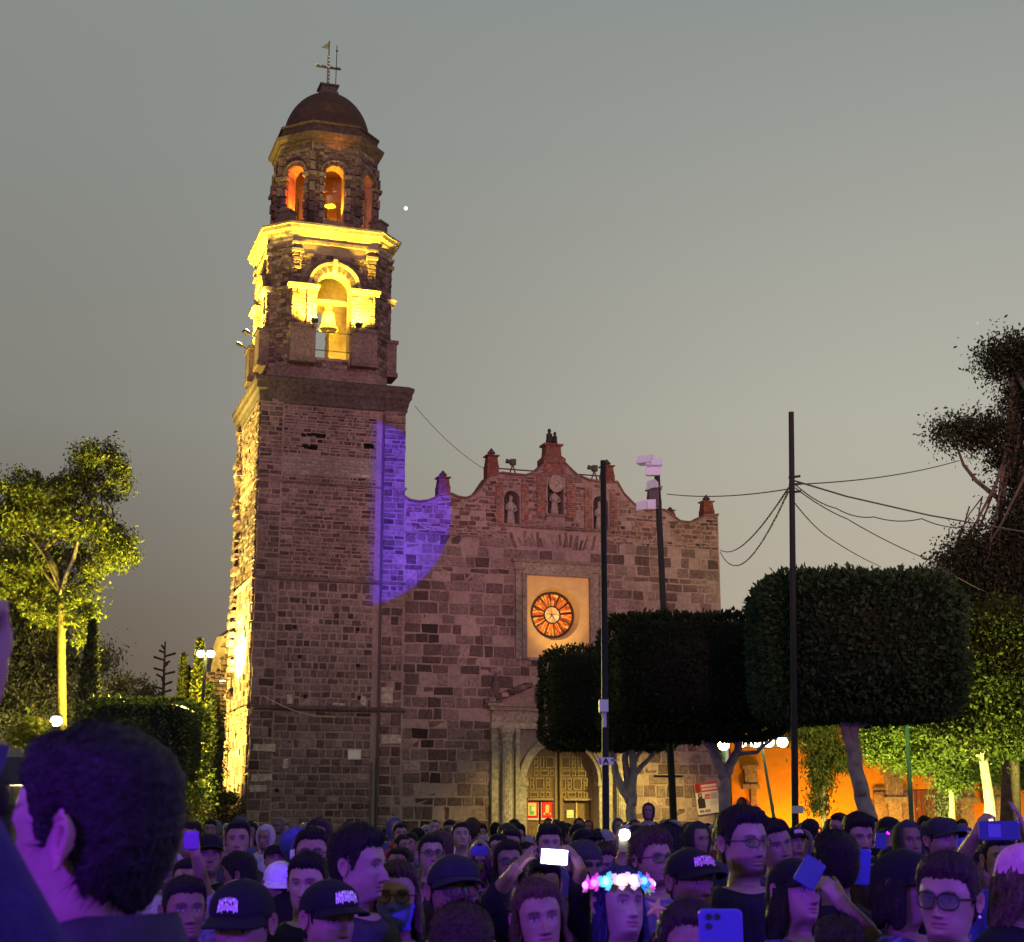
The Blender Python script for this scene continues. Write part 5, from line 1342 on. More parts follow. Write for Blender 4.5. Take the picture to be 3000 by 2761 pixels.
def head_grid(z, ph, o):
    """surface of the head and neck at heights z (head coordinates) with a modelled face"""
    w, f, b = np.interp(z, _zz, _HW)[:, None], np.interp(z, _zz, _HF)[:, None], np.interp(z, _zz, _HB)[:, None]
    w = w * o.get('wide', 1)
    s, c = np.sin(ph)[None], np.cos(ph)[None]
    e = 2.25; d = np.where(c > 0, f, b)
    r = ((np.abs(s) / w) ** e + (np.abs(c) / d) ** e) ** (-1 / e)
    X = r * s; Y = -r * c; Z = np.repeat(z[:, None], len(ph), 1)
    ax = np.abs(X); fr = np.clip(c * 1.4, 0, 1)
    G = lambda a, cx, cz, sx, sz: np.exp(-((a - cx) / sx) ** 2 - ((Z - cz) / sz) ** 2)
    nose = o.get('nose', 1)
    D = .0060 * G(ax, .030, .0225, .022, .008) + .003 * G(X, 0, .016, .012, .012)
    D -= .0145 * G(ax, .032, .001, .0165, .0125); D += .0075 * G(ax, .032, -.0005, .0115, .0080)
    hz = .0255 * nose * smooth(.018, -.040, Z) * smooth(-.0565, -.046, Z)
    sg = .0062 + .0065 * np.clip((.016 - Z) / .058, 0, 1)
    D += hz * np.exp(-(X / sg) ** 2)
    D += .0078 * nose * G(ax, .0125, -.0445, .0062, .006) - .004 * G(ax, .0065, -.0535, .004, .003)
    D += .0045 * G(X, 0, -.0655, .020, .0045) + .0052 * G(X, 0, -.0768, .017, .005)
    D -= .0045 * np.exp(-((Z + .0708 - .003 * o.get('smile', 0) * (X / .02) ** 2) / .0018) ** 2) * smooth(.029, .021, ax)
    D -= .0035 * G(X, 0, -.0865, .018, .004); D += .006 * G(X, 0, -.1, .017, .010); D += .004 * G(ax, .045, -.020, .016, .016)
    D -= .0025 * G(ax, .030, -.058, .006, .014)
    D += o.get('fat', 0) * .010 * G(ax, .045, -.06, .03, .03)
    k_ = o.get('seed', 1)
    D += .0012 * np.sin(X * 70 + k_) * np.sin(Z * 55 + k_ * 2) + .004 * (k_ % 3 - 1) * G(ax, .050, -.075, .02, .03)
    Y = Y - D * fr
    P = np.stack([X, Y, Z], -1)
    # colouring of the skin; shade is painted into eye sockets, under nose and chin
    sk = np.array(o.get('skin', (.42, .27, .19)))
    C = np.tile(sk, (len(z), len(ph), 1)); front = (fr > .15)
    C = C * (1 + .16 * np.sin(X * 60 + k_) * np.sin(Z * 47 + k_ * 1.7) - .30 * G(ax, .0, -.055, .012, .006) - .25 * smooth(-.085, -.11, Z))[..., None]
    def mixc(mask, col): nonlocal C; mask = (mask * front)[..., None]; C = C * (1 - mask) + np.array(col) * mask
    mixc(.7 * np.exp(-((X / .028) ** 4) - ((Z + .0708) / .0095) ** 4), o.get('lips', (.22, .07, .065)))
    mixc(.8 * np.exp(-((Z + .0708) / .0016) ** 2) * smooth(.028, .02, ax), (.06, .02, .02))
    if o.get('stubble'): mixc(o['stubble'] * smooth(-.045, -.062, Z) * smooth(-.135, -.115, Z) * (1 - np.exp(-((X / .024) ** 4) - ((Z + .071) / .009) ** 4)), (.045, .03, .025))
    if o.get('moustache'): mixc(.9 * np.exp(-((X / .027) ** 4) - ((Z + .0595 + .1 * ax * ax * 30) / .0055) ** 4), (.025, .018, .015))
    bz = .0205 + .004 * np.sin(np.clip((ax - .014) / .036, 0, 1) * PI)
    mixc(.95 * np.exp(-((Z - bz) / .0046) ** 2) * smooth(.010, .016, ax) * smooth(.054, .046, ax), o.get('brow', (.03, .02, .017)))
    ex, ez = (ax - .032) / .0145, (Z - .0002) / .0058
    mixc(.55 * np.exp(-(((ax - .032) / .020) ** 4) - ((Z - .001) / .011) ** 4), o.get('lid', tuple(sk * .30)))
    op = smooth(1.15, .75, ex ** 2 + ez ** 2); mixc(op, (.20, .185, .18))
    gx = o.get('gaze', 0) * .004
    mixc(op * smooth(.0066, .0050, np.sqrt((np.where(X > 0, X, -X) - .032 - gx * np.sign(X)) ** 2 + (Z - .0006) ** 2)), (.03, .018, .012))
    mixc(.9 * np.exp(-((Z - .0062 + .20 * (ex * .0145) ** 2 * 50) / .0020) ** 2) * smooth(1.25, 1.0, np.abs(ex)), (.02, .015, .015))
    return P, C
def ear_mesh(side, wide=1.0):
    nt_, prof = 26, [(0, -.001), (.25, -.002), (.42, .000), (.55, .0055), (.68, .0075), (.78, .0045), (.88, .0085), (.96, .0105), (1.0, .0075), (.97, .002), (.80, -.003), (.5, -.012)]
    V = []
    for r, h in prof:
        for k in range(nt_):
            t = 2 * PI * k / nt_; a = math.cos(t); b = math.sin(t)
            ra = .0170 * (1 + .18 * b) * (.86 if b < -.6 else 1); rb = .0310
            x, z = a * ra * r + (.002 * b), b * rb * r
            if b < -.55: h2 = h * .55 + .002
            else: h2 = h
            if a < -.5 and r > .6: h2 = h2 * .35          # the rim sinks into the cheek at the front
            V.append((x, h2, z))
    V = np.array(V); ca, sa = math.cos(R(18)), math.sin(R(18))
    back, out = V[:, 0], V[:, 1]
    X = .0755 * wide + .004 + out * ca + (back + .012) * sa; Y = .017 + back * ca - out * sa; Z = V[:, 2] - .002 + back * .12
    return np.stack([X * side, Y, Z], 1), grid_faces(len(prof), nt_)
def pose(P, o):
    """turn the head on the neck; P in head coordinates"""
    y, p, r = R(o.get('yaw', 0)), R(o.get('pitch', 0)), R(o.get('roll', 0))
    M = np.array((Matrix.Rotation(y, 3, 'Z') @ Matrix.Rotation(p, 3, 'X') @ Matrix.Rotation(r, 3, 'Y')))
    pv = np.array([0, .02, -.135])
    w = smooth(-.175, -.105, P[..., 2])[..., None]
    return P * (1 - w) + w * ((P - pv) @ M.T + pv)
def grid_faces(n, m, wrap=True):
    i = np.arange(n - 1)[:, None]; j = np.arange(m if wrap else m - 1)[None]; j2 = (j + 1) % m
    return np.stack([i * m + j, i * m + j2, (i + 1) * m + j2, (i + 1) * m + j], -1).reshape(-1, 4)
UP = np.array([0, 0, HZ])
def hairline(ph, o):
    a = np.abs(np.degrees(ph)); h = o.get('line', 0)
    return np.interp(a, [0, 25, 45, 58, 68, 77, 84, 90, 99, 105, 112, 180], [.066 + h, .069 + h, .064 + h, .050, .020, -.014, -.010, .031, .024, -.02, -.06, o.get('nape', -.085)])
def build_hair(o, ph, rg, par):
    st = o.get('hair', 'short'); col = np.array(o.get('hcol', (.012, .0095, .009)))
    if st == 'none': return
    rows = np.concatenate([np.linspace(-.10, .085, o['hr']), np.linspace(.085, .1150, max(6, o['hr'] // 5))[1:]])
    P, _ = head_grid(rows, ph, {**o, 'ears': 0})
    Z = P[..., 2]; hl = hairline(ph, o)[None] + .0022 * np.sin(ph * 23 + o['seed'])[None] + .0022 * np.sin(ph * 41 + 2 * o['seed'])[None]
    m = smooth(-.008, .012, Z - hl + rg.normal(0, .0025, Z.shape))
    a = ph[None]; top = smooth(.02, .09, Z)
    T = {'short': .006 + .015 * top, 'fade': .004 + .020 * top, 'curly': .024 + .016 * top, 'long': .013 + .010 * top, 'volume': .010 + .019 * top, 'slick': .006 + .008 * top, 'bald': .0025 + 0 * top}[st]
    if st in ('short', 'volume', 'fade'): T = T + .006 * top * smooth(.3, 1, np.cos(a - .5)) * (Z < .1)
    if 'cap' in o: T = np.where(Z > .0, np.minimum(T, .005), T)
    k = o['seed']
    streak = np.sin(a * 31 + k + 5 * np.sin(Z * 40 + a * 3)) * .5 + np.sin(a * 17 - Z * 60 + k) * .5
    T = T * (1 + (.16 if o.get('px', 0) < 300 else .05) * streak) + rg.normal(0, .0012 if st != 'curly' else .004, T.shape)
    d = P - np.array([0, .01, -.01]); d /= np.linalg.norm(d, axis=-1, keepdims=True)
    Q = P + d * (m * T - (1 - m) * .007)[..., None]
    Q = np.concatenate([Q, np.mean(Q[-1:], axis=1, keepdims=True).repeat(len(ph), 1)])
    mm = np.concatenate([m, m[-1:]])
    F = grid_faces(len(Q), len(ph)); keep = mm.reshape(-1)[F].max(1) > .02
    V = Q.reshape(-1, 3); F = F[keep]; nV = [V]; nF = [F]
    C = [np.repeat(col[None], len(V), 0) * rg.uniform(.7, 1.4, (len(V), 1))]
    off = len(V)
    if st == 'long' or o.get('curtain'):
        L_ = o.get('len', .30); a0 = R(o.get('part', 66)); n, mcol = 14, 40
        pa = np.linspace(a0, 2 * PI - a0, mcol); t = np.linspace(0, 1, n)[:, None]
        zc = .045 - (L_ + .045) * t + .015 * np.sin(pa * 7 + k)[None] * t
        w_ = .083 + .020 * np.sin(t * PI * .8) + .012 * t; b_ = .100 + .012 * np.sin(t * PI) - .006 * t
        rip = 1 + .05 * np.sin(pa * 23 + t * 5 + k) + .03 * np.sin(pa * 9 + t * 9 + k * 2) + o.get('wave', 0) * .07 * np.sin(pa * 5 + t * 16)
        X = np.sin(pa)[None] * w_ * rip; Y = -np.cos(pa)[None] * b_ * rip + .004
        outer = np.stack([X, Y, zc + 0 * X], -1); inner = outer * np.array([.80, .80, 1]); inner[..., 2] += .004
        V2 = np.concatenate([outer.reshape(-1, 3), inner.reshape(-1, 3)]); f = grid_faces(n, mcol, False)
        F2 = [f, f[:, ::-1] + n * mcol]
        i = np.arange(n - 1)
        for j in (0, mcol - 1): F2.append(np.stack([i * mcol + j, (i + 1) * mcol + j, (i + 1) * mcol + j + n * mcol, i * mcol + j + n * mcol], 1))
        j = np.arange(mcol - 1); F2.append(np.stack([(n - 1) * mcol + j, (n - 1) * mcol + j + 1, (n - 1) * mcol + j + 1 + n * mcol, (n - 1) * mcol + j + n * mcol], 1))
        nV.append(V2); nF.append(np.concatenate(F2) + off); C.append(np.repeat(col[None], len(V2), 0) * rg.uniform(.6, 1.5, (len(V2), 1))); off += len(V2)
    nb = o.get('wisps', 0)
    if nb:
        ok = np.where((m > .9).reshape(-1))[0]; pick = rg.choice(ok, nb)
        p = Q[:-1].reshape(-1, 3)[pick]; nd = d.reshape(-1, 3)[pick]
        flow = np.cross(nd, np.array([1., .2, 0])) + rg.normal(0, .4, (nb, 3)); flow[:, 2] -= .5 * (1 - (p[:, 2] > .06)); flow /= np.linalg.norm(flow, axis=1)[:, None]
        ln_ = rg.uniform(.010, .028, (nb, 1)) * (1.3 if st in ('volume', 'curly', 'long') else .8); sd = np.cross(flow, nd) * .0008
        tip = p + flow * ln_ + nd * ln_ * o.get('lift', .22)
        V3 = np.stack([p - sd - nd * .003, p + sd - nd * .003, tip + sd * .2, tip - sd * .2], 1).reshape(-1, 3)
        nV.append(V3); nF.append(np.arange(4 * nb).reshape(nb, 4) + off); C.append(np.repeat(col[None], len(V3), 0) * rg.uniform(.7, 1.8, (len(V3), 1)))
    V = pose(np.concatenate(nV), o) + UP
    return np_mesh('hair', V, np.concatenate(nF), np.concatenate(C), M_HAIR, par, smooth=True)
def build_cap(o, ph, rg, par):
    col = np.array(o.get('cap', (.012, .012, .016)))
    rows = np.concatenate([np.linspace(.018, .085, 12), np.linspace(.085, .115, 6)[1:]])
    P, _ = head_grid(rows, ph, {**o, 'ears': 0})
    d = P - np.array([0, .01, -.01]); d /= np.linalg.norm(d, axis=-1, keepdims=True)
    t = (rows - .018) / .097
    Q = P + d * (.013 + .006 * np.sin(np.clip(t, 0, 1) * PI))[:, None, None]
    Q[..., 2] += (.022 * np.cos(ph) + .0)[None] * (1 - t)[:, None]
    Q = np.concatenate([Q, np.mean(Q[-1:], axis=1, keepdims=True).repeat(len(ph), 1)])
    V = Q.reshape(-1, 3); F = grid_faces(len(Q), len(ph))
    back = o.get('cap_back', 0)
    # brim
    n, mB = 7, 21; pa = np.linspace(R(-64), R(64), mB); rr = np.linspace(0, 1, n)[:, None]
    k = np.interp(pa, ph, Q[0][:, 0]), np.interp(pa, ph, Q[0][:, 1]), np.interp(pa, ph, Q[0][:, 2])
    edge = np.cos(pa / R(64) * PI / 2) ** .5
    B = np.stack([k[0][None] * (1 + .10 * rr) , k[1][None] - .075 * rr * edge[None], k[2][None] + .004 - .012 * rr - .85 * rr * (k[0][None] ** 2) * 2.2], -1)
    B2 = B.copy(); B2[..., 2] -= .005
    V2 = np.concatenate([B.reshape(-1, 3), B2.reshape(-1, 3)]); f = grid_faces(n, mB, False); j = np.arange(mB - 1)
    F2 = np.concatenate([f, f[:, ::-1] + n * mB, np.stack([(n - 1) * mB + j, (n - 1) * mB + j + 1, (n - 1) * mB + j + 1 + n * mB, (n - 1) * mB + j + n * mB], 1)])
    al = np.concatenate([V, V2]); 
    if back: al = al * np.array([-1, -1, 1]) + np.array([0, .02, 0])
    al = pose(al, o) + UP
    c = np.repeat(col[None], len(al), 0)
    cp = np_mesh('cap', al, np.concatenate([F, F2 + len(V)]), c, M_CLOTH, par, smooth=True)
    if o.get('logo'):
        lb = MB(); w_ = o.get('logo_w', .42); nL = 7
        for q in range(nL):
            a0 = -w_ + 2 * w_ * q / nL; a1 = a0 + 2 * w_ / nL * .8
            strokes = [(a0, a0 + (a1 - a0) * .35, 0, 1), (a0 + (a1 - a0) * .65, a1, -.15 * (q % 2), .9)] + [(a0, a1, .55 + .2 * (q % 3 - 1), .75 + .2 * (q % 3 - 1))]
            for (x0, x1, y0, y1) in strokes:
                y0 += .25 * math.cos((x0 / w_) * 1.4) - .1; y1 += .25 * math.cos((x0 / w_) * 1.4) - .1
                VV = []
                for x, y in ((x0, y0), (x1, y0), (x1, y1), (x0, y1)):
                    zi = 2.5 + 5.5 * np.clip(y, -.2, 1.3); zi = min(max(zi, 0), 14); i0 = int(zi); fz = zi - i0
                    g_ = lambda i: np.array([np.interp(x, ph, Q[i][:, 0]), np.interp(x, ph, Q[i][:, 1]), np.interp(x, ph, Q[i][:, 2])])
                    pp = g_(i0) * (1 - fz) + g_(i0 + 1) * fz; dd = pp - np.array([0, .01, -.01]); VV.append(pp + dd / np.linalg.norm(dd) * .0035)
                VV = pose(np.array(VV), o) + UP; lb.add(VV, [(0, 1, 2, 3)], o.get('lcol', (.8, .72, .78)))
        lb.build('cap_logo', M_CLOTH, cp)
    return cp
def torus_pts(c, rx, rz, n, y, curve=6.0):
    out = []
    for k in range(n + 1):
        a = 2 * PI * k / n; x = c + rx * math.copysign(abs(math.cos(a)) ** .8, math.cos(a)); z = -.002 + rz * math.copysign(abs(math.sin(a)) ** .8, math.sin(a)); out.append((x, y + curve * x * x, z))
    return out
def build_glasses(o, par):
    b = MB(); col = o.get('gcol', (.015, .013, .015)); rx, rz = o.get('gsize', (.026, .019)); th = o.get('gth', .0022)
    y0 = -.112
    for s in (-1, 1):
        pts = torus_pts(s * .034, rx, rz, 18, y0); P = pose(np.array(pts), o) + UP; b.tube(P, th, 5, col, cap=False)
        t = [(s * (.034 + rx), y0 + 6 * (.034 + rx) ** 2, .006), (s * .083, -.05, .008), (s * .086, .012, .006)]; b.tube(pose(np.array(t), o) + UP, th, 5, col)
    b.tube(pose(np.array([(-.034 + rx, y0 + .0005, .004), (0, y0 - .002, .007), (.034 - rx, y0 + .0005, .004)]), o) + UP, th, 5, col)
    g = b.build('glasses', M_PAINT, par)
    for s in (-1, 1):
        pts = np.array(torus_pts(s * .034, rx * .96, rz * .96, 18, y0)[:-1]); P = pose(pts, o) + UP
        lb = MB(); n = len(P); lb.add(list(P) + [tuple(q) for q in P + np.array([0, .0012, 0])], [tuple(range(n)), tuple(range(n, 2 * n))[::-1]] + [(i, i + n, (i + 1) % n + n, (i + 1) % n) for i in range(n)], (.3, .3, .4)); lb.build('lens', o.get('lens', M_LENS), g)
def build_mask(o, ph, par):
    rows = np.linspace(-.122, -.020, 14); sel = np.where(np.abs(ph) < R(78))[0]; q = ph[sel]
    P, _ = head_grid(rows, q, {**o, 'ears': 0, 'nose': .75})
    P[..., 1] -= .006 + .006 * np.exp(-(P[..., 0] / .03) ** 2) * (1 + np.sin((rows + .12) / .1 * PI))[:, None] * .6
    P[..., 1] += .0012 * np.sin(rows * 700)[:, None]
    P[..., 0] *= 1.05
    P[..., 2] -= .012 * np.clip(np.abs(q) / R(78), 0, 1)[None] ** 2 * smooth(-.05, -.02, rows)[:, None]
    In = P.copy(); In[..., 1] += .002
    V = np.concatenate([P.reshape(-1, 3), In.reshape(-1, 3)]); f = grid_faces(len(rows), len(q), False)
    o_ = np_mesh('face_mask', pose(V, o) + UP, np.concatenate([f, f[:, ::-1] + len(rows) * len(q)]), np.tile(np.array([[.11, .12, .50]]), (len(V), 1)), M_CLOTH, par, smooth=True)
    b = MB()
    for s in (-1, 1): b.tube(pose(np.array([(s * .071, -.035, -.04), (s * .078, -.01, -.025), (s * .082, .022, .0)]), o) + UP, .0015, 4, (.4, .4, .5))
    b.build('mask_strap', M_CLOTH, o_)

def voxel(mb, size):
    """close overlapping limbs into one skin"""
    me = bpy.data.meshes.new('limb'); me.from_pydata(mb.v, [], mb.f); ob = bpy.data.objects.new('limb', me); COL.objects.link(ob)
    md = ob.modifiers.new('r', 'REMESH'); md.mode = 'VOXEL'; md.voxel_size = size
    m2 = ob.modifiers.new('s', 'SMOOTH'); m2.factor = .6; m2.iterations = 4
    dg = bpy.context.evaluated_depsgraph_get(); ev = ob.evaluated_get(dg); m = ev.to_mesh()
    V = np.empty(len(m.vertices) * 3, dtype=np.float32); m.vertices.foreach_get('co', V); V = V.reshape(-1, 3).astype(float)
    F = [tuple(p.vertices) for p in m.polygons]
    ev.to_mesh_clear(); bpy.data.objects.remove(ob); bpy.data.meshes.remove(me)
    F = np.array([f if len(f) == 4 else (*f, f[2]) for f in F])
    return V, F
def hand_shape(b, wrist, fdir, palm, s=1.0, curl=(20, 25, 28, 32), thumb=35, spread=6, side=1):
    """palm and five unequal bent fingers; fdir runs along the fingers, palm is the inward normal"""
    f = Vector(fdir).normalized(); n = Vector(palm); n = (n - f * n.dot(f)).normalized(); t = f.cross(n) * side
    w = Vector(wrist)
    P = lambda a, c, d: w + f * a * s + t * c * s + n * d * s
    b.tube([P(-.015, 0, 0), P(.02, .0, 0), P(.05, .0, .002)], [.026 * s, .030 * s, .032 * s], 8)
    for c in (-.026, -.009, .009, .026): b.tube([P(.0, c * .6, 0), P(.045, c * .9, 0), P(.088, c, 0)], [.017 * s, .0155 * s, .0125 * s], 8)
    for i, (c, L_) in enumerate(zip((.027, .0095, -.0085, -.026), (.074, .083, .077, .060))):
        a = R(spread * (1.5 - i)); d = f * math.cos(a) + t * math.sin(a); p = P(.086, c, 0); pts = [p]; cu = R(curl[i]); tot = cu * .6
        for q, fr in enumerate((.44, .32, .24)):
            p = p + (d * math.cos(tot) + n * math.sin(tot)) * L_ * fr * s; pts.append(p); tot += cu
        b.tube(pts, [.0102 * s, .0095 * s, .0085 * s, .0068 * s], 7); b.ball(pts[-1], .0068 * s, 6, 5)
    a = R(thumb); d = f * math.cos(a) + t * math.sin(a); p = P(.022, .022, .004); d2 = (d + n * .35).normalized()
    pts = [P(.01, .012, .003), p + d * .012 * s, p + d * .042 * s, p + d * .05 * s + d2 * .02 * s, p + d * .05 * s + (d2 + f * .4).normalized() * .038 * s]
    b.tube(pts, [.017 * s, .0145 * s, .0115 * s, .0105 * s, .008 * s], 7); b.ball(pts[-1], .008 * s, 6, 5)
def arm_shape(b, sh, el, wr, r=(.052, .043, .040, .030)):
    sh, el, wr = Vector(sh), Vector(el), Vector(wr)
    b.tube([sh, sh.lerp(el, .5), el], [r[0], r[1] * 1.05, r[1]], 10); b.ball(el, r[1], 10, 6)
    b.tube([el, el.lerp(wr, .35), wr], [r[1], r[2] * 1.05, r[3]], 10); b.ball(sh, r[0], 10, 6)

PRS = []
def person(px, pytop, pw, label, real=.165, yaw=0, byaw=None, pitch=-6, roll=0, group=None, detail=None, Y=None, **o):
    """px, pytop: photo column of the head centre and row of its top; pw: photo width of the head"""
    Y = Y or FPX * real / pw
    top = at(px, pytop, Y)
    seed = len(PRS) + 1; rg = np.random.default_rng(seed * 7 + 3)
    extra = {'volume': .05, 'curly': .035, 'long': .02, 'short': .02, 'fade': .028, 'slick': .012, 'bald': .003, 'none': 0}[o.get('hair', 'short')] * .7
    if 'cap' in o: extra = .02
    if o.get('child'): s = o['child']; z0 = top.z - (1.70 + extra) * s
    else: s = (top.z) / (1.70 + extra); z0 = 0
    lo = pw < 40 if detail is None else detail == 'low'
    mid = pw < 75 and not lo
    nphi, hr, dz = (22, 14, .014) if lo else ((52, 34, .0052) if mid else (84, 52, .0034))
    o = dict(o)
    if 'skin' in o: o['skin'] = tuple(q * .52 for q in o['skin'])
    o['px'] = pw; o.update(yaw=yaw - (byaw or 0), pitch=pitch, roll=roll, seed=seed, hr=hr)
    byaw = byaw if byaw is not None else 0
    root = empty('person', (top.x, Y, z0), R(byaw)); root.scale = (s, s, s)
    tag(root, label, 'person', group)
    ph = phis(nphi)
    o.setdefault('skin', [(.23, .14, .10), (.18, .11, .078), (.27, .175, .125), (.16, .095, .066), (.21, .13, .09)][seed % 5])
    o.setdefault('line', rg.uniform(-.006, .006) if o.get('hair') != 'long' else .005); o.setdefault('wide', rg.uniform(.96, 1.08)); o.setdefault('nose', rg.uniform(.85, 1.15))
    zr = np.concatenate([np.linspace(-.154, -.118, 5 if lo else 10)[:-1], np.arange(-.118, .086, dz), np.linspace(.086, .1150, 5 if lo else 8)])
    P, C = head_grid(zr, ph, o); P = pose(P, o) + UP
    zb = np.array([0, .03, .06, .12, .3, .45, .6, .7, .8, .92, 1.05, 1.2, 1.32, 1.372, 1.397, 1.415, 1.427])
    rb = body_rad(zb, ph, o.get('build', 1)); B = np.stack([rb * np.sin(ph), -rb * np.cos(ph), np.repeat(zb[:, None], len(ph), 1)], -1)
    cb = np.tile(np.array(o['skin']), (len(zb), len(ph), 1)); tr = np.array(o.get('trousers', (.02, .022, .03)))
    cb[zb < .95] = tr; cb[zb < .08] = (.02, .02, .02)
    V = np.concatenate([B, P]); n = len(V); CC = np.concatenate([cb, C]).reshape(-1, 3)
    F = grid_faces(n, nphi); V = V.reshape(-1, 3)
    top_c = V[-nphi:].mean(0); bot_c = V[:nphi].mean(0)
    V = np.concatenate([V, top_c[None], bot_c[None]]); CC = np.concatenate([CC, CC[-1:], CC[:1]])
    j = np.arange(nphi); j2 = (j + 1) % nphi; base = (n - 1) * nphi
    F = np.concatenate([F, np.stack([base + j, base + j2, np.full(nphi, len(V) - 2), np.full(nphi, len(V) - 2)], 1)[:, :4], np.stack([j2, j, np.full(nphi, len(V) - 1), np.full(nphi, len(V) - 1)], 1)])
    if not lo:
        for sd in (-1, 1):
            ev_, ef = ear_mesh(sd, o['wide']); ev_ = pose(ev_, o) + UP
            F = np.concatenate([F, (ef if sd > 0 else ef[:, ::-1]) + len(V)]); V = np.concatenate([V, ev_]); CC = np.concatenate([CC, np.tile(np.array(o['skin']) * np.array([1.08, .98, .95]), (len(ev_), 1))])
    sleeves = []
    W2L = root.matrix_basis.inverted() if False else None
    loc = Vector((top.x, Y, z0)); Mi = Matrix.Rotation(-R(byaw), 3, 'Z')
    toL = lambda w: tuple((Mi @ (Vector(w) - loc)) / s)
    for a in o.get('arms', []):
        b = MB(); sh = Vector((a['side'] * .17, .0, 1.36)); el = Vector(toL(a['elbow'])); wr = Vector(toL(a['wrist']))
        arm_shape(b, sh, el, wr)
        fd = Mi @ Vector(a['f']); pn = Mi @ Vector(a['n'])
        hand_shape(b, wr, fd, pn, 1.0, a.get('curl', (20, 25, 28, 32)), a.get('thumb', 35), a.get('spread', 6), a.get('hs', 1))
        v2, f2 = voxel(b, a.get('vox', .006)); F = np.concatenate([F, f2 + len(V)]); V = np.concatenate([V, v2]); CC = np.concatenate([CC, np.tile(np.array(o['skin']), (len(v2), 1))])
        k = a.get('sleeve', .55); m = MB()
        if k <= 1: m.tube([sh, sh.lerp(el, k * .5), sh.lerp(el, k)], [.068, .060, .058], 12)
        else: m.tube([sh, el, el.lerp(wr, k - 1)], [.068, .056, .050], 12); m.ball(el, .056, 12, 8)
        sleeves.append(m)
    # degenerate quads are split into triangles by from_pydata
    me_f = [tuple(f) if f[2] != f[3] else tuple(f[:3]) for f in F.tolist()]
    me = bpy.data.meshes.new('body'); me.from_pydata(V.tolist(), [], me_f); finish(me, CC, 'body', M_SKIN, root, smooth=True)
    # garment
    gz = np.concatenate([np.linspace(.74, 1.2, 8), np.linspace(1.22, 1.418, 10), [1.418 + .018 * o.get('collar', .8)]])
    gph = phis(22 if lo else 48); gr = body_rad(np.minimum(gz, 1.429), gph, o.get('build', 1))
    fold = .006 * np.sin(gph * 5 + seed)[None] * np.sin(gz * 19 + seed)[:, None] + .004 * np.sin(gph * 11 + gz[:, None] * 30)
    gr = gr + .014 + fold * (gz < 1.3)[:, None]
    G = np.stack([gr * np.sin(gph), -gr * np.cos(gph), np.repeat(gz[:, None], len(gph), 1)], -1)
    G[-2:, :, 2] -= (.05 * o.get('vneck', .5) * np.clip(np.cos(gph), 0, 1) ** 2)[None]
    G[-2:, :, 2] += (o.get('collar_up', 0) * np.clip(-np.cos(gph) * .7 + .5, 0, 1))[None]
    inn = G[-1:] * np.array([.86, .86, 1]); inn[..., 2] -= .012
    low = G[:1] * np.array([.9, .9, 1]); G = np.concatenate([low, G, inn])
    gc = np.array(o.get('shirt', (.02, .02, .026)))
    gcol = np.tile(gc, (len(G) * len(gph), 1)) * rg.uniform(.85, 1.15, (len(G) * len(gph), 1))
    if o.get('pattern'):
        k = rg.uniform(size=len(gcol)) < .3; gcol[k] = o['pattern']
    sh_o = np_mesh(o.get('garment', 'shirt'), G.reshape(-1, 3), grid_faces(len(G), len(gph)), gcol, M_CLOTH, root, smooth=True)
    for m in sleeves:
        m.c = [tuple(gc)] * len(m.v); m.build('sleeve', M_CLOTH, sh_o, smooth=True)
    if o.get('hood'):   # hood lying round the neck
        b = MB(); pts = []
        for k in range(17):
            a = R(-150 + 300 * k / 16) + PI; pts.append((math.sin(a) * .10, -math.cos(a) * .085 + .02, 1.432 + .03 * (1 - math.cos(a)) * .5 * 1.2))
        b.tube(pts, [.022 + .018 * math.sin(PI * k / 16) for k in range(17)], 8, tuple(gc * .9)); b.build('hood', M_CLOTH, root, smooth=True)
    if o.get('hood_up'):
        z = np.linspace(-.19, .115, 16); Ph, _ = head_grid(z, gph, {'ears': 0}); d = Ph - np.array([0, .01, -.02]); d /= np.linalg.norm(d, axis=-1, keepdims=True)
        mk = (np.abs(gph) > R(52))[None] | (z[:, None] > .085); Q = Ph + d * np.where(mk, .028, -.01)[..., None]; Q = np.concatenate([Q, Q[-1:].mean(1, keepdims=True).repeat(len(gph), 1)])
        f = grid_faces(len(Q), len(gph)); mk2 = np.concatenate([mk, mk[-1:]]).reshape(-1); f = f[mk2[f].any(1)]
        np_mesh('hood', pose(Q.reshape(-1, 3), o) + UP, f, np.tile(gc, (Q.shape[0] * Q.shape[1], 1)), M_CLOTH, root, smooth=True)
    o.setdefault('wisps', 0 if lo else (200 if mid else 1500))
    if 'cap' in o and o.get('hair', 'short') in ('short', 'fade'): o['hair'] = 'slick'; o['wisps'] = 0
    build_hair(o, ph, rg, root)
    if 'cap' in o: build_cap(o, ph, rg, root)
    if o.get('glasses'): build_glasses(o, root)
    if o.get('mask'): build_mask(o, ph, root)
    if o.get('earring'):
        b = MB(); b.ball(tuple(pose(np.array([[o['earring'] * .092, .012, -.043]]), o)[0] + UP), .005, 8, 6, (.95, .95, 1)); b.build('earring', mat('pearl', tint=True, rough=.15, spec=.8), root)
    if o.get('headphones'):  # headset shape added for the light reflecting on the ear
        b = MB(); pts = [(math.sin(a) * .100, .012, .006 + math.cos(a) * .125) for a in np.linspace(-1.5, 1.5, 15)]; b.tube(pose(np.array(pts), o) + UP, .009, 6, (.05, .05, .06))
        hp = b.build('headphones', M_PAINT, root)
        for s_ in (-1, 1): b = MB(); b.tube(pose(np.array([(s_ * .084, .012, -.005), (s_ * .108, .012, -.005)]), o) + UP, [.036, .030], 14, (.5, .5, .45)); b.build('reflection_cup', M_PAINT, hp)
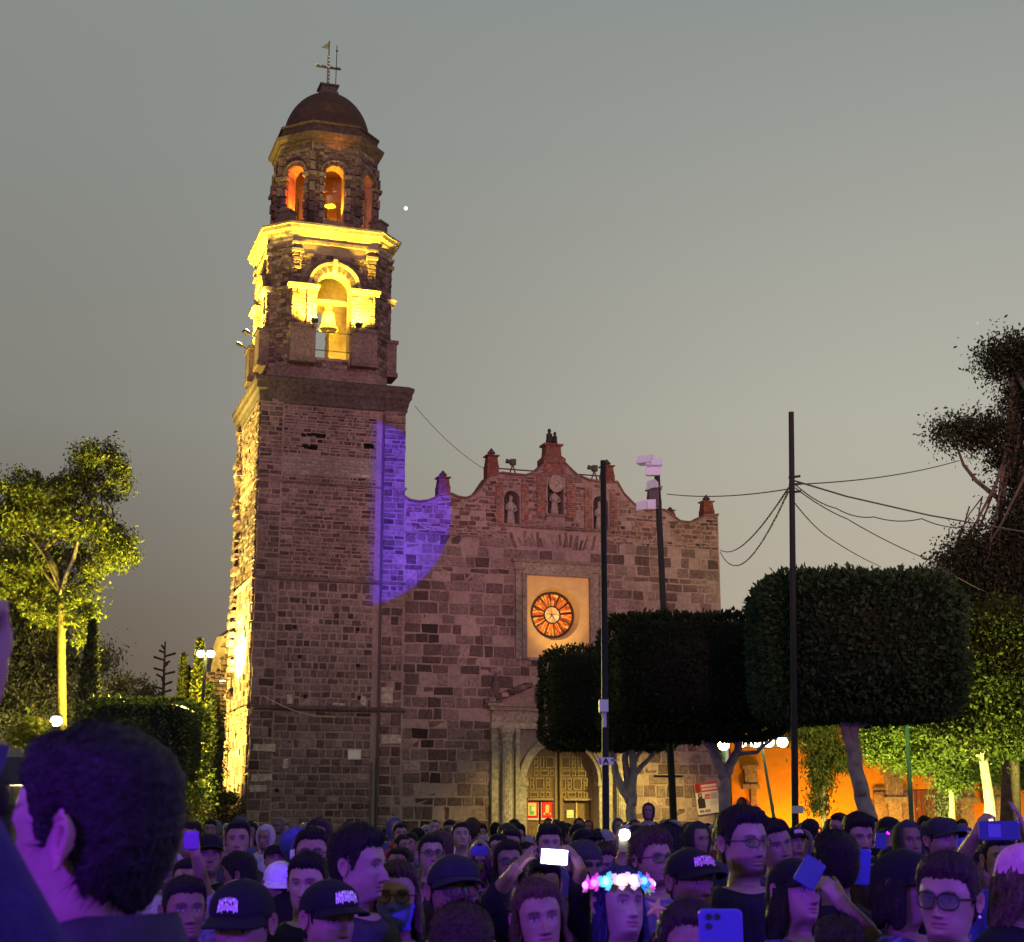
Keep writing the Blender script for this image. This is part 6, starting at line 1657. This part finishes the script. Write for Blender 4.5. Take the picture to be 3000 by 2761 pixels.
    PRS.append((px, pytop, round(Y, 2), round(s, 3), root, o))
    return root
def hp(px, py, Y): return at(px, py, Y)
def phone(label, px, py, Y, w, h, rot=0, tilt=0, yaw=0, col=(.03, .03, .12), screen=None, lens=0, light=None, group='phones held up in the crowd', scol=None):
    """phone seen from its back unless screen is set"""
    p = at(px, py, Y); e = empty('phone', p); e.rotation_euler = (R(tilt), R(rot), R(yaw)); tag(e, label, 'phone', group)
    b = MB(); n = 6; r = min(w, h) * .13; out = []
    for cx, cz, a0 in ((w / 2 - r, h / 2 - r, 0), (-w / 2 + r, h / 2 - r, 90), (-w / 2 + r, -h / 2 + r, 180), (w / 2 - r, -h / 2 + r, 270)):
        for k in range(n): a = R(a0 + 90 * k / (n - 1)); out.append((cx + r * math.cos(a), cz + r * math.sin(a)))
    m = len(out); k_ = .93
    V = [(x * k_, -.0045, z * k_) for x, z in out] + [(x, -.003, z) for x, z in out] + [(x, .003, z) for x, z in out] + [(x * k_, .0045, z * k_) for x, z in out]
    F = [tuple(range(m))[::-1], tuple(range(3 * m, 4 * m))] + [(q * m + i, q * m + i + m, q * m + (i + 1) % m + m, q * m + (i + 1) % m) for q in range(3) for i in range(m)]
    b.add(V, F, col); b.build('phone_body', M_SCREEN, e)
    if screen:
        b = MB(); b.box(-w * .45, w * .45, -.0055, -.0046, -h * .45, h * .45, (.9, .9, .9)); b.build('screen', screen, e)
    for i in range(lens):
        b = MB(); b.tube([(-w * .27 + .022 * (i % 2), -.008, h * .36 - .024 * (i // 2)), (-w * .27 + .022 * (i % 2), -.004, h * .36 - .024 * (i // 2))], .0085, 10, (.01, .01, .02)); b.build('lens', M_PAINT, e)
    return e
BLK = (.007, .007, .009)
HB = (.011, .009, .008); BRN = (.035, .021, .014)
# ---- the nearest man at the left
person(305, 2132, 475, 'nearest man with short black hair seen from behind in a dark collared coat', Y=2.06, yaw=-108, byaw=-128, pitch=0, roll=0, hair='short', shirt=(.030, .029, .031), garment='coat', collar=2.0, collar_up=.05, vneck=0, skin=(.48, .31, .22), wide=1.04, wisps=5000, lift=.06, nape=-.088, stubble=.15, build=1.08)
person(-215, 2190, 430, 'person at the far left edge in blue with an arm raised', real=.17, Y=1.62, yaw=15, byaw=15, hair='short', shirt=(.035, .025, .09), garment='jacket', build=1.05,
       arms=[dict(side=1, elbow=at(-215, 2420, 1.50), wrist=at(-122, 2120, 1.5), f=(.06, 0, 1), n=(0, -1, 0), curl=(70, 75, 75, 70), thumb=8, sleeve=1.9, hs=-1)])
# ---- large figures along the bottom, left to right
person(545, 2572, 140, 'dark haired person in black in front of the nearest man at the lower left', yaw=25, byaw=20, hair='short', shirt=BLK, real=.18)
person(725, 2558, 195, 'person in a black cap with a pale patch at the lower left', real=.19, yaw=-12, byaw=-10, pitch=10, cap=BLK, logo=1, logo_w=.30, shirt=BLK)
person(958, 2567, 168, 'person in a black cap with white lettering turned to the right', real=.185, yaw=42, byaw=25, pitch=2, cap=BLK, logo=1, shirt=BLK, stubble=.3)
person(1048, 2407, 172, 'man with combed dark hair in profile looking right', real=.215, yaw=72, byaw=55, pitch=0, hair='volume', shirt=(.03, .028, .04), stubble=.25, skin=(.48, .32, .24))
person(1165, 2528, 138, 'woman with glasses and a blue face mask', real=.18, yaw=-4, byaw=0, pitch=-3, hair='long', hcol=(.05, .03, .022), glasses=1, mask=1, shirt=BLK, len=.34, lid=(.16, .09, .08))
person(1330, 2498, 150, 'person in a plain black cap and pale tinted glasses behind the long haired head', real=.185, yaw=18, byaw=10, pitch=-4, cap=(.013, .013, .02), glasses=1, shirt=BLK, gsize=(.031, .02))
person(1352, 2648, 205, 'long dark haired head seen from behind at the bottom edge', real=.195, yaw=175, byaw=178, pitch=0, hair='long', hcol=(.03, .018, .014), shirt=BLK, len=.36, part=30)
person(1585, 2580, 150, 'smiling woman with wavy brown hair and a red top', real=.175, yaw=12, byaw=0, pitch=-2, roll=-6, hair='long', curtain=1, hcol=(.06, .034, .022), wave=1, shirt=(.32, .012, .02), smile=1, fat=.5, len=.26)
crown_w = person(1812, 2546, 150, 'woman with dark blue hair wearing a crown of lit flowers', real=.18, yaw=28, byaw=15, pitch=-10, roll=4, hair='long', hcol=(.02, .018, .07), shirt=BLK, len=.36, lid=(.10, .045, .08), lips=(.25, .04, .07), fat=.6, skin=(.50, .34, .27))
person(1912, 2432, 98, 'curly haired man with glasses behind the flower crown', yaw=32, byaw=20, hair='curly', hcol=(.05, .035, .022), glasses=1, shirt=(.12, .10, .20), stubble=.4, skin=(.48, .30, .2))
person(2020, 2478, 138, 'person in a black cap with stage lit white lettering looking right', real=.185, yaw=32, byaw=20, pitch=-2, cap=BLK, logo=1, lcol=(.8, .45, .62), logo_w=.5, shirt=BLK)  # white lettering; the stage light is put into its pink colour
person(2010, 2640, 195, 'dark haired person at the bottom edge raising a phone', real=.19, yaw=10, byaw=0, pitch=4, hair='long', hcol=(.028, .02, .016), wave=1, len=.12, shirt=BLK)
person(2172, 2352, 122, 'tall bearded man with glasses in a black t-shirt', real=.172, yaw=30, byaw=12, pitch=-3, hair='volume', glasses=1, stubble=.75, shirt=(.01, .01, .014), skin=(.50, .33, .24), build=1.08, gsize=(.025, .015))
person(2275, 2398, 92, 'round faced man with tilted head beside the tall bearded man', real=.175, yaw=20, pitch=2, roll=-12, hair='short', shirt=(.03, .025, .05), fat=1)
ph_y = 5.55
person(2325, 2508, 128, 'woman in a black cap with pink lettering holding a blue phone', real=.175, yaw=38, byaw=25, pitch=-8, roll=6, cap=BLK, logo=1, lcol=(.8, .45, .65), hair='long', len=.22, shirt=(.10, .07, .2), earring=-1, lips=(.28, .06, .08), Y=5.75,
       arms=[dict(side=1, elbow=at(2560, 2760, 5.45), wrist=at(2478, 2660, 5.40), f=(-.55, 0, .75), n=(-.5, .6, -.2), curl=(45, 48, 50, 52), thumb=30, sleeve=.7, hs=-1)])
phone('dark blue phone tilted in the hand of the woman in the lettered cap', 2372, 2557, 5.35, .078, .10, rot=33, tilt=-8, col=(.02, .02, .16))
person(2440, 2428, 122, 'dark haired head turned away between the raised hand and the blue phone', real=.18, yaw=-160, byaw=-165, hair='volume', shirt=BLK)
person(2295, 2695, 118, 'person in a pale lilac cap at the bottom edge', real=.185, yaw=165, byaw=165, cap=(.42, .36, .52), shirt=BLK)
person(2455, 2672, 165, 'dark head of hair at the bottom edge beneath the raised forearm', real=.19, yaw=170, byaw=172, hair='volume', hcol=(.028, .02, .016), shirt=BLK)
person(2640, 2480, 160, 'person in a black cap with a pink badge and a blue spotted top', real=.19, yaw=58, byaw=50, pitch=0, cap=BLK, logo=1, logo_w=.22, lcol=(.8, .4, .7), hair='long', len=.12, shirt=(.035, .03, .12), pattern=(.14, .12, .35), earring=-1)
person(2765, 2488, 158, 'short haired woman with round glasses and a pearl earring', real=.178, yaw=-34, byaw=-20, pitch=-2, roll=3, hair='volume', hcol=(.03, .02, .016), glasses=1, earring=1, gsize=(.029, .024), gth=.003, shirt=(.07, .04, .16), vneck=1.6, lens=mat('bright_lens', col=(.06, .06, .08), rough=.03, spec=1.0, alpha=.35), Y=4.75)
person(2880, 2498, 78, 'smiling woman with long black hair behind the woman with round glasses', yaw=15, hair='long', smile=1, shirt=(.04, .03, .16), real=.17)
person(2972, 2455, 125, 'person in a pink cap and black top at the right edge', real=.185, yaw=50, byaw=30, pitch=12, cap=(.62, .24, .46), hair='long', hcol=(.07, .04, .03), len=.2, shirt=(.008, .008, .01), Y=5.6)
# ---- middle distance, left to right
person(697, 2405, 70, 'man with a bare round face and short dark hair near the tower foot', yaw=8, pitch=-8, hair='short', line=.004, shirt=(.03, .03, .035), fat=.5)
person(608, 2438, 78, 'person in a dark cap beside the raised purple phone', yaw=20, cap=BLK, shirt=BLK)
person(548, 2520, 82, 'person in a pale flowered shirt behind a raised phone', yaw=5, hair='short', shirt=(.30, .24, .42), pattern=(.12, .10, .25),
       arms=[dict(side=1, elbow=at(590, 2570, 8.9), wrist=at(572, 2500, 8.75), f=(-.2, 0, 1), n=(0, .9, 0), curl=(40, 42, 45, 48), sleeve=.6, vox=.008)])
phone('purple blue phone held upright in front of the lit shrubs', 560, 2462, 8.7, .085, .10, col=(.05, .04, .2))
person(722, 2486, 92, 'person with dark hair bent down to the left', real=.18, yaw=-100, byaw=-90, pitch=14, hair='volume', shirt=(.05, .03, .05))
person(818, 2512, 102, 'person in a pale lilac cap looking down', real=.185, yaw=14, pitch=14, cap=(.60, .52, .72), shirt=(.10, .06, .05))
person(915, 2428, 92, 'man with black framed glasses and headphones', yaw=4, hair='short', glasses=1, headphones=1, shirt=BLK)
person(872, 2432, 62, 'person in a raised blue hood behind the man with headphones', yaw=140, byaw=140, hair='none', hood_up=1, shirt=(.06, .06, .30), garment='hoodie')
person(905, 2500, 112, 'man with a bare forehead half hidden by the lettered cap', yaw=-6, hair='short', hcol=HB, shirt=BLK, pitch=0)
person(1262, 2445, 72, 'person with glasses and a hand at the mouth left of the plain black cap', yaw=14, hair='short', glasses=1, shirt=(.05, .03, .05), skin=(.5, .34, .26))
person(1178, 2446, 44, 'hooded person looking right above the masked woman', yaw=45, hair='slick', hood=1, shirt=(.03, .03, .04))
person(1172, 2412, 38, 'child in a red hooded jacket before the tower wall', yaw=18, hair='short', hood=1, shirt=(.35, .02, .03), garment='hoodie', Y=19)
person(1225, 2424, 32, 'person in a dark hat between the red jacket and the sunglasses', yaw=-120, hair='short', cap=BLK, shirt=BLK)
person(1273, 2402, 32, 'person in a light blue top with cropped hair in front of the wall', yaw=5, hair='bald', shirt=(.22, .35, .5))
person(1318, 2403, 36, 'man with sunglasses and black hair in a white shirt', yaw=-10, hair='fade', glasses=1, gcol=BLK, gth=.004, shirt=(.6, .58, .62), lens=mat('dark_lens', col=(.01, .01, .015), rough=.06, spec=.8), detail='mid')
person(1298, 2438, 62, 'hooded person in brown looking down in the crowd', yaw=-30, pitch=12, hair='none', hood_up=1, shirt=(.045, .025, .02), garment='hoodie')
person(1352, 2409, 50, 'young man with chin raised in the crowd below the church wall', yaw=10, pitch=-22, hair='fade', shirt=BLK, skin=(.50, .34, .26))
person(1405, 2460, 74, 'person filming with a blue phone held level before the face', yaw=0, pitch=0, hair='volume', shirt=(.02, .02, .03),
       arms=[dict(side=-1, elbow=at(1368, 2560, 9.9), wrist=at(1378, 2513, 9.7), f=(.35, 0, 1), n=(.9, .2, 0), curl=(40, 45, 48, 50), sleeve=1.6, vox=.008), dict(side=1, elbow=at(1448, 2560, 9.9), wrist=at(1434, 2513, 9.7), f=(-.35, 0, 1), n=(-.9, .2, 0), curl=(40, 45, 48, 50), sleeve=1.6, vox=.008, hs=-1)])
phone('blue phone held level by the person filming left of the raised hand', 1406, 2494, 9.66, .105, .058, col=(.04, .04, .30))
person(1425, 2518, 70, 'person in a dark cap directly beneath the level blue phone', yaw=6, pitch=-5, cap=BLK, shirt=BLK, real=.17)
person(1488, 2466, 78, 'long black haired woman with dark glasses beside the raised hand', yaw=12, hair='long', len=.34, glasses=1, shirt=BLK, lens=mat('dark_lens'), gcol=BLK)
person(1488, 2428, 58, 'squinting man in front of the portal column', yaw=14, hair='short', shirt=(.05, .04, .08), roll=6)
person(1512, 2414, 42, 'dark haired person behind the squinting man', yaw=20, hair='curly', shirt=BLK)
person(1532, 2462, 58, 'man with a bare head bowed right of the squinting man', yaw=25, pitch=14, hair='bald', shirt=BLK)
person(1608, 2411, 66, 'man with thick black hair below the left wicket door', yaw=6, hair='volume', shirt=(.06, .05, .10))
person(1642, 2411, 36, 'curly dark head right of the man with thick black hair', yaw=150, hair='curly', shirt=BLK)
person(1598, 2448, 64, 'bald man in lilac light just above the glowing phone', yaw=-10, hair='bald', shirt=(.1, .08, .2))
gl_y = 7.2
person(1590, 2512, 108, 'dark haired person raising a glowing phone with both hands', real=.172, yaw=5, pitch=6, hair='short', shirt=BLK,
       arms=[dict(side=-1, elbow=at(1440, 2640, 7.0), wrist=at(1498, 2562, 6.85), f=(.62, 0, .72), n=(.6, .3, -.5), curl=(4, 8, 22, 30), thumb=18, spread=4, sleeve=1.55, hs=1),
             dict(side=1, elbow=at(1700, 2610, 7.0), wrist=at(1700, 2545, 6.85), f=(-.5, 0, .85), n=(-.8, .3, 0), curl=(42, 46, 50, 52), thumb=25, sleeve=1.6, hs=-1)])
M_GLOW = mat('glowing_screen', col=(.9, .9, .9), emit=(1, .96, .9), estr=6)
phone('phone with a glaring white screen held up in the middle of the crowd', 1624, 2511, 6.8, .125, .068, rot=4, screen=M_GLOW)
lamp('POINT', 'phone_screen_light', at(1624, 2505, 6.75), (1, .9, .8), 1.2, size=.04)
person(1705, 2455, 100, 'man in a dark flat cap right of the glowing phone', real=.18, yaw=28, pitch=4, cap=(.03, .028, .03), shirt=(.05, .04, .07), cap_back=1)
person(1690, 2412, 38, 'person in a dark cap with a white spot before the church door', yaw=160, cap=BLK, logo=1, logo_w=.2, shirt=BLK, detail='mid')
person(1737, 2428, 48, 'person in a flat dark cap beside the slim pole', yaw=20, cap=BLK, shirt=BLK)
person(1782, 2462, 74, 'round headed person looking down beneath the phone flash', yaw=-20, pitch=16, hair='short', hcol=BRN, shirt=BLK)
person(1850, 2470, 60, 'person with a phone flash held up beside the curly haired man', yaw=-20, hair='short', shirt=BLK, Y=9.2,
       arms=[dict(side=-1, elbow=at(1812, 2560, 9.0), wrist=at(1828, 2490, 8.9), f=(0, 0, 1), n=(.3, .9, 0), curl=(45, 45, 48, 50), sleeve=1.5, vox=.008)])
phone('phone with its white flash lit beneath the forked trunk', 1830, 2462, 8.85, .07, .13, col=(.03, .03, .04))
m = MB(); m.ball((0, 0, 0), (.030, .006, .030), 14, 8, (1, 1, 1)); fl = m.build('flash', mat('phone_flash', col=(1, 1, 1), emit=(1, .93, .6), estr=40), [q for q in bpy.data.objects if q.name.startswith('phone') and q.get('label', '').startswith('phone with its white flash')][0], loc=(0, -.012, .03))
lamp('POINT', 'phone_flash_light', at(1830, 2452, 8.75), (1, .86, .45), 1.6, size=.03)
person(1900, 2356, 30, 'small child in a dark hooded top riding on shoulders', yaw=-8, hair='none', hood_up=1, shirt=(.02, .02, .025), garment='hoodie', child=.66, Y=16, detail='mid')
person(1896, 2402, 42, 'person in a grey cap carrying the child on the shoulders', yaw=10, cap=(.16, .14, .13), shirt=BLK, Y=15.95)
person(1960, 2408, 90, 'person with swept back dark hair right of the curly haired man', yaw=150, byaw=150, hair='volume', shirt=BLK)
person(2022, 2405, 50, 'person in a dark cap with a pale brim before the church wall', yaw=25, cap=(.02, .02, .025), shirt=BLK)
person(1965, 2398, 32, 'person in a square dark hat in front of the floodlight pole', yaw=-150, cap=BLK, shirt=BLK)
person(2120, 2418, 52, 'man with glasses half hidden behind the tall bearded man', yaw=24, hair='short', glasses=1, shirt=BLK)
person(2330, 2420, 52, 'person in a black cap with white lettering before the utility pole', yaw=10, cap=BLK, logo=1, lcol=(.8, .5, .7), shirt=BLK)
person(2372, 2396, 48, 'person in a wide black hat in front of the orange wall', yaw=150, cap=BLK, shirt=BLK)
person(2505, 2374, 78, 'moustached man with flat topped black hair below the leaning trunk', real=.172, yaw=14, pitch=6, hair='volume', moustache=1, stubble=.5, shirt=(.04, .02, .04), skin=(.44, .27, .18))
person(2462, 2384, 52, 'dark haired person behind the moustached man', yaw=-60, hair='short', shirt=BLK)
person(2547, 2393, 44, 'person with dark hair falling over the face right of the moustached man', yaw=30, hair='long', len=.1, shirt=BLK)
person(2602, 2390, 58, 'man in a dark cap with bright reflecting glasses', yaw=8, cap=BLK, glasses=1, gth=.004, gcol=(.1, .08, .2), shirt=BLK, lens=mat('bright_lens'))
person(2660, 2414, 70, 'person in a hood lit from the right side', yaw=12, hair='none', hood_up=1, shirt=(.03, .028, .035), garment='hoodie')
phone('small blue phone held up beside the reflecting glasses', 2580, 2465, 10.5, .075, .10, rot=8, col=(.03, .03, .28))
phone('long blue phone held upright beside the dark haired head', 2526, 2540, 7.2, .075, .16, rot=5, col=(.03, .03, .30))
person(2708, 2394, 30, 'person with a round afro before the brown gate', yaw=10, hair='curly', shirt=(.05, .05, .06))
person(2752, 2390, 88, 'person in a dark cap above the short haired woman', real=.18, yaw=28, cap=(.02, .02, .024), shirt=BLK)
person(2792, 2440, 70, 'person in a blue cap seen from behind left of the raised arm', real=.18, yaw=170, byaw=170, cap=(.07, .07, .36), shirt=(.05, .05, .25))
fy = 8.2
person(2925, 2446, 88, 'person lifting a phone high with both hands at the right edge', yaw=0, hair='short', shirt=(.05, .05, .28), Y=fy + .3, real=.172,
       arms=[dict(side=-1, elbow=at(2822, 2510, fy), wrist=at(2862, 2442, fy - .2), f=(.45, 0, .8), n=(.85, .25, -.3), curl=(50, 52, 54, 56), thumb=20, sleeve=.7, hs=1),
             dict(side=1, elbow=at(3030, 2500, fy), wrist=at(3002, 2440, fy - .2), f=(-.25, 0, 1), n=(-.9, .25, 0), curl=(12, 15, 18, 22), thumb=30, sleeve=.7, hs=-1)])
e = phone('large dark blue phone held level high at the right edge', 2928, 2434, fy - .28, .205, .095, col=(.02, .02, .16))
b = MB(); b.box(-.06, .005, -.009, -.004, -.032, .032, (.10, .09, .35)); b.build('camera_panel', M_SCREEN, e)
phone('silver edged phone back at the bottom beside the star clip', 2112, 2745, 4.15, .115, .14, col=(.05, .045, .26), lens=3)
# white jacket shoulders and the golden star clip
b = MB(); st = []
for k in range(10):
    a = PI / 2 + PI * k / 5; r = .030 if k % 2 == 0 else .013; st.append((r * math.cos(a), r * math.sin(a)))
b.add([(x, 0, z) for x, z in st] + [(x, .008, z) for x, z in st] + [(0, -.008, 0)], [(i, (i + 1) % 10, 20) for i in range(10)] + [tuple(range(10, 20))[::-1]] + [(i, i + 10, (i + 1) % 10 + 10, (i + 1) % 10) for i in range(10)], (.45, .33, .12))
o = b.build('star_clip', M_CLOTH, None, loc=at(1922, 2662, 4.3)); o.rotation_euler.y = R(20); tag(o, 'golden star shaped hair clip between the flower crown and the raised phone', 'hair clip')
# ---- lit flower crown (a part of the woman)
rt_ = crown_w; oc = [q[5] for q in PRS if q[4] is crown_w][0]
b = MB(); band = []
for k in range(25):
    a = 2 * PI * k / 24; band.append((math.sin(a) * .098, -math.cos(a) * .118 + .005, .062 - .03 * (1 - math.cos(a)) * .5 * -1 * .3))
b.tube(pose(np.array(band), oc) + UP, .006, 6, (.25, .22, .25), cap=False); fc = b.build('flower_crown', M_CLOTH, rt_)
fcols = [(-100, (1, .25, .7)), (-76, (1, .12, .55)), (-54, (.25, 1, .8)), (-30, (1, .85, .45)), (-8, (1, .9, .75)), (14, (.02, .45, 1)), (36, (1, .15, .5)), (56, (1, .65, .9)), (76, (.55, 1, .85)), (98, (.9, .9, 1))]
for i, (deg, c) in enumerate(fcols):
    a = R(deg); ctr = np.array([math.sin(a) * .106, -math.cos(a) * .126 + .005, .066]); outd = np.array([math.sin(a), -math.cos(a), .25]); outd /= np.linalg.norm(outd)
    u_ = np.cross(outd, [0, 0, 1]); u_ /= np.linalg.norm(u_); v_ = np.cross(u_, outd)
    b = MB()
    for k in range(8):
        t = 2 * PI * k / 8 + i; d_ = u_ * math.cos(t) + v_ * math.sin(t); s_ = u_ * -math.sin(t) + v_ * math.cos(t); L_ = .031 * (1 + .25 * ((k + i) % 3 - 1))
        V = [ctr, ctr + d_ * L_ * .7 + s_ * .013 + outd * .012, ctr + d_ * L_ + outd * .014, ctr + d_ * L_ * .7 - s_ * .013 + outd * .012]
        V = V + [q - outd * .002 for q in V]
        b.add(pose(np.array(V), oc) + UP, [(0, 1, 2, 3), (7, 6, 5, 4), (0, 4, 5, 1), (1, 5, 6, 2), (2, 6, 7, 3), (3, 7, 4, 0)], c)
    b.ball(tuple(pose((ctr + outd * .014)[None], oc)[0] + UP), .013, 8, 6, c, 1)
    fo = b.build('flower', [mat('petal_%d' % i, col=c, emit=c, estr=.2, rough=.6), mat('flower_bulb_%d' % i, col=c, emit=tuple(.2 + .8 * q for q in c), estr=1.5)], fc)
for deg, c, e_ in ((-54, (.3, 1, .8), .5), (-20, (1, .85, .5), .9), (14, (.05, .5, 1), .5), (40, (1, .2, .6), .5)):
    a = R(deg); q = pose(np.array([[math.sin(a) * .15, -math.cos(a) * .17, .075]]), oc)[0] + UP
    w = crown_w.matrix_basis
    p_ = Vector(crown_w.location) + Matrix.Rotation(crown_w.rotation_euler.z, 3, 'Z') @ (Vector(q) * crown_w.scale[0]); lamp('POINT', 'flower_light', p_, c, e_ * .03, size=.02)
# ---- shoulders to heads of the far crowd: rows that thin out towards the church
rgc = random.Random(77)
zones_ = [(380, 760, 'before the lit shrubs'), (760, 1180, 'before the tower foot'), (1180, 1460, 'before the church wall'), (1460, 1800, 'before the church door'), (1800, 2160, 'before the banner wall'), (2160, 2560, 'before the orange wall'), (2560, 3040, 'before the brown gate')]
KIND = [('short dark hair', dict(hair='short')), ('thick dark hair', dict(hair='volume')), ('a black cap', dict(cap=BLK)), ('long dark hair', dict(hair='long', len=.2)), ('a dark hood', dict(hair='none', hood_up=1)), ('cropped hair', dict(hair='bald')), ('a grey cap', dict(cap=(.2, .19, .2))), ('curly hair', dict(hair='curly'))]
taken = [(q[4].location.x, q[4].location.y) for q in PRS]
cnt = 0
for row, Yr in enumerate((10.6, 12.2, 13.6, 15, 16.6, 18.4, 20.4, 22.6, 25, 28, 31)):
    xw = .50 * Yr; x = -xw * .80 + rgc.uniform(0, .4)
    while x < xw * .72:
        x += rgc.uniform(.46, .70) * (1 + row * .022)
        y = Yr + rgc.uniform(-.7, .7)
        if any((x - a) ** 2 + (y - b) ** 2 < .20 for a, b in taken): continue
        if abs(x - (-2.0)) < .0: continue
        zt_ = rgc.choice([1.55, 1.60, 1.64, 1.68, 1.70, 1.72, 1.76, 1.80]) - .0
        px = CX + FPX * x / (y * _cp); py = 2400 - (zt_ - CAM_H) / y * FPX
        if px < 340 or px > 3060: continue
        z_ = [q for q in zones_ if q[0] <= px < q[1]]
        if not z_: continue
        kn, kw = rgc.choice(KIND); face = rgc.choice([0, 10, 20, -15, 30, -25, 15, 5, 160])
        cn, cols_ = rgc.choice([('black', BLK), ('black', (.02, .02, .02)), ('dark', (.04, .035, .05)), ('grey', (.10, .09, .12)), ('pale grey', (.2, .18, .22)), ('navy', (.05, .06, .14)), ('dark red', (.16, .03, .03)), ('white', (.35, .33, .34))])
        lab = '%s in %s and %s top, %s %s' % ('person' if abs(face) < 60 else 'turned person', kn.replace('a ', '', 1) if kn.startswith('a ') else kn, cn, 'near' if Yr < 12.5 else 'farther back' if Yr < 17.5 else 'far back', z_[0][2])
        person(px, py, FPX * .165 / y, lab, Y=y, yaw=face, byaw=face * .6, pitch=rgc.uniform(-12, 6), roll=rgc.uniform(-6, 6), group='crowd ' + z_[0][2], detail='mid' if Yr < 11 else 'low', shirt=cols_, hcol=rgc.choice([HB, HB, BRN, (.03, .02, .018)]), **kw)
        taken.append((x, y)); cnt += 1


# copies of one description: say which of them by place
same = {}
for q in PRS: same.setdefault(q[4]['label'], []).append(q)
for lab, qs in same.items():
    if len(qs) < 2: continue
    qs.sort(key=lambda q: q[0])
    nm = ['leftmost'] + ['second', 'third', 'fourth', 'fifth', 'sixth'][:len(qs) - 2] + ['rightmost']
    for q, n_ in zip(qs, nm): q[4]['label'] = n_ + ' ' + lab
